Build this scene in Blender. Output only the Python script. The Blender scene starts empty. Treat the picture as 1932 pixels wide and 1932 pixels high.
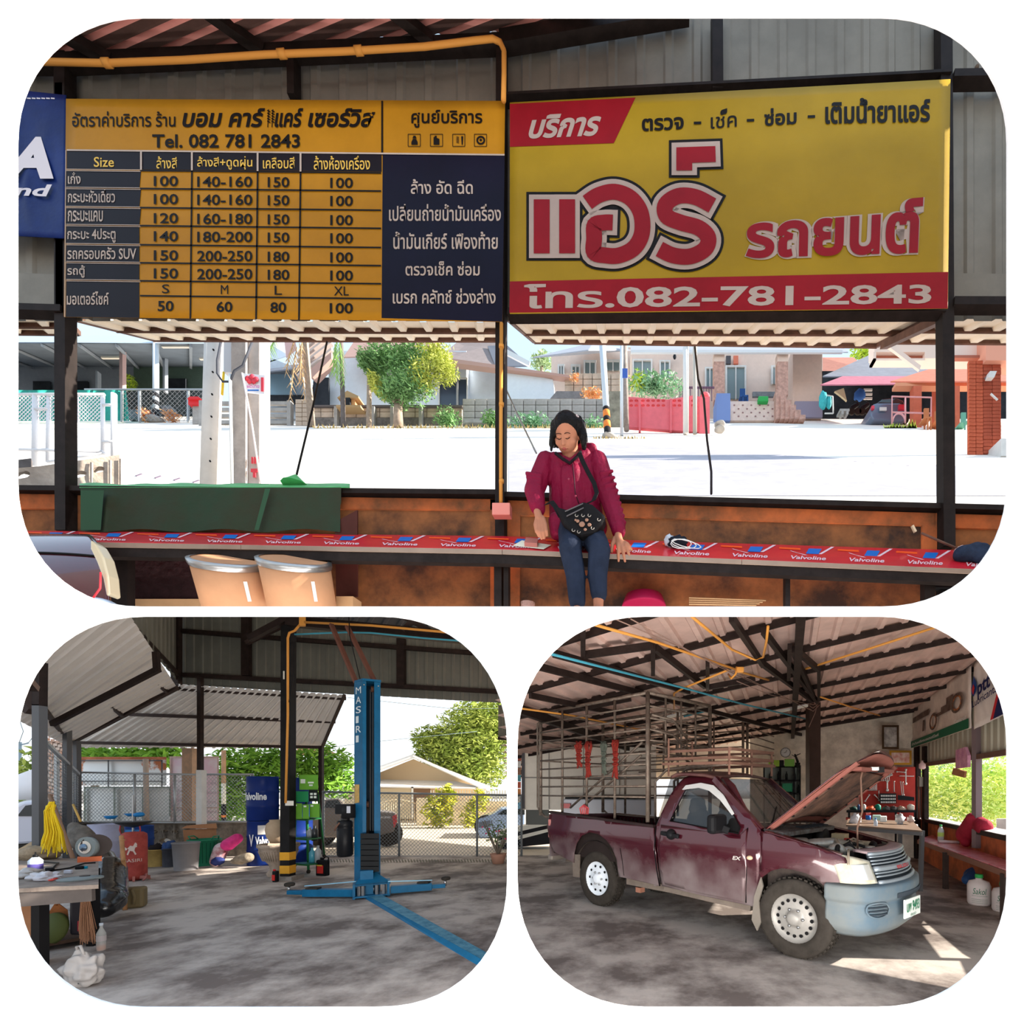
import bpy, bmesh, math, random
from mathutils import Vector as V, Matrix, noise, geometry
R = random.Random(7)
S = bpy.context.scene
COL = S.collection
PI = math.pi
# ---------------------------------------------------------------- camera
F, PX, PY, EYE = 900.0, 1200.0, 1490.0, 1.5
cd = bpy.data.cameras.new('camera'); cam = bpy.data.objects.new('camera', cd); COL.objects.link(cam)
cd.sensor_width = 36; cd.lens = F/1932*36; cd.clip_end = 500; cd.clip_start = .05
cd.shift_x = (966-PX)/1932; cd.shift_y = (PY-966)/1932
cam.location = (0, 0, EYE); cam.rotation_euler = (PI/2, 0, 0)
S.camera = cam
# ---------------------------------------------------------------- sky, sun, added fill lamps, exposure
W = bpy.data.worlds.new('sky'); S.world = W; W.use_nodes = True
nt = W.node_tree; bg = nt.nodes['Background']
tc = nt.nodes.new('ShaderNodeTexCoord'); sep = nt.nodes.new('ShaderNodeSeparateXYZ'); cr = nt.nodes.new('ShaderNodeValToRGB')
mr = nt.nodes.new('ShaderNodeMath'); mr.operation = 'MULTIPLY_ADD'; mr.inputs[1].default_value = .5; mr.inputs[2].default_value = .5
nt.links.new(tc.outputs['Generated'], sep.inputs[0]); nt.links.new(sep.outputs['Z'], mr.inputs[0]); nt.links.new(mr.outputs[0], cr.inputs[0]); nt.links.new(cr.outputs[0], bg.inputs[0])
e = cr.color_ramp.elements
e[0].position = .0; e[0].color = (.30, .28, .26, 1); e[1].position = 1.0; e[1].color = (.45, .68, 1, 1)
for p_, c_ in ((.492, (.32, .30, .28)), (.50, (.95, .97, 1)), (.56, (.9, .96, 1)), (.75, (.66, .83, 1))):
    x = e.new(p_); x.color = (*c_, 1)
bg.inputs[1].default_value = 1.35
def light(name, kind, loc, rot, energy, color=(1, 1, 1), size=1, sy=None):
    d = bpy.data.lights.new(name, kind); d.energy = energy; d.color = color
    if kind == 'AREA':
        d.size = size
        if sy: d.shape = 'RECTANGLE'; d.size_y = sy
    if kind == 'SUN': d.angle = math.radians(.6)
    o = bpy.data.objects.new(name, d); COL.objects.link(o); o.location = loc; o.rotation_euler = rot
    return o
def aim(o, to):
    o.rotation_euler = (V(to)-o.location).to_track_quat('-Z', 'Y').to_euler()
sun = light('sun', 'SUN', (20, 10, 20), (0, 0, 0), 15, (1, .92, .8)); aim(sun, (20-1.0, 10-.1, 20-.5))
for n_, l_, t_, sx_, sy_, w_ in (('fill_wall_top', (-.4, 1.15, 5.3), (-.4, 1.8, 4.1), 4.2, .15, 11), ('fill_wall_bottom', (-.4, 1.15, -.1), (-.4, 1.8, 1.1), 4.2, .15, 20),
                             ('fill_wall_left', (-3.3, 1.15, 2.5), (-2.1, 1.8, 2.5), .15, 4, 18), ('fill_wall_right', (2.4, 1.15, 2.5), (1.2, 1.8, 2.5), .15, 4, 19)):
    aim(light(n_, 'AREA', l_, (0, 0, 0), w_, (1, .97, .93), sx_, sy_), t_)  # unseen lamps added to whiten the front wall
aim(light('fill_forecourt', 'AREA', (.2, -1.4, -.2), (0, 0, 0), 150, (1, .97, .93), 6, 1.6), (.4, 7, 2.4))  # unseen fill lamp added behind the camera to brighten the lower rooms
aim(light('fill_apron', 'AREA', (-.3, 2.0, .2), (0, 0, 0), 170, (1, .95, .9), 6, .35), (-.3, 6, 2.6))  # low fill lamp added below the view to brighten the roof undersides
S.view_settings.view_transform = 'Standard'; S.view_settings.look = 'None'; S.view_settings.gamma = 1
S.view_settings.use_curve_mapping = False; S.view_settings.exposure = 0
# ---------------------------------------------------------------- helpers
def P(u, v, Y):
    """the point at distance Y that the eye at (0,0,EYE) sees at pixel (u,v) of the 1932 frame"""
    return V(((u-PX)/F*Y, Y, EYE-(v-PY)/F*Y))
def G(u, v):                                   # point on the level floor of the lower rooms
    return P(u, v, EYE*F/(v-PY))
def yaw(c): return math.atan2(-c[0], c[1])
def face(c): return Matrix.Rotation(yaw(c), 4, 'Z') @ Matrix.Rotation(PI/2, 4, 'X')
def lin(c):
    return tuple(((x/255)/12.92 if x/255 <= .04045 else ((x/255+.055)/1.055)**2.4) for x in c)
_M = {}
def mat(name, c, rough=.6, metal=0, var=0, vs=4, c2=None, bump=0, bs=30, alpha=1, emit=0, trans=0, coat=0, wave=None):
    if name in _M: return _M[name]
    m = bpy.data.materials.new(name); m.use_nodes = True; _M[name] = m
    n = m.node_tree; b = n.nodes['Principled BSDF']; L = n.links
    col = (*lin(c), 1)
    b.inputs['Base Color'].default_value = col; b.inputs['Roughness'].default_value = rough; b.inputs['Metallic'].default_value = metal
    m.diffuse_color = col
    b.inputs['Specular IOR Level'].default_value = .5 if (metal > .5 or coat or rough < .35) else .12
    if var or c2:
        t = n.nodes.new('ShaderNodeTexCoord')
        z = n.nodes.new('ShaderNodeTexNoise'); z.inputs['Scale'].default_value = vs; z.inputs['Detail'].default_value = 6; z.inputs['Roughness'].default_value = .65
        L.new(t.outputs['Object'], z.inputs['Vector'])
        r = n.nodes.new('ShaderNodeValToRGB'); L.new(z.outputs['Fac'], r.inputs[0])
        r.color_ramp.elements[0].position = .36; r.color_ramp.elements[1].position = .66
        d = lin(c2) if c2 else tuple(x*(1-var) for x in lin(c)); u = lin(c) if c2 else tuple(min(1, x*(1+var*.5)) for x in lin(c))
        r.color_ramp.elements[0].color = (*d, 1); r.color_ramp.elements[1].color = (*u, 1)
        L.new(r.outputs[0], b.inputs['Base Color'])
    if bump:
        t = n.nodes.new('ShaderNodeTexCoord')
        z = n.nodes.new('ShaderNodeTexNoise'); z.inputs['Scale'].default_value = bs; z.inputs['Detail'].default_value = 4
        L.new(t.outputs['Object'], z.inputs['Vector'])
        q = n.nodes.new('ShaderNodeBump'); q.inputs['Strength'].default_value = bump; q.inputs['Distance'].default_value = .02
        L.new(z.outputs['Fac'], q.inputs['Height']); L.new(q.outputs[0], b.inputs['Normal'])
    if alpha < 1: b.inputs['Alpha'].default_value = alpha
    if trans: b.inputs['Transmission Weight'].default_value = trans
    if coat: b.inputs['Coat Weight'].default_value = coat; b.inputs['Coat Roughness'].default_value = .05
    if emit: b.inputs['Emission Color'].default_value = col; b.inputs['Emission Strength'].default_value = emit
    return m
def tag(o, label=None, cat=None, group=None, kind=None):
    if label: o['label'] = label
    if cat: o['category'] = cat
    if group: o['group'] = group
    if kind: o['kind'] = kind
    return o
def thing(name, label, cat, loc=(0, 0, 0), group=None):
    o = bpy.data.objects.new(name, None); COL.objects.link(o); o.location = loc; o.empty_display_size = .1
    return tag(o, label, cat, group)
class MB:
    turned = False                               # lower rooms: small things are set square to the visitor's line of sight
    def __init__(s): s.v = []; s.f = []; s.mi = []; s.cur = 0; s.sm = []; s.smooth = False
    def add(s, vs, fs, smooth=None):
        k = len(s.v); s.v += [tuple(p) for p in vs]; s.f += [tuple(i+k for i in f) for f in fs]
        s.mi += [s.cur]*len(fs); s.sm += [s.smooth if smooth is None else smooth]*len(fs); return s
    def prism(s, pts, d, cap=True):
        pts = [V(p) for p in pts]; d = V(d); n = len(pts)
        s.add(pts+[p+d for p in pts], ([tuple(range(n)), tuple(range(2*n-1, n-1, -1))] if cap else []) + [(i, i+n, (i+1) % n+n, (i+1) % n) for i in range(n)]); return s
    def pp(s, pts, Y, d=.02):                   # outline in pixels on the plane at distance Y (or a function of u), d deep
        f = Y if callable(Y) else (lambda u: Y)
        q = [P(u, v, f(u)) for u, v in pts]; c = sum(q, V((0, 0, 0)))/len(q); k = V((c.x, c.y, 0)).normalized()*d if MB.turned else (0, d, 0)
        return s.prism(q, k)
    def pr(s, u0, v0, u1, v1, Y, d=.02): return s.pp([(u0, v0), (u1, v0), (u1, v1), (u0, v1)], Y, d)
    def box(s, c, sz, rz=0, M=None):
        x, y, z = (q/2 for q in sz); T = Matrix.Translation(V(c)) @ (M if M is not None else Matrix.Rotation(rz, 4, 'Z'))
        p = [T @ V((a*x, b*y, e*z)) for a in (-1, 1) for b in (-1, 1) for e in (-1, 1)]
        return s.add(p, [(0, 1, 3, 2), (4, 6, 7, 5), (0, 4, 5, 1), (2, 3, 7, 6), (0, 2, 6, 4), (1, 5, 7, 3)])
    def bar(s, a, b, w, h=None, up=(0, 0, 1)):
        a = V(a); b = V(b); h = h or w; d = (b-a).normalized(); up = V(up)
        if abs(d.dot(up)) > .98: up = V((0, 1, 0))
        x = d.cross(up).normalized()*w/2; y = d.cross(x).normalized()*h/2
        p = [q+i*x+j*y for q in (a, b) for i, j in ((-1, -1), (1, -1), (1, 1), (-1, 1))]
        return s.add(p, [(3, 2, 1, 0), (4, 5, 6, 7)]+[(i, (i+1) % 4, (i+1) % 4+4, i+4) for i in range(4)])
    def tube(s, pts, r, n=6, cap=True, closed=False):
        pts = [V(p) for p in pts]; rs = r if isinstance(r, (list, tuple)) else [r]*len(pts); N = len(pts)
        vs = []; fs = []; last = None
        for i, p in enumerate(pts):
            d = (pts[min(i+1, N-1)]-pts[max(i-1, 0)])
            d = d.normalized() if d.length > 1e-9 else V((0, 0, 1))
            x = last-d*last.dot(d) if last is not None and (last-d*last.dot(d)).length > 1e-4 else d.orthogonal()
            x.normalize(); last = x; y = d.cross(x)
            vs += [p+(x*math.cos(2*PI*k/n)+y*math.sin(2*PI*k/n))*rs[i] for k in range(n)]
        for i in range(N-1): fs += [(i*n+k, i*n+(k+1) % n, (i+1)*n+(k+1) % n, (i+1)*n+k) for k in range(n)]
        if cap: fs += [tuple(range(n-1, -1, -1)), tuple(range((N-1)*n, N*n))]
        return s.add(vs, fs, True)
    def lathe(s, prof, c=(0, 0, 0), n=24, M=None, smooth=True, cap=True):
        M = M or Matrix(); c = V(c); vs = []; fs = []
        for r, z in prof: vs += [c+(M @ V((max(r, 1e-4)*math.cos(2*PI*k/n), max(r, 1e-4)*math.sin(2*PI*k/n), z))) for k in range(n)]
        for i in range(len(prof)-1): fs += [(i*n+k, i*n+(k+1) % n, (i+1)*n+(k+1) % n, (i+1)*n+k) for k in range(n)]
        s.add(vs, fs, smooth)
        if cap:
            k = len(s.v)-len(vs)
            s.f += [tuple(k+i for i in range(n-1, -1, -1)), tuple(k+(len(prof)-1)*n+i for i in range(n))]; s.mi += [s.cur]*2; s.sm += [False]*2
        return s
    def ball(s, c, r, n=12, m=8, nz=0, M=None, seed=0):
        r = r if isinstance(r, (tuple, list)) else (r, r, r); M = M or Matrix(); vs = []; fs = []
        for j in range(m+1):
            t = PI*j/m
            for i in range(n):
                d = V((math.sin(t)*math.cos(2*PI*i/n), math.sin(t)*math.sin(2*PI*i/n), math.cos(t)))
                k = 1+(nz*noise.noise(d*2.2+V((seed*3.1, seed, 0))) if nz else 0)
                vs.append(V(c)+M @ V((d.x*r[0]*k, d.y*r[1]*k, d.z*r[2]*k)))
        for j in range(m): fs += [(j*n+i, (j+1)*n+i, (j+1)*n+(i+1) % n, j*n+(i+1) % n) for i in range(n)]
        return s.add(vs, fs, True)
    def cap(s, a, b, ra, rb, n=10):             # rounded tapered limb
        a = V(a); b = V(b); d = (b-a); L = d.length or 1e-6; d /= L; pts = []; rs = []
        for k in range(4): t = PI/2*k/4; pts.append(a-d*ra*math.cos(t)); rs.append(max(ra*math.sin(t), 1e-4))
        pts += [a, b]; rs += [ra, rb]
        for k in range(3, -1, -1): t = PI/2*k/4; pts.append(b+d*rb*math.cos(t)); rs.append(max(rb*math.sin(t), 1e-4))
        return s.tube(pts, rs, n)
    def grid(s, fn, nu, nv, smooth=True, closeu=False):
        s.add([fn(i/nu, j/nv) for j in range(nv+1) for i in range(nu+1)], [(j*(nu+1)+i, j*(nu+1)+i+1, (j+1)*(nu+1)+i+1, (j+1)*(nu+1)+i) for j in range(nv) for i in range(nu)], smooth); return s
    def shape(s, outer, holes=(), fn=None, step=None, smooth=False):
        vs = []; ed = []; fcs = []
        for lp in [outer]+list(holes):
            k = len(vs); n = len(lp); vs += [V(p) for p in lp]; ed += [(k+i, k+(i+1) % n) for i in range(n)]
        def inside(p, lp):
            c = False; j = len(lp)-1
            for i in range(len(lp)):
                if (lp[i][1] > p[1]) != (lp[j][1] > p[1]) and p[0] < (lp[j][0]-lp[i][0])*(p[1]-lp[i][1])/(lp[j][1]-lp[i][1])+lp[i][0]: c = not c
                j = i
            return c
        if step:
            xs = [p[0] for p in outer]; ys = [p[1] for p in outer]
            x = min(xs)+step*.5
            while x < max(xs):
                y = min(ys)+step*.5
                while y < max(ys):
                    if inside((x, y), outer) and not any(inside((x, y), h) for h in holes): vs.append(V((x, y)))
                    y += step
                x += step
        r = geometry.delaunay_2d_cdt(vs, ed, [], 0, 1e-6)
        fs = []
        for f in r[2]:
            c = sum((r[0][i] for i in f), V((0, 0)))/len(f)
            if inside(c, outer) and not any(inside(c, h) for h in holes): fs.append(tuple(f))
        fn = fn or (lambda x, y: (x, y, 0))
        return s.add([fn(p[0], p[1]) for p in r[0]], fs, smooth)
    def corr(s, a, b, c, d, ribs, amp, prof=(0, 0, 1, 1), edge=.0):   # ribbed sheet a-b (across ribs), d-c far edge
        a, b, c, d = map(V, (a, b, c, d)); nrm = (b-a).cross(d-a).normalized(); vs = []; n = 0
        for r in range(ribs):
            for t, h in ((0, 0), (.62, 0), (.7, 1), (.92, 1)):
                k = (r+t)/ribs; vs += [a.lerp(b, k)+nrm*amp*h, d.lerp(c, k)+nrm*amp*h]; n += 1
        vs += [b, c]; n += 1
        return s.add(vs, [(2*i, 2*i+2, 2*i+3, 2*i+1) for i in range(n-1)])
    def obj(s, name, m, parent=None, label=None, cat=None, group=None, kind=None, bevel=0, solid=0, sub=0, origin=None, fixn=True):
        me = bpy.data.meshes.new(name); me.from_pydata(s.v, [], s.f)
        for q in (m if isinstance(m, (list, tuple)) else [m]): me.materials.append(q)
        me.polygons.foreach_set('material_index', s.mi); me.polygons.foreach_set('use_smooth', s.sm)
        if fixn and len(s.f) < 40000:
            bm = bmesh.new(); bm.from_mesh(me); bmesh.ops.recalc_face_normals(bm, faces=bm.faces); bm.to_mesh(me); bm.free()
        o = bpy.data.objects.new(name, me); COL.objects.link(o)
        if parent is not None:
            o.parent = parent; o.matrix_parent_inverse = Matrix.Translation(-wloc(parent))
            for _ in (): pass
        if solid: q = o.modifiers.new('s', 'SOLIDIFY'); q.thickness = solid; q.offset = 0
        if bevel: q = o.modifiers.new('b', 'BEVEL'); q.width = bevel; q.segments = 2; q.limit_method = 'ANGLE'
        if sub: q = o.modifiers.new('u', 'SUBSURF'); q.levels = q.render_levels = sub
        if name.endswith(('lettering', '_print', '_lines', '_cells', '_text', '_mark', '_marks', 'red_panels', 'stitching', 'buttons', 'folded_edge')) and not cat: kind = kind or 'stuff'
        return tag(o, label, cat, group, kind)
    def skin(s, name, m, vox, smooth=4, **k):      # weld overlapping limbs into ONE continuous surface
        o = s.obj(name, m, **k); q = o.modifiers.new('r', 'REMESH'); q.mode = 'VOXEL'; q.voxel_size = vox; q.use_smooth_shade = True
        q = o.modifiers.new('m', 'SMOOTH'); q.iterations = smooth; q.factor = .5
        bake(o); return o
def wloc(o):
    p = V((0, 0, 0))
    while o is not None: p = p+o.location; o = o.parent if False else None
    return p
def bake(o):
    dg = bpy.context.evaluated_depsgraph_get(); me = bpy.data.meshes.new_from_object(o.evaluated_get(dg)); o.modifiers.clear(); o.data = me
    for p in me.polygons: p.use_smooth = True
    return o
def one(name, m, label, cat, fn, group=None, **k):  # a thing that is one mesh
    b = MB(); fn(b); return b.obj(name, m, label=label, cat=cat, group=group, **k)
# ---- lettering: flat print lifted a few mm off its carrier. size, position in pixels on the plane at distance Y
_T = {}
def text2d(s, off=0, shear=0):
    off = 0 if 'M' in s else off; k = (s, off, shear)
    if k in _T: return _T[k]
    c = bpy.data.curves.new('t', 'FONT'); c.body = s; c.size = 1; c.offset = off; c.shear = shear; c.resolution_u = 3; c.fill_mode = 'FRONT'
    o = bpy.data.objects.new('t', c); COL.objects.link(o); dg = bpy.context.evaluated_depsgraph_get(); me = bpy.data.meshes.new_from_object(o.evaluated_get(dg))
    vs = [tuple(v.co) for v in me.vertices]; fs = [tuple(p.vertices) for p in me.polygons]
    bpy.data.objects.remove(o); bpy.data.curves.remove(c); bpy.data.meshes.remove(me)
    _T[k] = (vs, fs); return _T[k]
def text(b, s, box, fn, off=0, shear=0, lift=None):
    """fit string s into pixel box (u0,v0,u1,v1); fn(u,v)->3D; optional skewed box by 8 numbers"""
    vs, fs = text2d(s, off, shear)
    if not vs: return
    x0 = min(v[0] for v in vs); x1 = max(v[0] for v in vs); y0 = min(v[1] for v in vs); y1 = max(v[1] for v in vs)
    if not isinstance(box[0], tuple): u0, v0, u1, v1 = box; q = ((u0, v0), (u1, v0), (u1, v1), (u0, v1))
    else: q = box
    def mp(x, y):
        a = (x-x0)/(x1-x0); t = (y1-y)/(y1-y0)
        u = (q[0][0]*(1-a)+q[1][0]*a)*(1-t)+(q[3][0]*(1-a)+q[2][0]*a)*t
        v = (q[0][1]*(1-a)+q[1][1]*a)*(1-t)+(q[3][1]*(1-a)+q[2][1]*a)*t
        return fn(u, v)
    b.add([mp(v[0], v[1]) for v in vs], fs)
def on(Y, lift=.004):
    f = Y if callable(Y) else (lambda u: Y)
    return lambda u, v: P(u, v, f(u)-lift)
def leaves(b, c, r, n, size, seed=0, shell=.55, droop=0):    # loose leafy crown: n leaves in an ellipsoid
    q = random.Random(seed); c = V(c)
    for _ in range(n):
        d = V((q.gauss(0, 1), q.gauss(0, 1), q.gauss(0, 1))).normalized(); k = shell+(1-shell)*q.random()
        k *= 1+.25*noise.noise(d*2.5+V((seed, 0, 0)))
        p = c+V((d.x*r[0], d.y*r[1], d.z*r[2]))*k
        a = V((q.gauss(0, 1), q.gauss(0, 1), q.gauss(0, .6)-droop)).normalized()*size*(.6+.8*q.random()); w = a.cross(V((q.gauss(0, 1), q.gauss(0, 1), q.gauss(0, 1)))).normalized()*size*.28
        b.add([p-a, p+w, p+a, p-w], [(0, 1, 2, 3)], False)
def se(u0, v0, u1, v1, r, n=2.12, k=14):       # rounded rectangle outline in pixels
    out = []
    for cx, cy, a0 in ((u1-r, v0+r, -PI/2), (u1-r, v1-r, 0), (u0+r, v1-r, PI/2), (u0+r, v0+r, PI)):
        for i in range(k+1):
            a = a0+PI/2*i/k; c, s_ = math.cos(a), math.sin(a)
            out.append((cx+r*math.copysign(abs(c)**(2/n), c), cy+r*math.copysign(abs(s_)**(2/n), s_)))
    return out
# shared materials
STEEL = mat('dark_brown_steel', (46, 36, 33), .55, .2, var=.3, vs=9)
BLACK = mat('black_paint', (22, 21, 22), .5)
WHITE = mat('white_paint', (225, 225, 222), .5, var=.08)
CHROME = mat('bare_metal', (175, 175, 175), .3, .9)
RUBBER = mat('tyre_rubber', (58, 53, 48), .85, var=.25, vs=12)
CONC = mat('grey_concrete', (150, 142, 134), .9, var=.3, vs=6, bump=.4)
PIPE = mat('yellow_conduit', (214, 148, 70), .45)
GLASS = mat('dark_window_glass', (40, 48, 52), .08, coat=.5)
GALV = mat('galvanised_pipe', (165, 168, 170), .4, .6)
# ---------------------------------------------------------------- the white display wall whose three rounded openings show the three rooms
b = MB(); YW = 1.8
o3 = [se(32, 32, 1900, 1145, 238), se(32, 1163, 957, 1900, 242), se(976, 1163, 1900, 1900, 242)]
edge = [(-420, -320), (2360, -320), (2360, 1992), (-420, 1992)]
b.shape(edge, o3, lambda u, v: P(u, v, YW))
o = b.obj('wall_front', mat('white_board', (255, 255, 255), .9), kind='structure', solid=.008)
# ================================================================ UPPER ROOM: the open wall with banners over a bench, the street behind
def YA(u): return 2.73 if u < 950 else 2.73/(1+.07*(u-950)/838)
def YG(v): return 1350/(v-740)                 # the street climbs away behind the wall: distance of its surface at row v
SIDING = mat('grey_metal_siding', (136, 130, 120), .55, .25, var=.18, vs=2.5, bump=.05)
DBEAM = mat('dark_frame_steel', (40, 33, 31), .6, .2, var=.3, vs=14)
RUST = mat('brown_awning_steel', (112, 82, 70), .6, .1, var=.3, vs=10)
TINB = mat('beige_tin_sheet', (240, 226, 202), .5, .0, var=.06)
# siding
w = thing('wall_back', None, None, P(950, 600, 2.8)); tag(w, kind='structure')
def ytop(u): return 100+(u-60)*(-40/890) if u < 950 else 62-(u-950)*.11
edges = [-40, 125, 175, 390, 605, 820, 950, 1165, 1380, 1595, 1785, 2000]
for i in range(len(edges)-1):
    u0, u1 = edges[i], edges[i+1]; b = MB(); n = max(1, round((u1-u0)/53))
    b.corr(P(u0, 606, YA(u0)+.05), P(u1, 606, YA(u1)+.05), P(u1, min(ytop(u1), 20) if u0 > 1200 else ytop(u1), YA(u1)+.05), P(u0, ytop(u0), YA(u0)+.05), n, .012)
    b.obj('siding_sheet', SIDING, w)
b = MB()
b.pp([(-40, 512), (125, 518), (125, 585), (-40, 580)], lambda u: YA(u)+.02, .02); b.pp([(1788, 515), (2000, 518), (2000, 572), (1788, 568)], lambda u: YA(u)+.02, .02)
b.obj('flat_flashing', SIDING, w)
def beam(name, u0, v0, u1, v1, wpx, d=.06, back=.0, m=DBEAM, par=None, Y0=None, Y1=None):
    Y0 = Y0 or YA(u0)+back; Y1 = Y1 or YA(u1)+back; b = MB()
    b.bar(P(u0, v0, Y0), P(u1, v1, Y1), d if abs(v1-v0) > abs(u1-u0) and False else wpx*Y0/900, d, up=(0, 1, 0)); return b.obj(name, m, par)
fr = thing('steel_frame', None, None, P(950, 1140, 2.7)); tag(fr, kind='structure')
for a in ((123, 110, 125, 1005, 20), (947, 85, 945, 1140, 17), (1779, 20, 1785, 1035, 22), (554, 100, 555, 190, 13), (1352, 25, 1353, 180, 20), (122, 170, 124, 600, 14)): beam('post', *a, par=fr)
for a in ((-40, 122, 125, 121, 16), (125, 121, 948, 84, 17), (945, 82, 1300, 22, 26), (-40, 585, 125, 590, 12), (1795, 577, 2000, 578, 15), (960, 596, 1780, 590, 12), (1795, 152, 2000, 149, 14), (955, 190, 1790, 148, 5)): beam('rail', *a, back=-.01, par=fr)
# roof over the left
rf = thing('ceiling', None, None, P(500, 60, 2.5)); tag(rf, kind='structure')
RT = [mat('brown_roof_sheet', (128, 98, 90), .4, .35, var=.2, vs=5), mat('sun_pink_rib', (232, 160, 150), .45, .1, var=.08)]  # rib tops tinted pink: reflected sun put into the colour
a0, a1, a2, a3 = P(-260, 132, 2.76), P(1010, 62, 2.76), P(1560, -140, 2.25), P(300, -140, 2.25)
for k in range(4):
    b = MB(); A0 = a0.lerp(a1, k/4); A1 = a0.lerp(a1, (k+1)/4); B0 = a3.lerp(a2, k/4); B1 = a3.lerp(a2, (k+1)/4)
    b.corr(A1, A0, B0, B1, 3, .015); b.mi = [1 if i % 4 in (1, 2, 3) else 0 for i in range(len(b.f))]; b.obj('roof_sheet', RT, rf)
for q in ((20, 10, 212, 116), (360, 0, 498, 98), (715, 0, 815, 78)):
    b = MB(); b.bar(P(q[0], q[1], 2.55), P(q[2], q[3], 2.7), .045, .05); b.obj('rafter', DBEAM, rf)
pts = [(60, 116), (200, 119), (350, 113), (500, 103), (650, 97), (800, 88), (900, 76), (930, 73), (944, 80), (951, 96), (951, 140), (950, 190)]
one('yellow_conduit', PIPE, 'yellow electrical conduit curving along the roof beam above the price banner', 'pipe', lambda b: (b.tube([P(u, v, 2.64) for u, v in pts], .0135, 8), [b.tube([P(u-5, v, 2.64), P(u+9, v2, 2.64)], .019, 8) for u, v, v2 in ((200, 119, 119), (675, 96, 95), (530, 102, 101))]))
one('yellow_conduit', PIPE, 'yellow conduit running down the middle window post into the pink switch box', 'pipe', lambda b: (b.tube([P(946, 610, 2.66), P(945, 800, 2.66), P(945, 950, 2.66)], .010, 8), [b.tube([P(946, v, 2.66), P(946, v+6, 2.66)], .014, 8) for v in (650, 760, 905)]))
one('switch_box', mat('pink_plastic', (226, 140, 128), .5), 'small pink switch box at the foot of the middle post', 'switch', lambda b: (b.pr(928, 948, 962, 971, 2.62, .05),), bevel=.004)
# ---------------- banners
BY = mat('amber_banner_vinyl', (180, 124, 26), .45, var=.12, vs=3, bump=.15, bs=7)
BK = mat('dark_banner_print', (24, 17, 24), .4, var=.2, vs=3)
BNV = mat('navy_banner_print', (15, 12, 34), .4, var=.25, vs=3)
BB = mat('black_print', (20, 17, 16), .5)
BW = mat('pale_print', (190, 172, 160), .5, var=.12, vs=6)
BY2 = mat('cell_line_gold', (220, 170, 60), .5)
def banner(name, label, poly, m, Y, seed=0, wob=.003, uvbase=None, grp='advertising banners on the wall'):
    q = [P(u, v, Y(u) if callable(Y) else Y) for u, v in poly]
    def fn(s, t):
        p = (q[0]*(1-s)+q[1]*s)*(1-t)+(q[3]*(1-s)+q[2]*s)*t
        d = noise.noise(V((s*3+seed, t*2, seed)))*wob*4*s*(1-s)*4*t*(1-t)
        return p+V((0, abs(d), 0))
    t_ = thing(name, label, 'banner', q[3], grp); b = MB(); b.grid(fn, 40, 24); b.obj('sheet', m, t_, solid=.003); return t_
pb = banner('price_banner', 'amber and black wash price list banner with a table of numbers', [(125, 187), (953, 191), (948, 607), (121, 598)], BY, lambda u: YA(u)-.06)
f1 = on(lambda u: YA(u)-.06, .003); f2 = on(lambda u: YA(u)-.06, .0045); f3 = on(lambda u: YA(u)-.06, .006)
def quad(b, fn, *q): b.add([fn(u, v) for u, v in q], [(0, 1, 2, 3)])
def ln(b, fn, u0, v0, u1, v1, w): 
    d = V((u1-u0, v1-v0)).normalized(); x, y = -d.y*w/2, d.x*w/2
    quad(b, fn, (u0+x, v0+y), (u1+x, v1+y), (u1-x, v1-y), (u0-x, v0-y))
rows = [(283, 318), (321, 354), (355, 389), (391, 424), (425, 459), (461, 494), (495, 528), (529, 598)]
cols = [126, 266, 362, 486, 567, 720]
def sl(u, v): return v+(u-125)*(.009+.004*(v-187)/410)   # the printed rows sink slightly to the right
b = MB(); quad(b, f1, (126, sl(126, 283)), (720, sl(720, 283)), (720, sl(720, 318)), (126, sl(126, 318)))
for r0, r1 in rows[1:]: quad(b, f1, (125, sl(125, r0)), (266 if r0 < 400 else 263, sl(266, r0)), (263, sl(263, r1)), (124, sl(124, r1)))
b.obj('black_cells', BK, pb)
b = MB(); quad(b, f1, (722, 291), (952, 293), (948, 607), (720, 600)); b.obj('navy_panel', BNV, pb)
b = MB()
for r0, r1 in rows[1:]: ln(b, f2, 264, sl(264, r0-1), 719, sl(719, r0-1), 3)
ln(b, f2, 264, sl(264, 561)-5, 719, sl(719, 561)-5, 3)
for c in cols[2:5]: ln(b, f2, c, sl(c, 319), c-3, sl(c, 598), 3.2)
ln(b, f2, 721, 190, 721, 292, 3.5); b.obj('black_lines', BB, pb)
b = MB()
ln(b, f2, 126, 283, 952, 292, 3)
for r0, r1 in rows[1:]: ln(b, f2, 125, sl(125, r0-2), 265, sl(265, r0-2), 1.2); ln(b, f2, 125, sl(125, r0+1), 265, sl(265, r0+1), 1.2)
for c in cols[1:5]: ln(b, f3, c, sl(c, 284), c, sl(c, 319), 3.5)
ln(b, f2, 124, 283, 122, 598, 1.2); b.obj('pale_lines', BW, pb)
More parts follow.
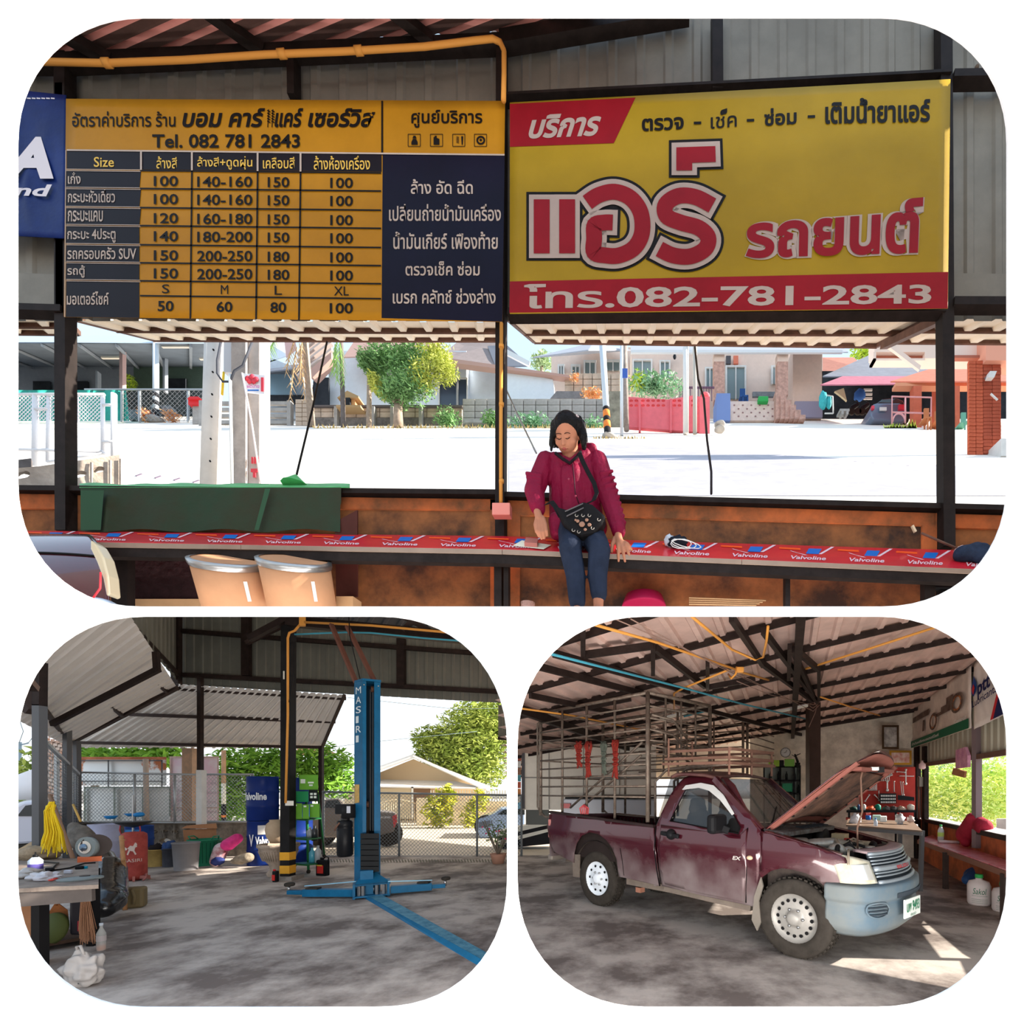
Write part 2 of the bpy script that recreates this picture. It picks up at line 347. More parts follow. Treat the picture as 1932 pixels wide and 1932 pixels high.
# lettering
bk, wh, gd = MB(), MB(), MB()
text(bk, 'อัตราค่าบริการ ร้าน', (136, 210, 331, 239), f2, .012)
text(bk, 'บอม คาร์', (344, 204, 500, 240), f2, .03, .2); text(bk, 'แคร์', (518, 204, 572, 240), f2, .03, .2); text(bk, 'เซอร์วิส', (581, 204, 708, 240), f2, .03, .2)
for u in (504, 512):
    for k in range(5): ln(bk, f2, u, 208+k*5, u+6, 211+k*5, 2)
    ln(bk, f2, u+3, 206, u+1, 240, 1.6)
text(bk, 'Tel. 082 781 2843', (287, 253, 566, 279), f2, .022)
text(bk, 'ศูนย์บริการ', (776, 207, 910, 241), f2, .02)
for k, u in enumerate((770, 812, 854, 895)):
    for a in (((u, 253), (u+23, 253)), ((u+23, 253), (u+23, 276)), ((u+23, 276), (u, 276)), ((u, 276), (u, 253))): ln(bk, f2, *a[0], *a[1], 1.2)
quad(bk, f2, (776, 268), (788, 268), (788, 273), (776, 273)); quad(bk, f2, (779, 262), (785, 262), (788, 268), (776, 268)); quad(bk, f2, (780, 256), (784, 256), (786, 261), (778, 261))
quad(bk, f2, (818, 258), (829, 262), (829, 273), (818, 273)); quad(bk, f2, (820, 256), (824, 256), (824, 260), (820, 260))
for k in range(5): ln(bk, f2, 861, 258+k*2.6, 866, 259+k*2.6, 1.2)
quad(bk, f2, (870, 257), (874, 257), (873, 273), (871, 273))
vs = []; c0 = (907, 264.5)
for k in range(16): a = 2*PI*k/16; vs += [f2(c0[0]+8.5*math.cos(a), c0[1]+8.5*math.sin(a)), f2(c0[0]+5*math.cos(a), c0[1]+5*math.sin(a))]
bk.add(vs, [(2*k, 2*k+1, (2*k+3) % 32, (2*k+2) % 32) for k in range(16)]); quad(bk, f2, (904, 264), (907, 261), (910, 264), (907, 267))
cc = [(0, 0), (287, 338), (369, 478), (502, 548), (620, 668)]
vals = [('100', '140-160', '150', '100')]*2+[('120', '160-180', '150', '100'), ('140', '180-200', '150', '100'), ('150', '200-250', '180', '100'), ('150', '200-250', '180', '100')]
for (r0, r1), vv in zip(rows[1:7], vals):
    for c, t in zip(cc[1:], vv): text(bk, t, (c[0]+3, sl(c[0], r0+9), c[1]-2, sl(c[1], r0+28)), f2, .018)
for c, t, t2 in zip(cc[1:], ('S', 'M', 'L', 'XL'), ('50', '60', '80', '100')):
    m_ = (c[0]+c[1])/2; h = 7*len(t); text(bk, t, (m_-h, sl(m_, 534), m_+h, sl(m_, 551)), f2, .004); h = 15 if len(t2) == 2 else 22; text(bk, t2, (m_-h, sl(m_, 565), m_+h, sl(m_, 585)), f2, .02)
bk.obj('black_lettering', BB, pb)
hd = [('Size', 177, 215, 296, 315), ('ล้างสี', 295, 334, 295, 318), ('ล้างสี+ดูดฝุ่น', 372, 476, 295, 320), ('เคลือบสี', 496, 556, 296, 318), ('ล้างห้องเครื่อง', 592, 698, 294, 320)]
for t, u0, u1, v0, v1 in hd: text(gd, t, (u0, v0, u1, v1), f2, .01)
gd.obj('gold_lettering', mat('gold_print', (226, 184, 84), .5), pb)
rl = [('เก๋ง', 128, 152, 325, 347), ('กระบะหัวเดี่ยว', 128, 217, 357, 382), ('กระบะแคบ', 128, 194, 397, 418), ('กระบะ 4ประตู', 127, 218, 431, 458), ('รถครอบครัว SUV', 127, 257, 466, 489), ('รถตู้', 127, 160, 500, 524), ('มอเตอร์ไซค์', 126, 205, 550, 575)]
for t, u0, u1, v0, v1 in rl: text(wh, t, (u0, v0, u1, v1), f2, .014)
nl = [('ล้าง อัด ฉีด', 775, 892, 338, 366), ('เปลี่ยนถ่ายน้ำมันเครื่อง', 734, 945, 385, 417), ('น้ำมันเกียร์ เฟืองท้าย', 742, 939, 437, 470), ('ตรวจเช็ค ซ่อม', 765, 905, 493, 520), ('เบรก คลัทช์ ช่วงล่าง', 741, 935, 544, 573)]
for t, u0, u1, v0, v1 in nl: text(wh, t, (u0, v0, u1, v1), f2, .014)
wh.obj('white_lettering', BW, pb)
# yellow and red banner
YL = mat('yellow_banner_vinyl', (158, 128, 28), .45, var=.1, vs=2.5, bump=.2, bs=6)
RD = mat('red_banner_print', (138, 18, 30), .42, var=.12, vs=4)
WR = mat('white_banner_print', (172, 154, 146), .45, var=.08)
Yb = lambda u: YA(u)-.07
ab = banner('air_service_banner', 'bright yellow air conditioning service banner with big red lettering', [(962, 194), (1793, 150), (1788, 582), (962, 592)], YL, Yb, 3, .003)
g1, g2, g3 = on(Yb, .003), on(Yb, .0045), on(Yb, .007)
b = MB(); quad(b, g1, (962, 196), (1199, 184), (1158, 270), (962, 277)); quad(b, g1, (962, 531), (1789, 513), (1788, 582), (961, 590)); b.obj('red_panels', RD, ab)
tb, tw, tr = MB(), MB(), MB()
for t, u0, u1, v0, v1 in (('ตรวจ', 1211, 1290, 222, 246), ('เชค', 1341, 1390, 219, 241), ('็', 1359, 1372, 206, 216), ('ซ่อม', 1442, 1503, 203, 236), ('เติมน้ำยาแอร์', 1557, 1755, 184, 232)): text(tb, t, ((u0, v0+2), (u1, v0-2), (u1, v1-2), (u0, v1+2)), g2, .03 if t != 'เชค' else .008)
for u, v in ((1309, 232), (1409, 227), (1524, 220)): ln(tb, g2, u, v, u+14, v-.5, 5)
text(tw, 'บริการ', ((999, 218), (1136, 210), (1130, 256), (997, 262)), g2, .035, .25)
text(tw, 'โทร.082-781-2843', ((989, 536), (1758, 530), (1757, 573), (988, 583)), g2, .022)
def smooth_(pl, n=6):
    pts = [V(p) for p in pl]; out = []
    for i in range(len(pts)-1):
        p0, p1, p2, p3 = pts[max(i-1, 0)], pts[i], pts[i+1], pts[min(i+2, len(pts)-1)]
        for k in range(n): t = k/n; out.append(.5*((2*p1)+(p2-p0)*t+(2*p0-5*p1+4*p2-p3)*t*t+(3*p1-3*p2+p3-p0)*t*t*t))
    return out+[pts[-1]]
def big(strokes, w, b, fn):
    for si, pl in enumerate(strokes):
        pts = smooth_(pl) if len(pl) > 4 else [V(p) for p in pl]; L = []; Rr = []
        for i, p in enumerate(pts):
            d0 = (p-pts[i-1]).normalized() if i else (pts[1]-pts[0]).normalized(); d1 = (pts[i+1]-p).normalized() if i < len(pts)-1 else d0
            d = (d0+d1).normalized(); nn = V((-d.y, d.x))*w/2/max(.5, d.dot(d0))
            q = p+(d*((w-30)/2) if i == len(pts)-1 else (-d*((w-30)/2) if i == 0 else V((0, 0)))); L.append(q+nn); Rr.append(q-nn)
        n = len(L); g = lambda q: fn(*q)-V((0, si*.0003, 0)); b.add([g(p) for p in L]+[g(p) for p in Rr], [(i, i+1, n+i+1, n+i) for i in range(n-1)])
S1 = [[(1022, 376), (1022, 478)], [(1070, 376), (1070, 478)],
      [(1108, 382), (1130, 368), (1160, 362), (1190, 374), (1209, 402), (1211, 440), (1196, 468), (1168, 482), (1142, 482), (1121, 476), (1121, 450), (1122, 425), (1140, 420), (1156, 420)],
      [(1344, 388), (1312, 372), (1280, 370), (1256, 386), (1258, 408), (1284, 420), (1318, 430), (1336, 448), (1330, 470), (1302, 484), (1270, 482), (1244, 470)],
      [(1291, 322), (1291, 293), (1350, 291)]]
for w_, bb, fn in ((58, tb, on(Yb, .003)), (48, tw, on(Yb, .0055)), (30, tr, on(Yb, .008))):
    big(S1, w_, bb, fn)
for off, bb, fn in ((.085, tw, g2), (.03, tr, g3)): text(bb, 'รถยนต์', ((1409-(off*40), 402), (1741+(off*40), 372), (1738, 476+off*60), (1408-off*40, 486+off*60)), fn, off)
tb.obj('black_lettering', BB, ab); tw.obj('white_lettering', WR, ab); tr.obj('red_lettering', RD, ab)
# blue banner at the edge
bb_ = banner('blue_banner', 'deep blue banner with large white letters at the end of the wall', [(-60, 160), (125, 180), (122, 450), (-60, 440)], mat('blue_banner_vinyl', (24, 44, 104), .4, var=.25, vs=5, bump=.3, bs=6), lambda u: 2.69, 9, .03)
b = MB(); text(b, 'A', ((42, 258), (103, 258), (101, 337), (2, 337)), on(2.69, .003), .05); text(b, 'and', ((2, 348), (98, 348), (94, 371), (-2, 368)), on(2.69, .003), .03, .15)
b2 = MB(); 
for u in range(-30, 105, 9): quad(b, on(2.69, .003), (u, 184), (u+7, 184.6), (u+7, 187), (u, 186.4))
b.obj('white_lettering', mat('pale_blue_print', (222, 214, 220), .5), bb_)
one('small_bird', mat('brown_nest', (120, 104, 92), .9, var=.3, vs=20), 'small brown bird perched on the rail by the corner post', 'bird', lambda b: (b.ball(P(1836, 137, 2.52), (.018, .012, .016), 10, 8), b.ball(P(1843, 127, 2.52), .011, 10, 8), b.add([P(1830, 138, 2.52), P(1820, 146, 2.52), P(1828, 143, 2.53)], [(0, 1, 2)])))
# ---------------- low wall, cap, bench
OR = mat('orange_stained_wall', (186, 98, 54), .85, c2=(100, 66, 44), var=.3, vs=3.2, bump=.3, bs=9)
OR2 = mat('stained_wall_lower', (142, 90, 54), .85, c2=(54, 40, 34), var=.4, vs=2.6, bump=.3, bs=9)
lw = thing('wall_low', None, None, P(950, 1150, 2.75)); tag(lw, kind='structure')
b = MB()
for q in (((-60, 924), (950, 936), (950, 1151), (-60, 1151)), ((950, 936), (1990, 963), (1990, 1151), (950, 1151))): b.pp(q, lambda u: YA(u)+.03, .1)
b.obj('wall_body', OR2, lw)
b = MB()
for q in (((-60, 930), (120, 933), (120, 960), (-60, 958)), ((640, 938), (935, 942), (935, 962), (640, 960)), ((958, 944), (1180, 950), (1180, 975), (958, 972)), ((1180, 950), (1765, 968), (1765, 992), (1180, 975)), ((1795, 970), (1990, 975), (1990, 1000), (1795, 996)), ((925, 942), (940, 942), (940, 1150), (925, 1150)), ((958, 944), (982, 945), (980, 1150), (956, 1150)), ((1740, 968), (1768, 968), (1768, 1040), (1740, 1040))): b.pp(q, lambda u: YA(u)+.018, .02)
b.obj('raised_border', OR, lw)
for q in ((-60, 918, 950, 930), (950, 931, 1990, 962)):
    b = MB(); b.bar(P(q[0], q[1]+6, YA(q[0])+.01), P(q[2], q[3]+3, YA(q[2])+.01), .05, .028, up=(0, 0, 1)); b.obj('cap_rail', DBEAM, lw)
tl = thing('bench', 'long wall bench covered with red banner cloth under the windows', 'bench', P(950, 1200, 2.5))
YBb, YBf = 2.70, 2.46
def bk_(u): return (1001+(u-35)*.0115 if u < 950 else 1011.5+(u-950)*.031)
def fr_(u): return (1020+(u-35)*.0175 if u < 950 else 1036+(u-950)*.042)
def yb(u): return YBb*YA(u)/2.73
def yf(u): return YBf*YA(u)/2.73
MR = mat('red_bench_cloth', (214, 34, 52), .3, var=.12, vs=5, coat=.25)
for a, c in ((-60, 455), (455, 948), (948, 1400), (1400, 1985)):
    b = MB(); b.prism([P(a, fr_(a), yf(a)), P(c, fr_(c), yf(c)), P(c, bk_(c), yb(c)), P(a, bk_(a), yb(a))], (0, 0, -.01)); b.obj('cloth_panel', MR, tl)
    b = MB(); b.pp([(a, fr_(a)+.5), (c-1, fr_(c)+.5), (c-1, fr_(c)+9), (a, fr_(a)+9)], lambda u: yf(u)-.004, .03); b.obj('edge_board', mat('grey_edge_board', (150, 130, 116), .7, var=.15), tl)
    b = MB(); b.pp([(a, fr_(a)+9), (c, fr_(c)+9), (c, fr_(c)+27), (a, fr_(a)+27)], lambda u: yf(u)+.002, .04); b.obj('frame_rail', DBEAM, tl)
for u, w_ in ((932, 14), (950, 9), (1482, 9), (210, 30), (1745, 20)):
    b = MB(); b.pr(u, fr_(u)+20, u+w_, 1151, yf(u)+.05, .04); b.obj('leg', DBEAM, tl)
def bp(u, t, l=.004):                          # a point of the bench top, t 0 at the front edge
    return P(u, fr_(u)*(1-t)+bk_(u)*t, yf(u)*(1-t)+yb(u)*t)+V((0, -l*.6, l*.8))
b, b2, b3 = MB(), MB(), MB()
for k in range(17):
    u = 60+k*110
    b.add([bp(u+30, .45), bp(u+54, .45), bp(u+60, .78), bp(u+36, .78)], [(0, 1, 2, 3)])
    b2.add([bp(u+54, .45), bp(u+60, .45), bp(u+84, .92), bp(u+78, .92)], [(0, 1, 2, 3)]); b2.add([bp(u, .62), bp(u+3, .56), bp(u+34, .36), bp(u+28, .36)], [(0, 1, 2, 3)])
    vs, fs = text2d('Valvoline', .02, .2); x1 = max(v[0] for v in vs)
    b2.add([bp(u+(v[0]/x1)*68, .10+v[1]*.3) for v in vs], fs)
    b3.add([bp(u-20, .70), bp(u+20, .66), bp(u+20, .78), bp(u-20, .80)], [(0, 1, 2, 3)])
b.obj('blue_print', mat('blue_print', (20, 110, 200), .4), tl); b2.obj('white_print', mat('white_print', (235, 205, 215), .4), tl); b3.obj('orange_print', mat('orange_print', (250, 90, 40), .4), tl)
# awnings
def awning(label, n0, n1, f0, f1, beams, rib):
    t_ = thing('window_awning', label, 'awning', P(*n0), 'propped metal awnings outside the windows')
    A, B, C_, D = P(*n0), P(*n1), P(*f1), P(*f0); n = 3
    for k in range(n):
        b = MB(); b.corr(B.lerp(A, k/n), B.lerp(A, (k+1)/n), C_.lerp(D, (k+1)/n), C_.lerp(D, k/n), max(1, rib//n), .02)
        b.obj('tin_sheet', TINB, t_, solid=.002)
    for t in beams:
        b = MB(); b.bar(A.lerp(D, t)-V((0, 0, .02)), B.lerp(C_, t)-V((0, 0, .02)), .015, .03); b.obj('batten', RUST, t_)
    for a, c in ((A, D), (B, C_)):
        b = MB(); b.bar(a-V((0, 0, .015)), c-V((0, 0, .015)), .025, .03); b.obj('side_rail', RUST, t_)
    return t_
awning('beige tin awning propped open outside the window under the price list', (140, 596, 2.84), (948, 600, 2.84), (288, 636, 3.9), (942, 637, 3.9), (.45, 1.0), 15)
awning('beige tin awning propped open outside the window under the yellow banner', (958, 594, 2.8), (1782, 582, 2.7), (1008, 640, 3.9), (1655, 648, 3.7), (.05, .55, 1.0), 15)
awning('beige tin awning outside the window beyond the corner post', (1790, 580, 2.7), (2100, 580, 2.6), (1660, 640, 3.7), (2000, 642, 3.6), (.05, .55, 1.0), 6)
awning('beige tin awning over the window at the dark end of the wall', (-60, 594, 2.84), (118, 594, 2.84), (-50, 622, 3.5), (148, 624, 3.5), (.45, 1.0), 4)
one('awning_brace', RUST, 'brown steel strut holding up the awning beside the corner post', 'strut', lambda b: b.bar(P(1778, 600, 2.7), P(1668, 652, 3.4), .05, .04))
one('stay_rope', BLACK, 'thin dark rope stretched from awning down to the green cloth', 'rope', lambda b: b.tube([P(617, 645, 3.3), P(590, 770, 3.05), P(560, 895, 2.84)], .006, 5))
one('prop_rod', mat('dark_rod', (45, 40, 42), .5), 'thin black bent rod propping the awning above the plain sill', 'rod', lambda b: b.tube([P(1311, 655, 3.3), P(1317, 715, 3.1), P(1328, 752, 3.0), P(1334, 830, 2.85), P(1342, 890, 2.78), P(1342, 932, 2.75)], .007, 6))
one('guy_wire', GALV, 'pale guy wire running down behind the seated woman', 'wire', lambda b: b.tube([P(955, 735, 3.3), P(985, 800, 3.2), P(1012, 855, 3.1)], .006, 5))
# green cloth over the sill
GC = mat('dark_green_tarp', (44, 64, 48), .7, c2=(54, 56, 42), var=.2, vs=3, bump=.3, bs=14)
g_ = thing('green_cloth', 'dark green cloth draped over the window sill behind the bench', 'cloth', P(400, 1000, 2.7))
def gfn(s, t):
    u = 152+s*490; v = 919+t*82+(0 if t < .98 else 3*math.sin(s*20)); Y = 2.70+.0-.012*t-.008*math.sin(s*26)*t-(.02*math.exp(-((s-.1)/.02)**2) if t > 0.2 else 0)
    return P(u+(4 if t < .4 else 0)*math.sin(s*9), v, Y)
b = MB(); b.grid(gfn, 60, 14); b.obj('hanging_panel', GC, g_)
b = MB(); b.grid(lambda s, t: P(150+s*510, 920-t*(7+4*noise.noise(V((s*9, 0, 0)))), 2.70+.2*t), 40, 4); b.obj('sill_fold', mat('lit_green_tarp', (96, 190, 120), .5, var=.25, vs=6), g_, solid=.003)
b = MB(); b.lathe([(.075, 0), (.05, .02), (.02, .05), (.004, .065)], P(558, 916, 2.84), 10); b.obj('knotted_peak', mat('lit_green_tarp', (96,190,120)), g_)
b = MB(); b.add([P(480, 1000, 2.665), P(488, 1000, 2.665), P(225+285, 922, 2.665), P(225+275, 922, 2.665)], [(0, 1, 2, 3)]); b.add([P(152, 925, 2.66), P(196, 925, 2.66), P(190, 1000, 2.66), P(152, 1000, 2.66)], [(0, 1, 2, 3)]); b.obj('folded_edge', mat('green_fold', (52, 84, 62), .7), g_)
# drums below the bench
KR = mat('kraft_drum', (196, 146, 110), .75, var=.1, vs=5)
for i, (u, lb) in enumerate(((452, 'brown fibre drum with steel rim below the bench, the one nearer the car'), (572, 'brown fibre drum with steel rim below the bench, the one nearer the woman'))):
    c = P(u, 1149, 2.50); t_ = thing('fibre_drum', lb, 'drum', c, 'fibre drums under the bench')
    H = .235; r = 56/900*2.45; Mt = Matrix.Rotation(math.radians(30), 4, 'X') @ Matrix.Rotation(math.radians(9), 4, 'Y')
    b = MB(); b.lathe([(r, 0), (r, H)], c, 32, Mt); b.obj('drum_body', KR, t_)
    b = MB(); b.lathe([(r+.003, H-.03), (r+.008, H-.015), (r+.008, H), (r-.01, H+.004)], c, 32, Mt, cap=False); b.obj('rim', CHROME, t_)
    b = MB(); b.add([c+Mt @ V(p) for p in ((r*.8, -r*.63, H*.3), (r*.86, -r*.54, H*.3), (r*.86, -r*.54, H*.7), (r*.8, -r*.63, H*.7))], [(0, 1, 2, 3)]); b.obj('side_label', WHITE, t_)
one('brown_board', mat('dark_board', (84, 48, 42), .8, var=.2), 'dark red-brown board leaning under the bench beside the drums', 'board', lambda b: b.pp([(632, 985), (674, 962), (674, 1125), (634, 1130)], 2.69, .01))
one('wooden_block', mat('raw_wood', (190, 150, 110), .8, var=.15), 'low wooden block on the floor beside the drums', 'wood', lambda b: b.pr(634, 1125, 666, 1150, 2.6, .08))
one('dark_cloth_pile', mat('dark_cloth', (60, 42, 44), .9, var=.3, vs=12, bump=.5), 'large dark board with frayed edge stored under the bench end', 'board', lambda b: b.pr(250, 1045, 392, 1136, 2.66, .03))
one('storage_plank', mat('raw_wood', ()), 'pale plank lying below the dark board under the bench', 'plank', lambda b: b.pr(242, 1130, 395, 1150, 2.62, .05))
one('wash_basin', mat('magenta_plastic', (150, 24, 62), .35), 'magenta plastic basin upside down behind the woman\'s feet', 'basin', lambda b: b.lathe([(.12, 0), (.12, .01), (.10, .06), (0, .065)], P(1215, 1146, 2.6), 24))
one('clear_cup', mat('cup_plastic', (190, 150, 140), .15, alpha=.5), 'small clear plastic cup on the floor under the bench', 'cup', lambda b: b.lathe([(.028, -.05), (.038, .03)], P(996, 1148, 2.55), 16, cap=False))
one('drain_pipe', mat('pale_pipe', (190, 190, 190), .5), 'pale vertical pipe under the bench below the plain sill', 'pipe', lambda b: (b.tube([P(1483, 1110, 2.5), P(1486, 1150, 2.5)], .011, 8), b.tube([P(1484, 1062, 2.5), P(1483, 1112, 2.5)], .014, 8)))
b = MB(); 
one('wire_rack', BLACK, 'black wire rack with handle under the bench end', 'rack', lambda b: (b.pr(1765, 1098, 1900, 1108, 2.44, .05), b.pr(1775, 1110, 1900, 1150, 2.46, .04), b.tube([P(1775, 1098, 2.42), P(1778, 1092, 2.42), P(1850, 1090, 2.42)], .006, 6)))
one('bundled_sticks', mat('raw_wood', ()), 'loose sticks lying on the floor under the bench', 'stick', lambda b: [b.tube([P(1300, 1128+k*4, 2.5), P(1445-k*6, 1133+k*3, 2.5)], .004, 5) for k in range(4)])
# things on the bench
one('note_paper', mat('paper', (240, 238, 215), .7), 'sheet of paper on the bench by the woman\'s hand', 'paper', lambda b: b.prism([bp(968, .2, .006), bp(1026, .02, .006), bp(1040, .35, .006), bp(985, .62, .006)], (0, 0, .001)))
one('playing_cards', mat('pink_box', (190, 120, 110), .5), 'small flat pink box lying on the paper', 'box', lambda b: b.prism([bp(990, .15, .008), bp(1014, .12, .008), bp(1016, .48, .008), bp(993, .55, .008)], (0, -.006, .018)))
t_ = thing('face_mask', 'crumpled face mask with looped white cord on the red bench', 'mask', bp(1275, .5))
b = MB(); b.ball(P(1279, 1023, 2.5), (.05, .03, .03), 14, 10, .5, seed=4); b.obj('dark_fabric', mat('mask_fabric', (30, 34, 44), .8), t_)
b = MB(); b.ball(P(1263, 1021, 2.52), (.03, .03, .028), 12, 8, .5, seed=6); b.obj('white_fabric', mat('mask_white', (190, 198, 210), .8), t_)
b = MB()
for k in range(3): b.tube([P(1285+28*math.cos(a/10*2*PI)*(.7+.15*k)+k*5, 1026+9*math.sin(a/10*2*PI+k*.4), 2.46) for a in range(11)], .0025, 5)
b.obj('cord_loop', WHITE, t_)
t_ = thing('folded_garment', 'dark blue garment crumpled on the far end of the bench', 'clothes', bp(1830, .5))
b = MB(); b.cap(P(1815, 1045, 2.36), P(1850, 1042, 2.36), .04, .045); b.cap(P(1850, 1050, 2.34), P(1895, 1062, 2.34), .035, .03); b.cap(P(1825, 1040, 2.38), P(1842, 1034, 2.38), .03, .03); b.skin('fabric', mat('navy_cloth', (44, 56, 78), .9, var=.3, vs=20, bump=.4), .008, 1, parent=t_)
b = MB(); b.ball(P(1812, 1038, 2.4), (.03, .02, .018), 10, 8, .6, seed=2); b.obj('strap', mat('pale_cloth', (200, 170, 165), .8), t_)
one('wall_clip', mat('pale_wood', (220, 200, 170), .6), 'short pale stick stuck on the low wall near the corner post', 'stick', lambda b: b.bar(P(1721, 992, 2.55), P(1727, 1004, 2.55), .012))
for u, v, u2, v2, lb in ((1768, 1018, 1808, 1036, 'brown twig leaning on the bench end by the corner post'),):
    one('twig', RUST, lb, 'stick', lambda b: b.tube([P(u-30, v-12, 2.42), P(u2, v2, 2.4)], .006, 5))
# corner of the maroon car beside the bench
MAR = mat('maroon_car_paint', (88, 28, 42), .22, .25, coat=.8, var=.15, vs=3)
cr_ = thing('maroon_car', 'front corner of a glossy maroon car beside the bench', 'car', P(100, 1150, 2.1))
def cfn(s, t):                                   # hood rolling over the corner
    a = PI*.5*t; u = -70+s*(236+42*math.sin(a)); v = 1007+(1-math.cos(a))*150+6*(1-s)**2+3*s*s; Y = 2.42-.35*math.sin(a)*(.75+.25*(1-s))+.05*s
    return P(u, v, Y)
b = MB(); b.grid(cfn, 24, 16); b.obj('hood', MAR, cr_, solid=.01)
b = MB(); b.tube([cfn(s/20, .44+.05*(s/20)**3)+V((0, -.008, 0)) for s in range(21)], .006, 5); b.obj('panel_gap', BLACK, cr_)
b = MB(); pl = [(170, 1018), (180, 1026), (194, 1050), (203, 1085), (206, 1120), (200, 1124), (194, 1092), (182, 1060), (170, 1035)]; b.pp(pl, 2.10, .05); b.obj('headlamp', mat('cream_lamp', (224, 210, 178), .25, coat=.4), cr_, bevel=.006)
b = MB(); b.tube([P(190, 1080, 2.09), P(189, 1110, 2.08), P(176, 1128, 2.07)], .004, 5); b.obj('red_pinstripe', mat('red_stripe', (235, 60, 70), .4), cr_)
b = MB(); b.ball(P(185, 1150, 2.12), (.09, .06, .05), 16, 10); b.obj('bumper', mat('pale_blue_plastic', (170, 190, 215), .3), cr_)
# ================================================================ THE STREET behind the upper wall (it climbs a slope; each thing stands on it at its own distance)
gs = MB(); gs.grid(lambda s, t: P(-70+2070*s, *(lambda v: (v, YG(v)))(1000-(1000-772)*t**.6)), 20, 40); gs.obj('ground_street', mat('pale_street', (240, 232, 222), .85, var=.04, vs=.6, bump=.1), kind='structure')
gs = MB(); gs.add([P(1170, 838, YG(838)-.03), P(2050, 895, YG(895)-.03), P(2050, 935, YG(935)-.03), P(960, 935, YG(935)-.03), P(960, 845, YG(845)-.03)], [(0, 1, 2, 3, 4)]); rs_ = gs.obj('road_strip', mat('pale_asphalt', (182, 178, 186), .85, var=.12, vs=2), kind='structure')  # road strip in pale lavender grey, slightly varied
for k in range(16):
    u = 1215+k*33; v = 838+k*2.7; q = YG(v)-.05; b = MB(); b.pr(u, v, u+5, v+3, q, .1); b.obj('kerb_mark', mat('brown_mark', (120, 96, 84), .8), rs_)
for k in range(5):
    u = 255+k*36; v = 898+k*4; b = MB(); b.prism([P(u, v, YG(v)-.02), P(u+11, v-4, YG(v-4)-.02), P(u+14, v-3, YG(v-3)-.02), P(u+3, v+1, YG(v+1)-.02)], (0, 0, .01)); b.obj('joint_mark', mat('purple_mark', (120, 104, 120), .8), rs_)
SHADE = mat('grey_shed_wall', (150, 158, 168), .8, var=.06); DKR = mat('shed_roof_underside', (112, 122, 134), .7, var=.15, vs=.7)
CREAM = mat('cream_house_wall', (236, 214, 200), .85, var=.05); WHW = mat('white_house_wall', (226, 236, 246), .85, var=.04)
BLK = mat('tan_block', (205, 186, 168), .9, var=.2, vs=3); BLG = mat('grey_block', (176, 172, 168), .9, var=.2, vs=3)
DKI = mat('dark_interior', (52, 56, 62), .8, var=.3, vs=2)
def W_(m, par, name, *rects, d=.3):
    for r in rects: b = MB(); b.pr(*r[:5], r[5] if len(r) > 5 else d); b.obj(name, m, par)
def poly(m, par, name, pts, Y, d=.3): b = MB(); b.pp(pts, Y, d); return b.obj(name, m, par)
def quad3(m, par, name, *pts, th=(0, 0, .06)): b = MB(); b.prism([P(*p) for p in pts], th); return b.obj(name, m, par)
# open shed at the far left
t = thing('open_shed', 'large open-fronted metal shed with grey posts across the street', 'building', P(215, 795, 25))
quad3(DKR, t, 'roof', (-80, 648, 24), (396, 648, 24), (396, 692, 31), (-80, 692, 31))
quad3(mat('pale_blue_roof', (196, 214, 232), .5), t, 'roof_edge', (140, 646, 23.9), (396, 648, 23.9), (396, 637, 24.4), (150, 633, 24.4), th=(0, .05, .03))
W_(SHADE, t, 'back_wall', (-60, 688, 252, 800, 31)); W_(mat('green_shed_wall', (104, 124, 112), .8, var=.1), t, 'back_wall', (252, 690, 400, 800, 31))
W_(DKI, t, 'window', (62, 719, 94, 738, 30.8, .1), (138, 719, 165, 738, 30.8, .1), (310, 714, 350, 738, 30.8, .1))
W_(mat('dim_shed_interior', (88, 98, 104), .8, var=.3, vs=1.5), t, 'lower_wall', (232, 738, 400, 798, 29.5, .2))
W_(mat('pale_red_post', (190, 160, 158), .7), t, 'post', (225, 650, 231, 738, 26, .2)); W_(SHADE, t, 'post', (307, 672, 311, 738, 28, .2), (180, 700, 184, 738, 28, .2))
for k in range(7): b = MB(); b.bar(P(-60+k*70, 648, 24.05)-V((0, 0, .1)), P(60+k*50, 691, 30.9)-V((0, 0, .1)), .12); b.obj('roof_rib', SHADE, t)
for u0, v, u1, Y in ((306, 654, 360, 24.5), (192, 675, 236, 27), (377, 677, 398, 27)): b = MB(); b.bar(P(u0, v, Y), P(u1, v, Y), .1); b.obj('tube_lamp', mat('tube_lamp', (250, 240, 225), .5), t)
t = thing('shrub_dry', 'bright green shrub seen through the gap in the shed', 'plant', P(243, 735, 30.5)); b = MB(); leaves(b, P(243, 722, 30.4), (.4, .3, .5), 300, .12, 3); b.obj('foliage', mat('lime_leaf', (200, 226, 80), .6, var=.3), t)
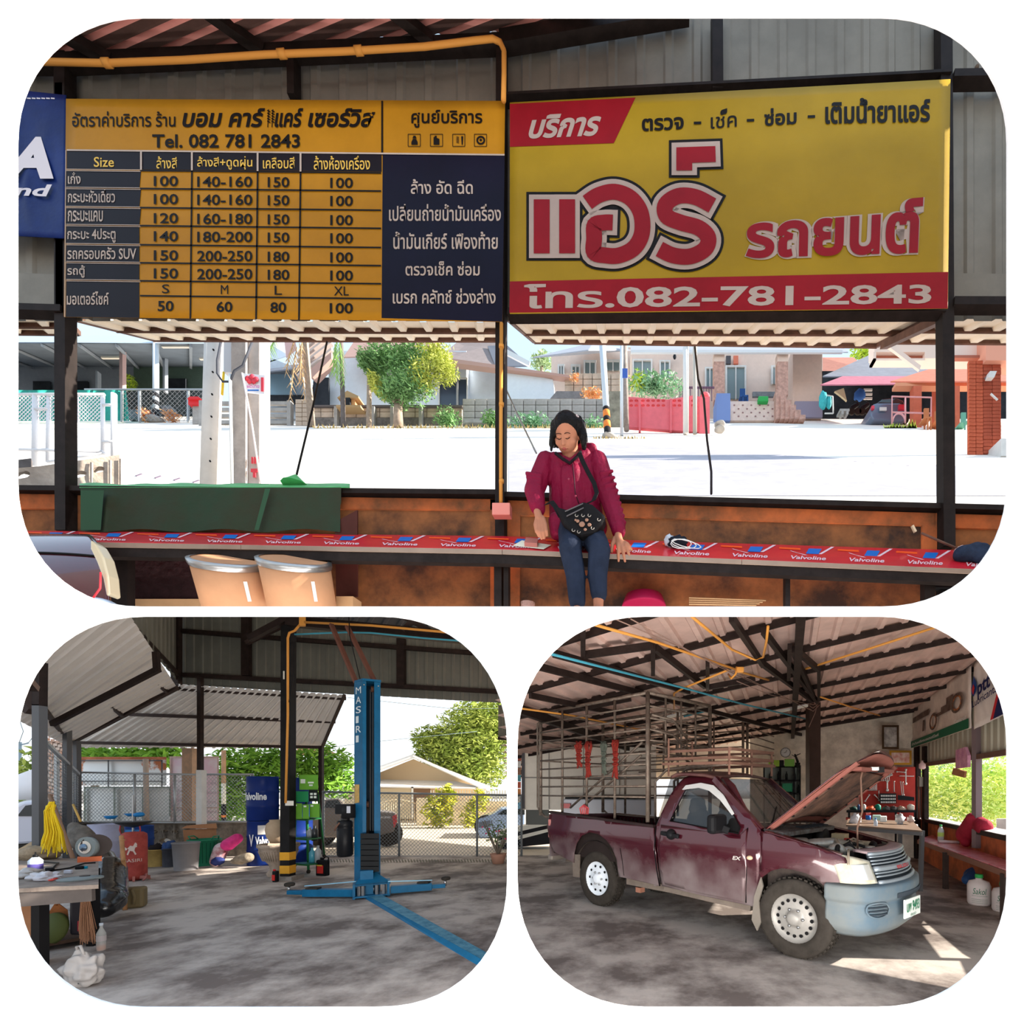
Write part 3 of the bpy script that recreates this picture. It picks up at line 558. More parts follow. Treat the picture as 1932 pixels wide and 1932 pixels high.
# striped pole, mailbox
def striped(name, label, u, w, v0, v1, Y, bands, mc, top=0):
    t = thing(name, label, 'pole', P(u, v1, Y), 'street poles'); b = MB(); b.tube([P(u+top, v0, Y), P(u, v1, Y)], w/2/900*Y, 10); b.obj('shaft', mc, t)
    for a, c, m in bands: f = (a-v0)/(v1-v0); b = MB(); b.tube([P(u+top*(1-f), a, Y), P(u+top*(1-(c-v0)/(v1-v0)), c, Y)], w/2/900*Y+.012, 10); b.obj('band', m, t)
    return t
BKB = mat('band_black', (40, 40, 44), .7); ORB = mat('band_orange', (240, 140, 70), .7); WHB = mat('band_white', (235, 235, 228), .7)
t = striped('utility_pole', 'slim white pole with black bands before the shed', 294, 9, 640, 794, 24, [(742, 750, BKB), (757, 765, BKB), (773, 793, BKB)], mat('pale_blue_post', (205, 216, 226), .7))
b = MB(); b.ball(P(292, 792, 23.6), (.42, .3, .15), 12, 8, .3); b.obj('stone_base', BLG, t)
t = thing('mailbox', 'red mailbox on a stubby concrete post', 'mailbox', P(370, 800, 22)); b = MB(); b.pr(355, 752, 377, 763, 22, .4); b.pp([(353, 752), (379, 752), (374, 748), (358, 748)], 21.9, .5); b.obj('box', mat('red_box', (226, 60, 66), .5), t); W_(BLG, t, 'post', (363, 763, 375, 800, 22.1, .25))
for i, (u, v, r) in enumerate(((275, 784, .32), (322, 787, .5))):
    t = thing('dry_shrub', ['low dry orange shrub left of the banded white pole', 'dry orange shrub right of the banded white pole'][i], 'shrub', P(u, 796, 23.5)); b = MB(); leaves(b, P(u, v, 23.5), (r, .3, .35), 160, .12, i+5, .2); b.obj('foliage', mat('dry_leaf', (240, 176, 120), .7, var=.3), t)
def fence_mesh(par, u0, u1, v0, v1, Y, pitch, r=.012, m=None, name='chain_link', Yf=None):
    b = MB(); k = 0; H = v1-v0; Yf = Yf or (lambda u: Y)
    u = u0-H
    while u < u1:
        for sg in (1, -1):
            a0, b0 = (u, v1), (u+H, v0)
            if sg < 0: a0, b0 = (u, v0), (u+H, v1)
            a, c = list(a0), list(b0); s_ = (c[1]-a[1])/(c[0]-a[0])
            if a[0] < u0: a[1] += s_*(u0-a[0]); a[0] = u0
            if c[0] > u1: c[1] -= s_*(c[0]-u1); c[0] = u1
            if c[0]-a[0] > .5: b.tube([P(a[0], a[1], Yf(a[0])), P(c[0], c[1], Yf(c[0]))], r, 3, cap=False)
        u += pitch
    return b.obj(name, m or GALV, par, kind='stuff')
t = thing('net_fence', 'teal green net stretched along the fence before the shed', 'fence', P(120, 793, 23)); b = MB(); b.grid(lambda s, q: P(-60+s*(298+6*q), 736+q*58, 23+.12*math.sin(s*40)), 60, 6); b.obj('net', mat('teal_net', (52, 160, 146), .7, var=.2, vs=2), t)
t = thing('wire_fence', 'wire fence with thin pale posts between the net and the mailbox', 'fence', P(300, 797, 23.2)); b = MB(); b.bar(P(160, 735, 23), P(400, 735, 23), .06); b.obj('top_rail', GALV, t)
for u in (227, 260, 352): W_(GALV, t, 'post', (u, 735, u+3, 795, 23, .08))
fence_mesh(t, 232, 400, 737, 794, 23.05, 9, .008)
for i, (u, v, w_, h_) in enumerate(((240, 772, 40, 18), (283, 764, 38, 12), (262, 786, 14, 10))):
    one('stored_block', mat('dim_store', (120, 124, 130), .8, var=.3), ['dark bundle stored behind the wire fence', 'low grey bench stored behind the wire fence', 'small grey block on the ground beside the banded pole'][i], 'block', lambda b: b.pr(u, v, u+w_, v+h_, 24.2, .4), bevel=.05)
# white gate on a block wall
t = thing('pierced_wall', 'old concrete block wall with oval holes below the white gate', 'wall', P(228, 915, 7))
b = MB(); Yp = lambda u: 6.3+(u-0)/228*.7
def ov(cx, cy, rx, ry, a=-.12): return [(cx+rx*math.cos(k*PI/8), cy+ry*math.sin(k*PI/8)+a*(rx*math.cos(k*PI/8))) for k in range(16)]
b.shape([(-40, 893), (75, 884), (227, 862), (228, 925), (-40, 935)], [ov(188, 890, 12, 6), ov(45, 878+26-26+22, 14, 8), ov(150, 899, 16, 7)], lambda u, v: P(u, v, Yp(u)))
b.obj('wall_face', mat('weathered_concrete', (172, 158, 146), .9, var=.3, vs=4, bump=.4), t, solid=.12)
b = MB(); b.shape([(-40, 880), (60, 868), (60, 884), (-40, 893)], [], lambda u, v: P(u, v, Yp(u)+.2)); b.obj('wall_face', mat('dark_concrete', (110, 104, 104), .9, var=.3), t, solid=.1)
for u in (172, 207, 227): W_(mat('weathered_concrete', ()), t, 'pilaster', (u-2, 872-(u-172)*.12, u+1, 918, Yp(u)-.07, .02))
t = thing('white_gate', 'white pipe gate with diamond mesh above the pierced wall', 'gate', P(130, 870, 7.3))
WP = mat('white_gate_paint', (232, 232, 236), .45)
for a in ((67, 745, 66, 880, 9), (215, 743, 215, 866, 9), (92, 748, 90, 872, 6), (112, 748, 112, 868, 6), (144, 748, 146, 868, 6), (194, 745, 194, 858, 6)): b = MB(); b.tube([P(a[0], a[1], 7.2), P(a[2], a[3], 7.2)], a[4]/2/900*7.2, 8); b.obj('upright', WP, t)
for a in ((-30, 744, 197, 744), (66, 772, 90, 771), (194, 764, 215, 764), (194, 834, 215, 833), (66, 850, 90, 848), (90, 872, 197, 855), (-30, 847, 194, 852)): b = MB(); b.tube([P(a[0], a[1], 7.18), P(a[2], a[3], 7.18)], .02, 6); b.obj('crossbar', WP, t)
fence_mesh(t, -30, 193, 747, 793, 7.2, 7.5, .006, WP, 'mesh')
# concrete utility poles close behind the wall
t = thing('concrete_pole', 'pale octagonal concrete utility pole with small bolt holes', 'pole', P(397, 912, 6.8))
b = MB(); b.tube([P(405, 600, 6.8), P(395, 925, 6.8)], .105, 8); b.obj('shaft', mat('pale_pole', (214, 208, 202), .8, var=.08, vs=3), t)
b = MB(); [b.ball(P(403-(v-650)*.03, v, 6.68), .014, 6, 4) for v in range(660, 910, 42)]; b.obj('bolt_holes', BLACK, t, kind='stuff')
t = thing('concrete_pole', 'broad weathered grey concrete pole with red painted marks', 'pole', P(463, 915, 6.6))
b = MB(); b.pr(437, 600, 463, 925, 6.6, .2); b.obj('shaft', mat('grey_pole', (172, 160, 152), .85, var=.2, vs=5, bump=.3), t); b = MB(); b.pr(463, 600, 489, 925, 6.65, .2); b.obj('flange', mat('grey_pole_light', (190, 178, 170), .85, var=.15, vs=5), t)
b = MB(); [b.pr(474+k*5, 862, 477+k*5, 874, 6.62, .01) for k in range(3)]; b.pr(473, 884, 486, 890, 6.62, .01); b.pr(477, 890, 482, 900, 6.62, .01); b.obj('red_marks', mat('red_paint', (220, 70, 80), .6), t)
W_(mat('meter_grey', (196, 196, 200), .5), thing('cable_duct', 'tall grey cable duct between the two concrete poles', 'duct', P(428, 915, 6.6)), 'duct', (422, 600, 436, 702, 6.7, .1)); 
one('white_downpipe', WHITE, 'white pipe standing against the broad concrete pole', 'pipe', lambda b: b.tube([P(434, 706, 6.5), P(438, 925, 6.5)], .018, 8))
one('cable_loop', mat('dark_cable', (70, 72, 80), .6), 'dark cable looping down between the two concrete poles', 'cable', lambda b: b.tube([P(418, 640, 6.55), P(410, 680, 6.5), P(410, 705, 6.5), P(420, 720, 6.5), P(434, 720, 6.5), P(442, 700, 6.5), P(458, 690, 6.5), P(478, 640, 6.5)], .014, 6))
one('yellow_sleeve', mat('yellow_plastic', (240, 200, 60), .5), 'yellow cable sleeve beside the pale octagonal pole', 'sleeve', lambda b: b.tube([P(422, 702, 6.6), P(419, 745, 6.6)], .014, 6))
t = thing('food_poster', 'small food stall banner on a pole with red writing', 'banner', P(478, 743, 6.4)); b = MB(); b.pp([(457, 704), (500, 708), (499, 744), (463, 740)], 6.4, .01); b.obj('sheet', mat('pale_sheet', (236, 236, 240), .5), t)
b = MB(); [b.lathe([(.04, 0), (.001, .001)], P(u, v, 6.385), 8, Matrix.Rotation(PI/2, 4, 'X')) for u, v in ((467, 714), (475, 711), (483, 716), (471, 719), (479, 719))]; b.pr(492, 712, 497, 738, 6.39, .004); b.obj('red_print', mat('red_print', (224, 70, 84), .5), t, kind='stuff'); b = MB(); text(b, 'ผัดไทย', (466, 724, 489, 732), on(6.4)); b.obj('lettering', mat('pink_print', (210, 80, 170), .5), t); b = MB(); b.pr(467, 735, 488, 737, 6.392, .003); b.obj('blue_line', mat('blue_print', (20, 110, 200)), t)
one('bamboo_stick', mat('pale_pink_stick', (226, 208, 204), .6), 'long slanting pale stick holding the food banner', 'stick', lambda b: b.tube([P(457, 704, 6.35), P(475, 800, 6.35), P(493, 920, 6.35)], .012, 6))
# slatted concrete fence, brick pier, block walls
for i, (u0, u1, lb) in enumerate(((375, 437, 'slatted concrete fence left of the broad pole'), (490, 543, 'slatted concrete fence right of the broad pole'))):
    t = thing('slat_fence', lb, 'fence', P(u0, 803, 21.4), 'concrete slat fences')
    for v in (757, 769, 781, 793): W_(BLG, t, 'slat', (u0, v, u1, v+6, 21.4, .1))
    for u in (u0, u1-2): W_(BLG, t, 'post', (u, 755, u+7, 804, 21.3, .2))
t = thing('grey_shed', 'pale grey lean-to with blue sheets behind the slatted fence', 'building', P(530, 800, 23)); poly(mat('light_tin', (205, 216, 228), .5, var=.1), t, 'wall', [(488, 665), (572, 700), (572, 790), (488, 790)], 25, 1); poly(mat('blue_tin', (150, 186, 208), .5), t, 'sheet', [(504, 706), (548, 706), (548, 748), (504, 748)], 24.6, .1); poly(DKI, t, 'opening', [(490, 745), (572, 745), (572, 760), (490, 760)], 24.5, .1)
quad3(mat('dark_grey_roof', (120, 124, 134), .7), t, 'roof', (488, 705, 23.5), (625, 690, 23.5), (610, 684, 26), (488, 697, 26)); quad3(mat('white_rib_roof', (226, 232, 240), .6), t, 'roof', (488, 690, 25), (545, 672, 25), (560, 640, 28), (488, 640, 28)); quad3(mat('salmon_roof', (220, 176, 168), .6), t, 'roof_edge', (540, 676, 24.8), (560, 660, 24.8), (556, 640, 25), (536, 640, 26))
t = thing('brick_pier', 'square sand coloured brick pier at the end of the block wall', 'pillar', P(568, 803, 21.3))
bk0 = None
def blocks(par, m, u0, v0, u1, v1, Y, nu, nv, name='block', d=.25, gap=1.2, off=True):
    first = None; du = (u1-u0)/nu; dv = (v1-v0)/nv; o = None
    for j in range(nv):
        for i in range(nu):
            uu = u0+i*du; sh = .0
            dl = P(uu, v0+j*dv, Y)-P(u0, v0, Y)
            if first is None:
                b = MB(); b.pr(u0+gap/2, v0+gap/2, u0+du-gap/2, v0+dv-gap/2, Y, d); first = b.obj(name, m, par); base = first.location.copy(); o = first
            else:
                o = first.copy(); COL.objects.link(o); o.location = base+dl+V((0, R.uniform(-.006, .006), 0))
W_(mat('mortar', (150, 140, 130), .95), t, 'core', (558, 754, 582, 804, 21.35, .3)); blocks(t, BLK, 557, 753, 583, 803, 21.3, 2, 6, 'brick')
t = thing('block_wall', 'tan concrete block wall along the white house garden', 'wall', P(720, 803, 21.3)); W_(mat('mortar', ()), t, 'core', (584, 768, 872, 800, 21.4, .15)); blocks(t, BLK, 583, 766, 872, 788, 21.3, 13, 2); W_(mat('dark_cap', (110, 104, 104), .9), t, 'coping', (583, 764, 872, 767, 21.2, .3)); W_(mat('pierced_base', (128, 122, 118), .9, var=.35, vs=6), t, 'base_course', (583, 788, 872, 805, 21.25, .2))
for u in (630, 700, 736, 790): W_(BLG, t, 'pier', (u, 766, u+6, 806, 21.1, .2))
t = thing('block_wall', 'grey concrete block wall beside the middle window post', 'wall', P(910, 800, 20.8)); W_(mat('mortar', ()), t, 'core', (873, 753, 1150, 812, 20.9, .15)); blocks(t, BLG, 873, 752, 1148, 800, 20.8, 12, 4); W_(BLG, t, 'ledge', (876, 790, 960, 797, 20.5, .2))
t = thing('block_wall', 'ruined tan block wall with vines above the grey wall', 'wall', P(1115, 740, 22.5)); W_(mat('mortar', ()), t, 'core', (1066, 706, 1168, 740, 22.6, .2)); blocks(t, BLK, 1065, 704, 1170, 738, 22.5, 6, 3)
poly(mat('broken_tile', (140, 138, 140), .8, var=.2), thing('tile_canopy', 'broken grey corrugated tile canopy above the grey wall', 'roof', P(1070, 752, 21)), 'roof_sheet', [(1050, 738), (1096, 738), (1104, 752), (1038, 752)], 21.5, .6)
t = thing('dry_vine', 'dry orange leaves piled on the broken tile canopy', 'plant', P(1115, 750, 21.2)); b = MB(); leaves(b, P(1118, 744, 21.4), (.6, .4, .2), 300, .09, 8, .1); leaves(b, P(1085, 712, 22.2), (.3, .2, .3), 90, .08, 9, .1); b.obj('foliage', mat('dry_leaf', ()), t)
t = thing('mossy_wall', 'dark mossy concrete wall end beside the pink wall', 'wall', P(1160, 820, 20)); W_(mat('mossy_concrete', (150, 146, 132), .9, var=.4, vs=2.5), t, 'wall_body', (1148, 738, 1186, 822, 20.3, .4))
# palms
PT = mat('palm_trunk', (170, 152, 136), .9, var=.2, vs=8); PF = mat('palm_frond', (160, 200, 110), .6, var=.3); PD = mat('dry_frond', (214, 176, 132), .8, var=.25)
def frond(b, a, c, sag, w, seed):
    a, c = V(a), V(c); q = random.Random(seed); pts = [a.lerp(c, k/10)+V((0, 0, sag*math.sin(k/10*PI))) for k in range(11)]
    b.tube(pts, .02, 4)
    for k in range(1, 11):
        for sg in (-1, 1):
            p = pts[k]; L = w*(.5+.5*math.sin(k/10*PI)+.2*q.random()); t = p+V((sg*L*.45, q.uniform(-.1, .1), -L)); b.add([p+V((0, 0, .05)), p-V((0, 0, .06)), t], [(0, 1, 2)], False)
for i, (u, ub, v0, v1, w_, m, lb) in enumerate(((573, 588, 600, 806, 12, PT, 'leaning pale palm trunk with dry hanging fronds'), (643, 648, 600, 812, 8, mat('dark_palm_trunk', (120, 112, 110), .9, var=.2), 'slim dark palm trunk with one green hanging frond'), (697, 696, 690, 812, 9, PT, 'short brown trunk before the white house window'))):
    t = thing('palm_tree', lb, 'tree', P(ub, v1, 20.4)); Y = 20.4; b = MB(); b.tube([P(u+(ub-u)*k/6, v0+(v1-v0)*k/6, Y) for k in range(7)], [w_/2/900*Y*(.8+.05*k) for k in range(7)], 8); b.obj('trunk', m, t)
    if i == 0:
        for k, a in enumerate(((560, 655, 548, 748), (565, 648, 575, 750), (556, 640, 540, 700), (570, 640, 566, 720))): b = MB(); frond(b, P(a[0], a[1], Y-.3), P(a[2], a[3], Y-.4), .1, .45, k); b.obj('frond', PD, t)
        b = MB(); frond(b, P(520, 640, Y), P(505, 668, Y), .05, .5, 9); b.obj('frond', PF, t)
    if i == 1:
        for k, a in enumerate(((636, 640, 628, 700), (640, 640, 648, 722), (632, 650, 636, 715))): b = MB(); frond(b, P(a[0], a[1], Y-.3), P(a[2], a[3], Y-.4), .1, .5, k); b.obj('frond', PF, t)
# leafy tree
t = thing('leafy_tree', 'leafy green and yellow tree growing before the white house', 'tree', P(752, 808, 20.2)); b = MB(); b.tube([P(752, 810, 20.2), P(751, 775, 20.2), P(752, 762, 20.2)], [.22, .18, .16], 8); b.tube([P(752, 764, 20.2), P(738, 748, 20.2), P(725, 725, 20.2)], [.12, .1, .06], 7); b.tube([P(753, 764, 20.2), P(762, 740, 20.2), P(790, 705, 20.2)], [.12, .09, .05], 7); b.obj('trunk', PT, t)
b = MB()
for k, (u, v, rx, rz) in enumerate(((728, 678, .9, .8), (770, 672, 1.1, .9), (775, 725, 1.0, .75), (700, 690, .5, .4), (745, 742, .7, .4))): leaves(b, P(u, v, 20), (rx, .8, rz), 1300, .10, 20+k, .2, .3)
b.obj('crown', mat('leaf_green', (132, 176, 112), .6, var=.35, vs=1.2), t)
b = MB()
for k, (u, v, rx, rz) in enumerate(((820, 668, .8, .7), (838, 695, .55, .5), (800, 710, .7, .6), (715, 730, .35, .3))): leaves(b, P(u, v, 19.9), (rx, .7, rz), 1000, .09, 40+k, .2, .3)
b.obj('crown', mat('leaf_yellow', (204, 212, 104), .6, var=.3, vs=1.5), t)
# white house
t = thing('white_house', 'white bungalow with dark door and brown eaves behind the block wall', 'house', P(760, 790, 24))
W_(WHW, t, 'wall', (620, 662, 880, 800, 24, 3)); W_(WHW, t, 'wall', (872, 690, 955, 800, 24.4, 2)); poly(WHW, t, 'wall', [(955, 698), (1043, 716), (1046, 756), (955, 756)], 22.5, 1)
for q in ((730, 714, 752, 755), (754, 714, 778, 755), (829, 714, 861, 768), (864, 714, 880, 768)): b = MB(); b.pr(*q, 23.95, .06); o = b.obj('window' if q[0] < 800 else 'door', mat('dark_glass_blue', (60, 72, 88), .2), t); b = MB(); [b.pr(a, c, e, f, 23.88, .06) for a, c, e, f in ((q[0]-2, q[1]-2, q[2]+2, q[1]), (q[0]-2, q[1], q[0], q[3]), (q[2], q[1], q[2]+2, q[3]))]; b.obj('frame', WHITE, t)
quad3(mat('brown_eave', (196, 160, 150), .7), t, 'roof', (648, 676, 22.8), (835, 668, 22.8), (830, 640, 24), (672, 640, 24)); quad3(mat('grey_brown_roof', (150, 138, 136), .7, var=.1), t, 'roof', (820, 682, 23), (965, 698, 23), (935, 648, 25), (862, 648, 25))
quad3(mat('brown_eave', ()), t, 'roof_edge', (850, 684, 22.3), (1076, 712, 22.3), (1076, 708, 22.3), (850, 676, 22.3), th=(0, .3, 0)); quad3(mat('dark_grey_roof', ()), t, 'roof', (935, 694, 23), (1000, 692, 23), (955, 652, 24.5), (920, 655, 24.5)); quad3(mat('white_fascia', (226, 232, 238), .6), t, 'fascia', (955, 658, 22.4), (1000, 682, 22.4), (998, 690, 22.4), (955, 668, 22.4), th=(0, .1, 0))
poly(mat('brown_eave', ()), t, 'porch_roof', [(578, 702), (625, 664), (625, 676), (590, 712)], 22.4, .4); poly(DKI, t, 'porch_opening', [(592, 712), (620, 712), (620, 765), (585, 765)], 23.5, .1)
for k in range(4): poly(mat('pale_rafter', (214, 196, 188), .7), t, 'rafter', [(560, 706-k*14), (625, 655-k*14), (625, 660-k*14), (560, 710-k*14)], 23.2, .2)
t = thing('spirit_house', 'small roofed spirit house standing on the block wall', 'shrine', P(655, 768, 21)); 
b = MB(); b.pr(645, 748, 670, 766, 21, .5); b.obj('body', mat('orange_shrine', (224, 170, 118), .7), t); poly(mat('shrine_roof', (190, 160, 120), .7), t, 'roof', [(636, 750), (655, 737), (676, 747), (676, 750)], 20.9, .6); W_(mat('shrine_roof', ()), t, 'base', (634, 764, 680, 768, 20.9, .6)); W_(DKI, t, 'opening', (652, 750, 660, 764, 20.9, .1))
for i, (u, v, rx, rz, n, c, lb) in enumerate(((845, 792, .65, .5, 420, 'leaf_green', 'green bush with yellow flowers at the end of the block wall'), (930, 797, .6, .4, 420, 'leaf_green', 'low green bush left of the middle window post'), (1000, 800, 1.1, .4, 700, 'hedge_green', 'long green weeds below the grey wall right of the post'), (1120, 805, .55, .32, 320, 'hedge_green', 'green weeds at the foot of the orange banded pole'), (1235, 728, 1.3, .55, 900, 'hedge_green', 'dense green shrubs behind the pink wall'), (1205, 722, .4, .3, 200, 'lime_leaf', 'bright yellow-green bush at the end of the pink wall'))):
    t = thing('garden_bush', lb, 'bush', P(u, v+15, 20.2)); b = MB(); leaves(b, P(u, v, 20.2 if i < 4 else 19), (rx, .5, rz), n, .11, 60+i, .1); b.obj('foliage', mat(c, (140, 188, 146) if c == 'hedge_green' else (1, 1, 1), .6, var=.35, vs=2), t)
t = thing('dry_grass', 'dry yellow grass at the roadside below the walls', 'grass', P(1000, 825, 20), None); b = MB()
for u in range(590, 1140, 3): b.add([P(u, 806+R.uniform(-1, 8)*(u/1000), 19.8), P(u+4, 808+R.uniform(0, 8)*(u/1000), 19.8), P(u+R.uniform(-3, 5), 798+R.uniform(0, 8), 19.8)], [(0, 1, 2)])
for u in range(1120, 1215, 2): b.add([P(u, 832+R.uniform(-3, 4), 15.4), P(u+5, 832+R.uniform(-3, 4), 15.4), P(u+R.uniform(-3, 6), 820+R.uniform(0, 8), 15.4)], [(0, 1, 2)])
b.obj('blades', mat('yellow_grass', (236, 200, 130), .8, var=.2), t); t['kind'] = 'stuff'
# poles at the middle
t = striped('utility_pole', 'leaning grey pole with orange and black bands', 1147, 12, 640, 828, 16, [(770, 776, BKB), (776, 788, ORB), (788, 796, BKB), (796, 808, ORB), (808, 827, BKB)], mat('pale_blue_post', ()), -11); b = MB(); b.ball(P(1150, 828, 15.8), (.3, .3, .08), 10, 6, .3); b.obj('stone_base', BLG, t)
striped('utility_pole', 'thin pale blue pole carrying a small blue sign', 1173, 6, 640, 822, 16.3, [], mat('pale_blue_post', ())); striped('utility_pole', 'rough brown trunk pole twined with dark cable', 1182, 10, 640, 812, 17, [], mat('trunk_pole', (150, 140, 134), .9, var=.3, vs=5), -4)
striped('utility_pole', 'white square post before the cream house', 1294, 11, 640, 818, 16.6, [], mat('white_post', (232, 230, 226), .7)); striped('utility_pole', 'slim beige post beside the white square post', 1311, 8, 640, 818, 16.5, [], mat('beige_post', (192, 186, 176), .7))
one('blue_sign', mat('blue_sign', (74, 108, 190), .5), 'small blue sign fixed on the thin pale pole', 'sign', lambda b: b.pr(1174, 695, 1184, 712, 16, .03))
# pink wall
PK = mat('pink_wall_paint', (232, 118, 128), .8, var=.08); t = thing('pink_wall', 'pink garden wall with two rows of small openings', 'wall', P(1260, 818, 17.5))
hs = []
for u0, n in ((1187, 2), (1209, 5), (1268, 3), (1303, 1)):
    for k in range(n):
        for v in (759, 768): hs.append(ov(u0+4+k*9.6, v, 3.6, 2.6, 0))
b = MB(); b.shape([(1185, 752), (1262, 757), (1308, 749), (1322, 752), (1322, 818), (1185, 808)], hs, lambda u, v: P(u, v, 17.5)); b.obj('wall_face', PK, t, solid=.15)
W_(mat('grey_gap', (170, 170, 176), .8), t, 'gap_backing', (1187, 756, 1318, 772, 17.8, .05))
for u in (1205, 1264): W_(PK, t, 'pier', (u, 752, u+4, 812, 17.35, .2))
b = MB(); b.pr(1320, 748, 1339, 820, 17.2, .35); b.ball(P(1330, 748, 17.35), (.18, .18, .1), 10, 6); b.obj('gate_pillar', PK, t)
for v in (797, 806): one('step_stone', BLG, 'flat grey stone beside the pink gate pillar, '+('upper' if v < 800 else 'lower')+' of two', 'stone', lambda b: b.ball(P(1358, v+4, 16.5), (.2, .2, .06), 12, 6, .2), group='stones by the pink gate pillar')
# cream house
t = thing('cream_house', 'cream bungalow with stone columns and tiled terrace steps', 'house', P(1350, 790, 26))
W_(CREAM, t, 'wall', (1185, 655, 1552, 790, 27, 2)); poly(CREAM, t, 'wall', [(1040, 672), (1190, 662), (1190, 745), (1040, 745)], 25.5, .8); W_(CREAM, t, 'wall', (1496, 655, 1551, 788, 25, 1.5)); W_(mat('grey_violet_plinth', (160, 160, 184), .8), t, 'plinth', (1500, 757, 1552, 787, 24.9, .1))
quad3(mat('grey_house_roof', (176, 180, 190), .7), t, 'roof', (1190, 668, 23.5), (1600, 666, 23.5), (1580, 648, 25), (1190, 648, 25)); quad3(mat('grey_house_roof', ()), t, 'roof', (1005, 676, 24), (1110, 662, 24), (1190, 662, 25), (1120, 648, 25.5)); W_(mat('white_fascia', ()), t, 'fascia', (1190, 660, 1590, 665, 23.4, .1))
for q in ((1104, 682, 1122, 705), (1145, 681, 1168, 698), (1196, 680, 1228, 720), (1247, 682, 1262, 712), (1333, 695, 1346, 730), (1372, 692, 1405, 752), (1458, 692, 1518, 724), (1055, 690, 1062, 705), (1080, 690, 1092, 704)):
    Y = 25.4 if q[0] < 1180 else (24.9 if q[0] > 1450 and q[0] < 1 else 26.9); Y = 24.9 if q[0] == 1458 and False else Y
    b = MB(); b.pr(*q, Y, .05); o = b.obj('window' if q[3]-q[1] < 45 else 'door', mat('greenish_glass', (120, 138, 140), .15), t)
    b = MB(); [b.pr(a, c, e, f, Y-.08, .1) for a, c, e, f in ((q[0]-3, q[1]-3, q[2]+3, q[1]), (q[0]-3, q[1], q[0], q[3]), (q[2], q[1], q[2]+3, q[3]), ((q[0]+q[2])/2-1, q[1], (q[0]+q[2])/2+1, q[3]))]; b.obj('frame', WHITE, t)
b = MB(); [b.pr(1458+k*4, 692, 1459+k*4, 724, 26.7, .03) for k in range(15)]; b.obj('window_bars', WHITE, t, kind='stuff')
ST = mat('stone_cladding', (204, 164, 150), .85, var=.25, vs=7)
for q, v1 in ((1347, 755), (1467, 745)):
    b = MB(); b.pr(q, 664, q+20, 682, 23.6, .4); b.obj('column_head', CREAM, t); W_(ST, t, 'column', (q, 682, q+20, v1, 23.6, .4))
b = MB(); b.pr(1377, 757, 1470, 793, 23.2, 3); b.obj('terrace_block', mat('speckled_tile', (226, 206, 196), .7, var=.12, vs=6), t); W_(mat('blue_panel', (126, 150, 204), .8), t, 'blue_side', (1352, 742, 1378, 793, 23.1, 1))
for k in range(6): W_(ST, t, 'stair', (1464+k*9, 735+k*9.5, 1475+k*9, 790, 22.9-k*.1, .5))
b = MB(); [b.pr(1384+i*16+(j % 2)*8, 763+j*7, 1387+i*16+(j % 2)*8, 765+j*7, 23.18, .03) for i in range(6) for j in range(4)]; b.obj('tile_dots', mat('dot_brown', (150, 120, 120), .8), t, kind='stuff')
b = MB(); [b.pr(1282+k*5, 731, 1283.5+k*5, 756, 22.8, .04) for k in range(13)]; b.pr(1280, 729, 1348, 732, 22.8, .05); b.obj('railing', mat('purple_rail', (120, 90, 110), .6), t)
for i, (u, c, lb) in enumerate(((1370, (90, 88, 92), 'dark framed picture over the terrace door'), (1384, (226, 130, 104), 'orange framed picture over the terrace door'))): one('wall_picture', mat('pic%d' % i if 0 else ('grey_picture' if i == 0 else 'orange_picture'), c, .5), lb, 'picture', lambda b: b.pr(u, 671, u+9, 686, 26.8, .08))
one('wall_lantern', DKI, 'small black lantern on the cream wall', 'lamp', lambda b: b.ball(P(1273, 673, 26.7), (.1, .1, .14), 8, 6))
t = thing('plastic_chair', 'blue plastic chair on the terrace of the cream house', 'chair', P(1404, 757, 23.6)); CB = mat('blue_plastic', (44, 82, 140), .5)
for nm, q in (('backrest', (1396, 733, 1406, 747, 23.9, .05)), ('seat', (1396, 745, 1412, 748, 23.5, .4)), ('leg', (1397, 747, 1399, 757, 23.9, .05)), ('leg', (1410, 747, 1412, 757, 23.5, .05)), ('leg', (1401, 747, 1403, 757, 23.5, .05))): W_(CB, t, nm, q)
one('green_crate', mat('green_plastic', (60, 170, 90), .5), 'green plastic crate on the tiled terrace', 'crate', lambda b: b.pr(1431, 747, 1450, 757, 23.0, .3), bevel=.03)
one('low_wall_shelf', mat('dim_store', ()), 'grey low wall behind the green crate on the terrace', 'wall', lambda b: b.pr(1420, 739, 1470, 748, 23.7, .1))
# right: carport, car, brick pillar
t = thing('carport', 'long carport with grey tiled and maroon sheet roofs', 'building', P(1680, 800, 22)); GT = mat('grey_tile_roof', (138, 140, 150), .8, var=.12, vs=3)
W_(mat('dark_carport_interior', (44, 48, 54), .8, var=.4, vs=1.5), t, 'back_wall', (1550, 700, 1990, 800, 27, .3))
for k in range(6): a = k/6; c = (k+1)/6; quad3(GT, t, 'roof_sheet', (1552+a*240, 712, 23), (1552+c*240, 712, 23), (1640+c*190, 672, 27), (1640+a*190, 672, 27))
for k in range(5): a = k/5; c = (k+1)/5; quad3(mat('maroon_roof', (196, 120, 134), .6, var=.1), t, 'canopy_sheet', (1548+a*240, 728-a*2, 21.8), (1548+c*240, 728-c*2, 21.8), (1590+c*180, 712, 23), (1590+a*180, 712, 23))
quad3(mat('orange_roof', (224, 130, 104), .6, var=.1), t, 'roof_sheet', (1680, 722, 20.5), (1990, 722, 19.5), (1990, 680, 23), (1800, 684, 23)); W_(mat('orange_beam', (226, 158, 124), .7), t, 'beam', (1690, 722, 1990, 728, 20.4, .3))
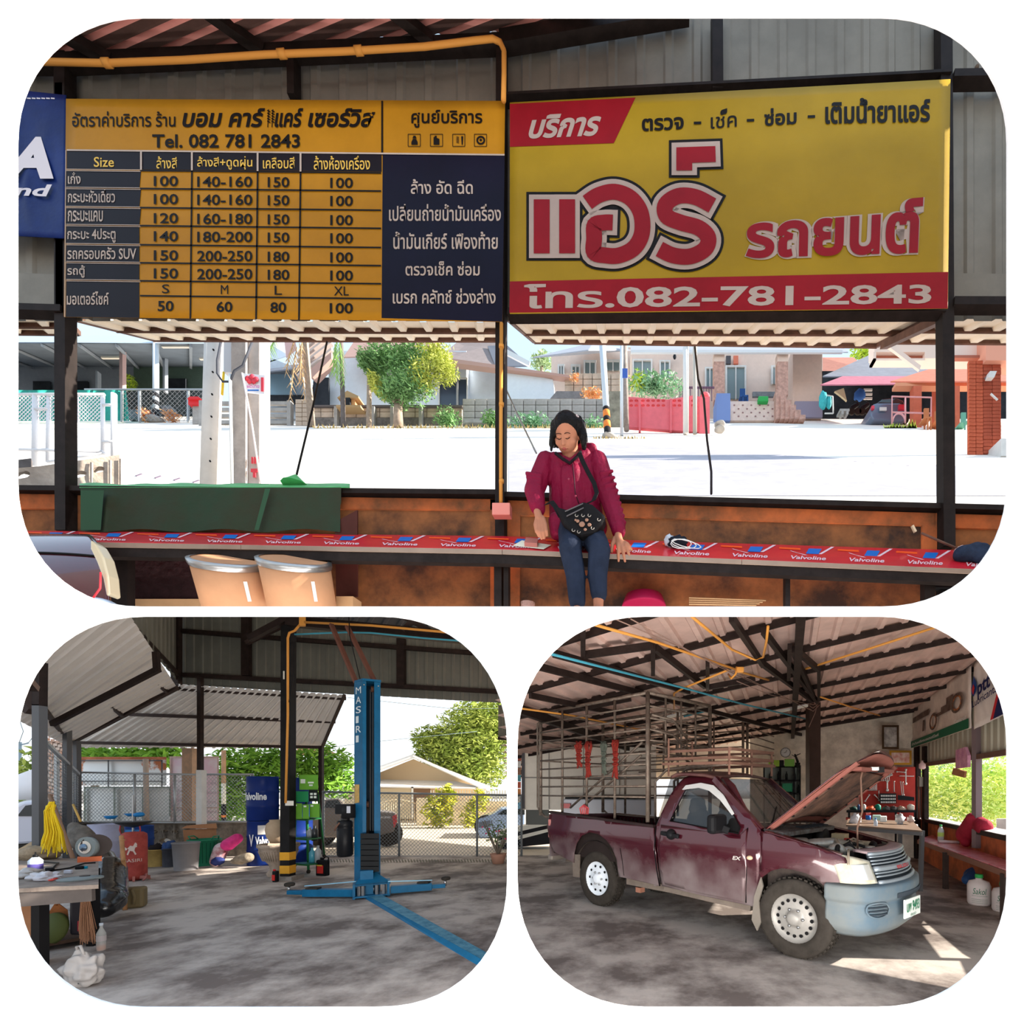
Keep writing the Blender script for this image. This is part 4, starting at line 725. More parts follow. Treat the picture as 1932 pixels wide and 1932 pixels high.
OC = mat('orange_column', (206, 110, 84), .8, var=.1)
for q in ((1724, 728, 1739, 808, 20.3), (1766, 728, 1773, 806, 21), (1797, 728, 1811, 815, 19.6)): W_(OC, t, 'column', (*q, .3))
t = thing('red_tile_roof_house', 'red tiled roof of a house behind the cream house', 'house', P(1600, 730, 30)); quad3(mat('red_tile', (204, 140, 122), .8, var=.1), t, 'roof', (1548, 712, 30), (1640, 700, 30), (1610, 676, 32), (1548, 676, 32)); W_(CREAM, t, 'wall', (1550, 705, 1600, 725, 30.5, .5))
t = thing('parked_sedan', 'grey-blue sedan seen from behind under the carport', 'car', P(1680, 795, 21.5)); CBL = mat('sedan_paint', (104, 118, 142), .3, .2, coat=.5)
b = MB(); b.pp([(1643, 768), (1648, 762), (1655, 760), (1697, 760), (1708, 764), (1712, 775), (1710, 792), (1700, 795), (1648, 792), (1643, 785)], 21.5, 3.5); b.obj('body', CBL, t, bevel=.06); b = MB(); b.pp([(1653, 761), (1665, 752), (1690, 750), (1704, 755), (1708, 763)], 21.9, 2.2); b.obj('cabin', mat('dark_window_glass', ()), t, bevel=.05)
W_(mat('tail_red', (220, 60, 80), .3), t, 'tail_light', (1696, 763, 1708, 772, 21.4, .1), (1645, 765, 1650, 771, 21.4, .1)); W_(WHITE, t, 'number_plate', (1660, 768, 1673, 774, 21.4, .05))
for u in (1653, 1706): b = MB(); b.lathe([(.22, 0), (.22, .2)], P(u, 791, 21.9), 14, Matrix.Rotation(-PI/2, 4, 'X')); b.obj('wheel', RUBBER, t)
t = thing('goal_frame', 'pink pipe frame stand beside the parked sedan', 'frame', P(1720, 800, 20)); PP = mat('pink_pipe', (232, 170, 172), .5)
for a in (((1683, 800), (1683, 748), (1757, 750), (1756, 806)), ((1708, 750), (1708, 798)), ((1683, 778), (1756, 780)), tuple((1696+12*math.cos(PI+k*PI/8), 796+16*math.sin(PI+k*PI/8)) for k in range(9))): b = MB(); b.tube([P(u, v, 20) for u, v in a], .035, 6); b.obj('pipe', PP, t)
t = thing('clothes_rail', 'teal garments hanging on a white rail at the carport edge', 'clothes', P(1555, 780, 21.5)); b = MB(); b.ball(P(1553, 756, 21.5), (.2, .12, .42), 10, 8, .3); b.ball(P(1564, 760, 21.5), (.12, .1, .3), 10, 8, .3); b.obj('garment', mat('teal_cloth', (70, 180, 186), .7, var=.2), t); b = MB(); b.tube([P(1572, 780, 21.4), P(1571, 748, 21.4), P(1560, 746, 21.4)], .03, 6); b.tube([P(1556, 780, 21.4), P(1572, 780, 21.4)], .03, 6); b.obj('rail', WHITE, t)
one('parasol_folded', mat('cream_canvas', (226, 216, 180), .7), 'cream folded parasol in the dark carport', 'parasol', lambda b: b.pp([(1575, 738), (1592, 732), (1598, 756), (1585, 745)], 24, .1)); one('blue_cover', mat('blue_cover', (56, 100, 170), .7), 'blue cover hung up inside the carport', 'cover', lambda b: b.ball(P(1622, 746, 24.5), (.3, .2, .3), 10, 8, .3))
one('shirt_hung', WHITE, 'pale cloths on a line inside the carport', 'cloth', lambda b: [b.pr(1630, 733+k*8, 1646, 737+k*8, 25, .05) for k in range(3)]); t = thing('stone_bench', 'small stone bench in front of the dark carport', 'bench', P(1594, 782, 22)); W_(BLG, t, 'seat', (1585, 771, 1603, 775, 22, .4)); W_(BLG, t, 'leg', (1588, 775, 1592, 781, 22, .3), (1597, 775, 1601, 781, 22, .3))
for i, (u, v, lb) in enumerate(((1612, 766, 'dark motorbike shape parked in the carport'), (1632, 768, 'second dark motorbike shape nearer the sedan'))): 
    t = thing('motorbike', lb, 'motorbike', P(u, 783, 23.5)); MK = mat('motorbike_black', (34, 34, 38), .4); b = MB(); b.cap(P(u-5, 770, 23.5), P(u+5, 764, 23.5), .12, .1); b.obj('body', MK, t)
    for d in (-6, 6): b = MB(); b.lathe([(.16, 0), (.16, .08)], P(u+d, 778, 23.5), 12, Matrix.Rotation(PI/2, 4, 'X')); b.obj('wheel', RUBBER, t)
    b = MB(); b.tube([P(u+4, 764, 23.5), P(u+6, 757, 23.5), P(u+2, 755, 23.5)], .03, 5); b.obj('handlebar', MK, t)
for i, (u, v0, c, lb) in enumerate(((1750, 770, (190, 120, 80), 'brown wooden chair beside the orange column'), (1770, 776, (190, 120, 80), 'brown wooden chair nearest the dark window post'), (1820, 778, (110, 170, 150), 'green plastic chair by the brick pillar'))):
    m = mat('wood_chair' if i < 2 else 'green_chair', c, .6); t = thing('garden_chair', lb, 'chair', P(u, 812, 19)); W_(m, t, 'backrest', (u-6, v0, u+3, v0+16, 19.3, .06)); W_(m, t, 'seat', (u-6, v0+16, u+8, v0+19, 18.9, .4)); W_(m, t, 'leg', (u-6, v0+19, u-4, 812, 19.2, .05), (u+6, v0+19, u+8, 812, 18.9, .05), (u, v0+19, u+2, 812, 18.9, .05))
t = thing('potted_weeds', 'tuft of bright grass at the foot of the orange column', 'grass', P(1705, 806, 19.8)); b = MB(); [b.add([P(u, 808, 19.8), P(u+3, 808, 19.8), P(u+R.uniform(-2, 4), 797+R.uniform(0, 8)-(8 if 1712 < u < 1726 else 0), 19.8)], [(0, 1, 2)]) for u in range(1668, 1728)]; b.obj('blades', mat('lime_leaf', ()), t); t['kind'] = 'stuff'
t = thing('brick_pillar', 'tall orange brick pillar at the roadside', 'pillar', P(1858, 858, 11.4)); BR_ = mat('orange_brick', (196, 98, 70), .85, var=.12, vs=12); W_(mat('brick_mortar', (170, 110, 90), .9), t, 'core', (1829, 681, 1887, 856, 11.45, .08))
blocks(t, BR_, 1828, 680, 1855, 858, 11.4, 2, 26, 'brick', .05, .9); blocks(t, mat('shaded_orange_brick', (172, 84, 62), .85, var=.12, vs=12), 1855, 680, 1889, 856, 11.4, 2, 26, 'brick', .05, .9)  # right half in darker bricks: the shaded face put into the colour
t = thing('roadside_canopy', 'pale canopy beam with salmon band over the brick pillar', 'canopy', P(1780, 680, 11.6)); W_(mat('salmon_band', (240, 170, 144), .7), t, 'band', (1860, 600, 1990, 680, 11.3, .4)); W_(mat('cream_band', (242, 220, 206), .7), t, 'beam', (1650, 600, 1860, 664, 11.6, .3), (1745, 664, 1860, 676, 11.6, .3)); W_(mat('cream_band', ()), t, 'frame', (1648, 664, 1653, 680, 11.6, .2), (1648, 676, 1745, 680, 11.6, .2)); W_(mat('brown_sign', (180, 110, 90), .7), t, 'sign_panel', (1653, 664, 1742, 676, 11.7, .1), (1796, 670, 1858, 675, 11.5, .1))
t2 = thing('slanted_batten', 'cream batten hanging at a slant under the canopy', 'batten', P(1735, 695, 11)); poly(mat('cream_band', ()), t2, 'batten', [(1672, 650), (1680, 646), (1738, 690), (1735, 698)], 11.2, .06)
t = thing('floodlight', 'square white floodlight on the brick pillar', 'lamp', P(1872, 712, 11.2)); b = MB(); b.pp([(1868, 700), (1881, 700), (1876, 712), (1864, 712)], 11.2, .1); b.obj('lamp_head', WHITE, t); W_(GALV, t, 'bracket', (1863, 706, 1868, 709, 11.3, .1))
one('white_rod', WHITE, 'short white rod fixed to the brick pillar', 'rod', lambda b: b.bar(P(1869, 743, 11.3), P(1882, 755, 11.3), .03)); W_(WHITE, thing('white_box', 'white block at the foot of the brick pillar', 'box', P(1895, 858, 11)), 'box', (1889, 827, 1990, 860, 11, .5))
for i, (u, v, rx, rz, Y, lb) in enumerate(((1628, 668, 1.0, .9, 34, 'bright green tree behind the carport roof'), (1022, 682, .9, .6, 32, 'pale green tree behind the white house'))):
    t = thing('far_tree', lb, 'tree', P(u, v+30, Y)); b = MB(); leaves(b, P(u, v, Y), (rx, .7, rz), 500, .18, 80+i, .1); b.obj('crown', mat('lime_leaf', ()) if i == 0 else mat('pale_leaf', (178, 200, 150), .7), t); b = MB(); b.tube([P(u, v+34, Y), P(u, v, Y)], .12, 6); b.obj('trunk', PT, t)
# ================================================================ the seated woman (one continuous body; hair and clothes are its children)
SK = mat('skin', (176, 118, 92), .5, var=.06, vs=14); YH = 2.47
person = thing('person', 'woman in a crimson hooded jacket and dark jeans sitting on the bench, looking down', 'person', P(1090, 1036, 2.45))
def limb(b, *pts):                                # (u, v, Y, r) chain
    for a, c in zip(pts, pts[1:]): b.cap(P(*a[:3]), P(*c[:3]), a[3], c[3])
b = MB(); hc = P(1070, 822, YH)
Mh = Matrix.Rotation(math.radians(50), 4, 'X') @ Matrix.Rotation(math.radians(-6), 4, 'Y') @ Matrix.Rotation(math.radians(-12), 4, 'Z')
def hp(x, y, z): return hc+(Mh @ V((x, y, z)))
b.ball(hp(0, .015, .018), (.064, .078, .074), 24, 16); b.ball(hp(0, -.012, -.02), (.054, .058, .062), 20, 14); b.ball(hp(0, -.03, -.058), (.030, .028, .024), 14, 10)
for sx in (-1, 1): b.ball(hp(.034*sx, -.038, -.016), (.022, .02, .02), 12, 8); b.ball(hp(.022*sx, -.056, .012), (.015, .010, .008), 12, 8); b.ball(hp(.066*sx, .012, -.005), (.010, .018, .024), 10, 8)
b.cap(hp(0, -.058, .018), hp(0, -.078, -.014), .007, .010); b.ball(hp(-.010, -.068, -.017), (.008, .008, .006), 8, 6); b.ball(hp(.010, -.068, -.017), (.008, .008, .006), 8, 6)
b.cap(hp(-.014, -.066, -.036), hp(.014, -.066, -.036), .005, .005); b.cap(hp(-.010, -.062, -.043), hp(.010, -.062, -.043), .006, .006)
limb(b, (1074, 835, YH+.02, .042), (1078, 866, YH+.06, .045))
limb(b, (1050, 876, 2.55, .04), (1110, 876, 2.55, .04)); limb(b, (1080, 885, 2.55, .07), (1088, 975, 2.58, .075))
limb(b, (1030, 872, 2.54, .036), (1006, 928, 2.5, .030), (1013, 965, 2.46, .019)); limb(b, (1128, 872, 2.54, .036), (1150, 936, 2.52, .030), (1167, 1008, 2.47, .019))
for sx, k, a in ((1078, 1077, 1090), (1104, 1131, 1129)): limb(b, (sx, 990, 2.56, .055), (k, 1040, 2.36, .042), (a, 1138, 2.36, .026), (a, 1148, 2.36, .024)); limb(b, (a, 1147, 2.37, .024), (a-4, 1157, 2.30, .02))
# hand resting on the paper side: palm, four curled fingers, thumb
limb(b, (1014, 966, 2.45, .019), (1018, 980, 2.44, .022)); 
for dx, L in ((-7, 24), (-1.5, 29), (4, 28), (9.5, 23)):
    limb(b, (1019+dx*.5, 978, 2.44, .014), (1020+dx, 990, 2.425, .0105), (1021+dx*1.1, 990+L*.5, 2.415, .0088), (1023+dx*1.0, 987+L, 2.425, .0072))
limb(b, (1014, 976, 2.44, .012), (1010, 990, 2.43, .010), (1012, 1003, 2.42, .0085))
# hand spread over the bench edge
limb(b, (1166, 1008, 2.46, .019), (1168, 1020, 2.44, .021), (1171, 1026, 2.43, .021))
for (a, c), L in (((1167, 1058), .0), ((1179, 1059), 0), ((1189, 1052), 0), ((1192, 1038), 0)):
    s0 = P(1166+(a-1167)*.45, 1024, 2.43); e0 = P(a, c, 2.415); m1 = s0.lerp(e0, .38)+V((0, -.012, .004)); m2 = s0.lerp(e0, .72)+V((0, -.010, .002))
    b.cap(s0, m1, .0125, .0098); b.cap(m1, m2, .0098, .0086); b.cap(m2, e0, .0086, .0068)
limb(b, (1160, 1016, 2.45, .013), (1155, 1028, 2.43, .0105), (1154, 1041, 2.425, .008))
body = b.skin('body', SK, .0042, 2, parent=person)
# face details
DK = mat('face_line', (40, 22, 18), .6); b = MB()
for sx in (-1, 1):
    b.tube([hp(sx*.022+k*.0045, -.0665+abs(k)*.0015, .002+k*k*.0006) for k in range(-3, 4)], .0018, 5); b.tube([hp(sx*.024+k*.0055, -.0645+abs(k)*.002, .027-k*k*.0006) for k in range(-3, 4)], .0017, 5)
b.obj('lashes_brows', DK, person)
b = MB(); b.tube([hp(k*.0045, -.0715+abs(k)*.001, -.0395+abs(k)*.0003) for k in range(-4, 5)], .0016, 5); b.obj('mouth_line', mat('lip', (120, 50, 46), .5), person)
b = MB(); b.ball(hp(0, -.066, -.043), (.011, .006, .004), 10, 6); b.ball(hp(0, -.069, -.036), (.013, .005, .0035), 10, 6); b.obj('lips', mat('lip_pink', (168, 88, 80), .4), person)
# hair
b = MB(); b.ball(hp(0, .022, .028), (.072, .080, .070), 24, 16)
for k in range(9):
    t = k/8; a = -1.35+2.7*t; b.cap(P(1072+26*math.sin(a), 800, YH+.04+.05*math.cos(a)), P(1073+33*math.sin(a), 838+2*math.cos(a), YH+.05+.05*math.cos(a)), .022, .016)
b.cap(P(1048, 796, YH-.03), P(1043, 825, YH-.01), .016, .014); b.cap(P(1043, 825, YH-.01), P(1040, 850, YH+.005), .014, .007)
b.cap(P(1092, 792, YH-.03), P(1100, 822, YH-.02), .020, .024); b.cap(P(1100, 822, YH-.02), P(1102, 846, YH+.005), .024, .012)
b.cap(P(1054, 790, YH-.05), P(1072, 786, YH-.06), .016, .018); b.cap(P(1072, 786, YH-.06), P(1094, 798, YH-.045), .018, .018)
b.skin('hair', mat('black_hair', (16, 13, 14), .35, var=.2, vs=30, bump=.5, bs=60), .005, 4, parent=person)
b = MB(); 
for k in range(5): a = k*2*PI/5; b.cap(P(1087, 786, YH-.05), P(1087+4*math.cos(a), 786+3*math.sin(a), YH-.055), .003, .004)
b.obj('hair_clip', mat('pale_clip', (220, 200, 200), .4), person)
# jacket
JK = mat('crimson_jacket', (122, 16, 50), .55, var=.12, vs=9, bump=.55, bs=26); b = MB()
b.cap(P(1040, 876, 2.56), P(1118, 876, 2.56), .055, .055); b.cap(P(1062, 890, 2.56), P(1066, 985, 2.6), .075, .085); b.cap(P(1098, 890, 2.56), P(1108, 985, 2.6), .082, .092); b.cap(P(1080, 900, 2.52), P(1084, 975, 2.54), .07, .075)
limb(b, (1030, 872, 2.54, .052), (1008, 926, 2.50, .053), (1014, 955, 2.47, .042)); limb(b, (1014, 952, 2.47, .04), (1016, 960, 2.465, .036))
limb(b, (1128, 872, 2.54, .054), (1148, 934, 2.52, .053), (1165, 990, 2.48, .043)); limb(b, (1165, 990, 2.48, .042), (1167, 1002, 2.47, .038))
limb(b, (1052, 985, 2.5, .05), (1050, 1006, 2.48, .035)); limb(b, (1058, 1000, 2.56, .06), (1125, 995, 2.56, .06))
b.cap(P(1098, 850, 2.55), P(1117, 846, 2.52), .035, .026); b.cap(P(1045, 862, 2.52), P(1072, 872, 2.48), .024, .022); b.cap(P(1104, 856, 2.50), P(1080, 872, 2.48), .028, .022)
for k in range(9):                               # quilting creases on the sleeves
    b.cap(P(994+k*1.2, 893+k*7, 2.462), P(1020-k*.5, 897+k*7, 2.462), .010, .010)
    b.cap(P(1135+k*3.6, 893+k*12, 2.475), P(1155+k*3.0, 889+k*12, 2.475), .010, .010)
b.skin('jacket', JK, .006, 3, parent=person)
b = MB(); b.tube([P(1080, 874, 2.45), P(1083, 900, 2.435), P(1085, 930, 2.445), P(1092, 950, 2.45)], .0035, 5); b.obj('zip', mat('dark_zip', (60, 14, 30), .5), person)
b = MB(); b.tube([P(1048, 855, 2.47), P(1062, 866, 2.455), P(1075, 874, 2.45), P(1088, 862, 2.455), P(1096, 852, 2.46)], .008, 6); b.obj('dark_collar', mat('dark_top', (28, 20, 24), .8), person)
b = MB(); [b.ball(P(u, v, 2.435), (.006, .004, .006), 8, 6) for u, v in ((1073, 904), (1086, 936))]; b.obj('snap_buttons', mat('snap', (140, 30, 60), .3), person)
# jeans
JN = mat('dark_jeans', (36, 44, 62), .8, var=.25, vs=10, bump=.3, bs=40); b = MB()
for sx, k, a, ve in ((1078, 1076, 1089, 1139), (1106, 1131, 1130, 1124)):
    limb(b, (sx, 990, 2.54, .075), (k, 1036, 2.355, .056), (a-3, 1085, 2.36, .050), (a, ve-4, 2.36, .042))
b.skin('jeans', JN, .006, 3, parent=person)
b = MB(); [b.ball(P(u, 1157, 2.29), (.045, .05, .02), 12, 8) for u in (1086, 1126)]; b.obj('sandals', BLACK, person)
# pouch worn across the body
bag = thing('shoulder_pouch', 'black embroidered pouch with a flower worn across the woman\'s lap', 'bag', P(1095, 1010, 2.4)); BG = mat('black_pouch', (22, 20, 22), .7, var=.2, vs=20, bump=.3)
b = MB(); pl = [(1046, 952), (1070, 960), (1100, 944), (1118, 950), (1143, 972), (1136, 988), (1120, 1006), (1096, 1010), (1078, 1004), (1062, 985)]; b.pp(pl, 2.33, .09); b.obj('pouch_body', BG, bag, bevel=.015)
b = MB(); [b.tube([P(1066+k*3, 965+k*9, 2.325), P(1100+k*1, 950+k*8, 2.322)], .003, 5) for k in range(2)]; b.obj('zip_line', mat('zip_grey', (90, 86, 88), .4), bag)
FL = mat('tan_embroidery', (150, 112, 94), .7); b = MB()
for (u, v, r) in ((1098, 989, .015), (1090, 983, .009), (1107, 981, .009), (1112, 990, .010), (1086, 981, .006), (1104, 999, .008)): b.ball(P(u, v, 2.325), (r, .004, r*.9), 12, 6, .2)
b.obj('flower_print', FL, bag, kind='stuff')
b = MB(); [b.tube([P(u+3*math.cos(k), v+3*math.sin(k), 2.324) for k in range(5)], .0018, 4) for u, v in ((1088, 972), (1112, 972), (1130, 980), (1092, 1003), (1118, 996), (1082, 1000), (1100, 972))]; b.obj('pale_stitching', mat('pale_thread', (170, 160, 150), .6), bag, kind='stuff')
def strap(pts, w):
    b = MB(); vs = []
    for u, v, Y in pts: vs += [P(u-w/2, v+w*.15, Y), P(u+w/2, v-w*.15, Y)]
    b.add(vs, [(2*i, 2*i+1, 2*i+3, 2*i+2) for i in range(len(pts)-1)]); b.obj('strap', BG, bag, solid=.004)
strap([(1093, 855, 2.45), (1100, 872, 2.43), (1110, 892, 2.43), (1121, 912, 2.43), (1126, 930, 2.42), (1120, 944, 2.39), (1108, 950, 2.36)], 8); strap([(1031, 952, 2.42), (1040, 946, 2.41), (1048, 956, 2.38), (1058, 975, 2.36)], 9)
# ================================================================ LOWER ROOM, with the blue lift
MB.turned = True
def YF(v): return EYE*F/(v-PY)
FL1 = mat('oily_concrete_floor', (186, 176, 168), .75, c2=(112, 102, 97), var=.3, vs=1.1, bump=.25, bs=5)
nt_ = FL1.node_tree; r_ = [n for n in nt_.nodes if n.type == 'VALTORGB'][0]; r_.color_ramp.elements[0].position = .40; r_.color_ramp.elements[1].position = .58
b = MB(); b.prism([(-14, 2.2, 0), (14, 2.2, 0), (14, 10.9, 0), (-14, 10.9, 0)], (0, 0, -.1)); b.obj('floor', FL1, kind='structure')
b = MB(); b.prism([(-60, 10.9, -.02), (60, 10.9, -.02), (60, 80, -.02), (-60, 80, -.02)], (0, 0, -.1)); b.obj('ground_yard', mat('pale_yard', (206, 196, 182), .9, var=.12, vs=1, bump=.2), kind='structure')
SID2 = mat('dark_grey_siding', (108, 108, 100), .6, .0, var=.12, vs=2); TIN2 = mat('grey_tin_roof', (226, 220, 214), .6, .0, var=.05, vs=3)  # siding in plain dark grey with slight random tone
BST = mat('brown_steel_section', (66, 54, 50), .6, .1, var=.2, vs=8)
def sheets(name, par, m, A, B, C_, D, n, ribs, amp=.02):    # A-B crosses the ribs
    A, B, C_, D = map(V, (A, B, C_, D))
    for k in range(n):
        b = MB(); b.corr(A.lerp(B, k/n), A.lerp(B, (k+1)/n), D.lerp(C_, (k+1)/n), D.lerp(C_, k/n), ribs, amp); b.obj(name, m, par, solid=.002)
def bars(name, par, m, w, h, *segs):
    for q in segs:
        b = MB(); b.bar(P(*q[:3]), P(*q[3:6]), w, h); b.obj(name, m, par)
w2 = thing('wall_back_left', None, None, P(650, 1300, 10.4)); tag(w2, kind='structure')
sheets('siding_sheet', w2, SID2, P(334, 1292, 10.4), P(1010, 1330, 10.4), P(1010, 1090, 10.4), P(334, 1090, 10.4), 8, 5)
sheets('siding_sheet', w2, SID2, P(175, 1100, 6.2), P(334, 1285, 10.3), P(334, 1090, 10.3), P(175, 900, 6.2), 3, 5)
bars('frame_rail', w2, STEEL, .08, .09, (334, 1273, 10.3, 1000, 1308, 10.3), (334, 1190, 10.3, 545, 1206, 10.3), (545, 1206, 10.3, 1000, 1240, 10.3), (222, 1155, 7.2, 334, 1272, 10.2))
bars('frame_post', w2, STEEL, .16, .1, (333, 1300, 10.25, 333, 1100, 10.25), (465, 1275, 10.3, 465, 1100, 10.3), (757, 1296, 10.3, 757, 1205, 10.3))
bars('brace', w2, BST, .08, .08, (465, 1213, 10.2, 545, 1175, 10.2), (250, 1120, 8, 240, 1170, 7.5))
rl_ = thing('roof_left', None, None, P(332, 1297, 10)); tag(rl_, kind='structure')
A, B, C_, D = P(332, 1294, 10.05), P(222, 1125, 5.4), P(-22, 1330, 5.8), P(126, 1407, 10.8)
sheets('roof_sheet', rl_, TIN2, B, A, D, C_, 5, 3, .035)
A, B, C_, D = P(332, 1290, 10.2), P(654, 1311, 10.2), P(608, 1416, 11.6), P(128, 1408, 11.6)
Dv = P(128, 1406, 10.9)
for k in range(8):
    a = k/8; c = (k+1)/8; lo0 = V(P(128+a*480, 1410, 11.6)); lo1 = V(P(128+c*480, 1410, 11.6)); up0 = A.lerp(B, a); up1 = A.lerp(B, c)
    b = MB(); b.corr(lo0, lo1, up1, up0, 3, .035); b.obj('roof_sheet', TIN2, rl_, solid=.002)
bars('purlin', rl_, BST, .05, .07, (171, 1180, 6.6, 316, 1306, 10.15), (92, 1226, 6.2, 230, 1350, 10.3), (60, 1308, 6.0, 127, 1395, 10.5), (337, 1300, 10.3, 652, 1318, 10.3), (245, 1348, 10.7, 632, 1362, 10.9), (145, 1401, 11.3, 606, 1410, 11.4))
bars('valley_beam', rl_, BST, .08, .09, (130, 1402, 10.7, 333, 1297, 10.1)); bars('rafter', rl_, STEEL, .06, .08, (98, 1366, 7.6, 300, 1262, 7.3)); bars('hanger', rl_, STEEL, .08, .05, (296, 1262, 7.3, 294, 1230, 7.3)); bars('edge_trim', rl_, BST, .05, .06, (650, 1312, 10.1, 606, 1414, 11.5))
cols_ = thing('steel_posts', None, None, G(378, 1610)); tag(cols_, kind='structure')
GS = mat('grey_steel_post', (96, 96, 98), .5, .2)
bars('post', cols_, STEEL, .08, .08, (378, 1278, 10.2, 378, 1460, 10.2), (606, 1410, 11.2, 606, 1612, 11.1)); bars('post', cols_, GS, .09, .09, (127, 1357, 9.5, 127, 1635, 9.4), (145, 1398, 10.4, 146, 1620, 10.4)); bars('post', cols_, GS, .075, .075, (75, 1330, 5.0, 75, 1760, 5.0)); bars('post', cols_, STEEL, .075, .075, (76, 1250, 5.0, 75, 1332, 5.0)); bars('post', cols_, STEEL, .06, .06, (66, 1300, 4.8, 40, 1270, 4.6))
bars('eave_board', cols_, BST, .1, .12, (32, 1285, 5.0, 72, 1335, 5.1), (32, 1312, 5.3, 64, 1340, 5.3))
b = MB(); b.bar(P(380, 1453, 10.1), P(380, 1612, 10.1), .12); b.obj('concrete_post', mat('whitewash_post', (206, 204, 200), .8, var=.1), cols_)
# black column with conduit
t = thing('steel_column', 'tall black steel column with yellow safety bands and a conduit', 'column', G(545, 1655)); Y = 8.0
b = MB(); b.bar(P(545, 1090, Y), P(543, 1655, Y), .155, .15); b.obj('shaft', mat('column_black', (30, 28, 28), .6, var=.3, vs=8), t)
for v in (1607, 1632): b = MB(); b.bar(P(543, v, Y), P(543, v+15, Y), .162, .157); b.obj('yellow_band', mat('safety_yellow', (222, 160, 50), .6, var=.1), t)
b = MB(); b.bar(P(543, 1652, Y), P(543, 1662, Y), .34, .3); b.obj('base_plate', CONC, t)
b = MB(); b.tube([P(569, 1175, 7.8), P(556, 1190, 7.8), P(546, 1194, 7.8), P(543, 1204, 7.8), P(543, 1350, 7.8), P(539, 1515, 7.85)], .018, 8); b.tube([P(575, 1174, 7.7), P(700, 1180, 7.6), P(990, 1206, 7.4)], .02, 8); b.obj('yellow_conduit', PIPE, t)
b = MB(); b.pr(564, 1163, 577, 1180, 7.7, .08); b.obj('junction_box', PIPE, t, bevel=.01); b = MB(); b.pr(538, 1511, 554, 1520, 7.85, .06); b.obj('socket_box', mat('socket_white', (220, 214, 200), .5), t); b = MB(); b.pr(534, 1266, 537, 1281, 7.9, .04); b.obj('switch_plate', mat('socket_white', ()), t)
b = MB(); b.tube([P(546, 1215, 7.7), P(556, 1210, 7.7), P(553, 1280, 7.7), P(545, 1325, 7.75)], .006, 5); b.obj('cable', BLACK, t)
t = thing('ceiling_beam', None, None, P(700, 1190, 7.8)); tag(t, kind='structure'); bars('beam', t, STEEL, .15, .16, (545, 1172, 7.9, 1020, 1218, 7.6)); bars('beam', t, STEEL, .08, .1, (470, 1205, 7.9, 545, 1165, 7.9)); bars('roof_lath', t, BST, .06, .08, (735, 1150, 7.8, 830, 1200, 7.7), (800, 1150, 7.8, 760, 1190, 7.7))
sheets('roof_sheet', t, mat('dark_grey_tin', (96, 98, 102), .5, .1), P(560, 1165, 8.2), P(1010, 1200, 8.2), P(1100, 1100, 7), P(600, 1080, 7), 4, 4)
one('teal_hose', mat('teal_hose', (70, 150, 170), .5), 'thin teal air hose slung along the beam beside the black column', 'hose', lambda b: b.tube([P(556, 1197, 7.7), P(600, 1195, 7.65), P(650, 1193, 7.6), (P(700, 1194, 7.55)), P(800, 1204, 7.5), P(960, 1216, 7.4)], .014, 6))
# lift
BL = mat('lift_blue', (24, 94, 132), .4, var=.15, vs=6); BLD = mat('lift_channel_dark', (20, 48, 66), .5, var=.2, vs=6)
t = thing('car_lift', 'tall blue two-post car lift column with spread arms', 'car lift', G(693, 1660)); Y = 6.85; s_ = Y/900; zt = P(0, 1285, Y).z
O_ = V((P(693, 0, Y).x, Y, 0)); th_ = yaw(O_); ex = V((math.cos(th_), math.sin(th_), 0)); ey = V((-math.sin(th_), math.cos(th_), 0)); kx = Y/900*math.cos(th_)
def lf(u, b_, z): return O_+ex*((u-693)*kx)+ey*b_+V((0, 0, z))
def lz(v): return EYE-(v-PY)/900*Y
b = MB(); p2 = [(684, 0), (691, 0), (691, .02), (688, .02), (688, .30), (712, .30), (712, .02), (706, .02), (706, 0), (718, 0), (718, .33), (682, .33)]
b.prism([lf(u, q, .03) for u, q in p2], (0, 0, zt-.03)); b.obj('column', BL, t)
b = MB(); b.prism([lf(668, .22, .03), lf(684, -.002, .03), lf(684, .03, .03), lf(671, .25, .03)], (0, 0, zt-.03)); b.obj('side_face', BL, t)
b = MB(); b.add([lf(688, .28, .1), lf(712, .28, .1), lf(712, .28, zt-.02), lf(688, .28, zt-.02)], [(0, 1, 2, 3)]); b.obj('channel_back', BLD, t, solid=.01)
b = MB(); b.prism([lf(668, .22, zt), lf(684, -.02, zt), lf(719, -.02, zt), lf(719, .34, zt), (lf(672, .34, zt))], (0, 0, .03)); b.obj('top_cap', BL, t); b = MB(); [b.ball(lf(u, -.012, zt-.06), .012, 8, 6) for u in (687, 714)]; b.obj('bolt', CHROME, t, kind='stuff')
for u in (699, 704): b = MB(); b.bar(lf(u, .1, .9), lf(u, .1, zt-.1), .012); b.obj('lift_cable', CHROME, t)
for v, u in ((1297, 703), (1518, 693)): b = MB(); b.lathe([(.045, -.02), (.045, .02)], lf(u, .1, lz(v)), 16, Matrix.Rotation(th_, 4, 'Z') @ Matrix.Rotation(PI/2, 4, 'Y')); b.obj('pulley', mat('brown_pulley', (90, 62, 50), .5), t)
b = MB(); b.bar(lf(693, .12, lz(1525)), lf(692, .12, lz(1585)), .05); b.obj('piston_rod', mat('greasy_rod', (62, 54, 48), .5), t)
b = MB(); L_ = 'MASIRI'
for k, ch in enumerate(L_): text(b, ch, (671, 1295+k*18.4, 681 if ch != 'I' else 676.5, 1308+k*18.4), lambda u, v: lf(u, .212-.222*(u-668)/16, lz(v)), .008)
b.obj('white_lettering', mat('sticker_white', (220, 225, 225), .5), t)
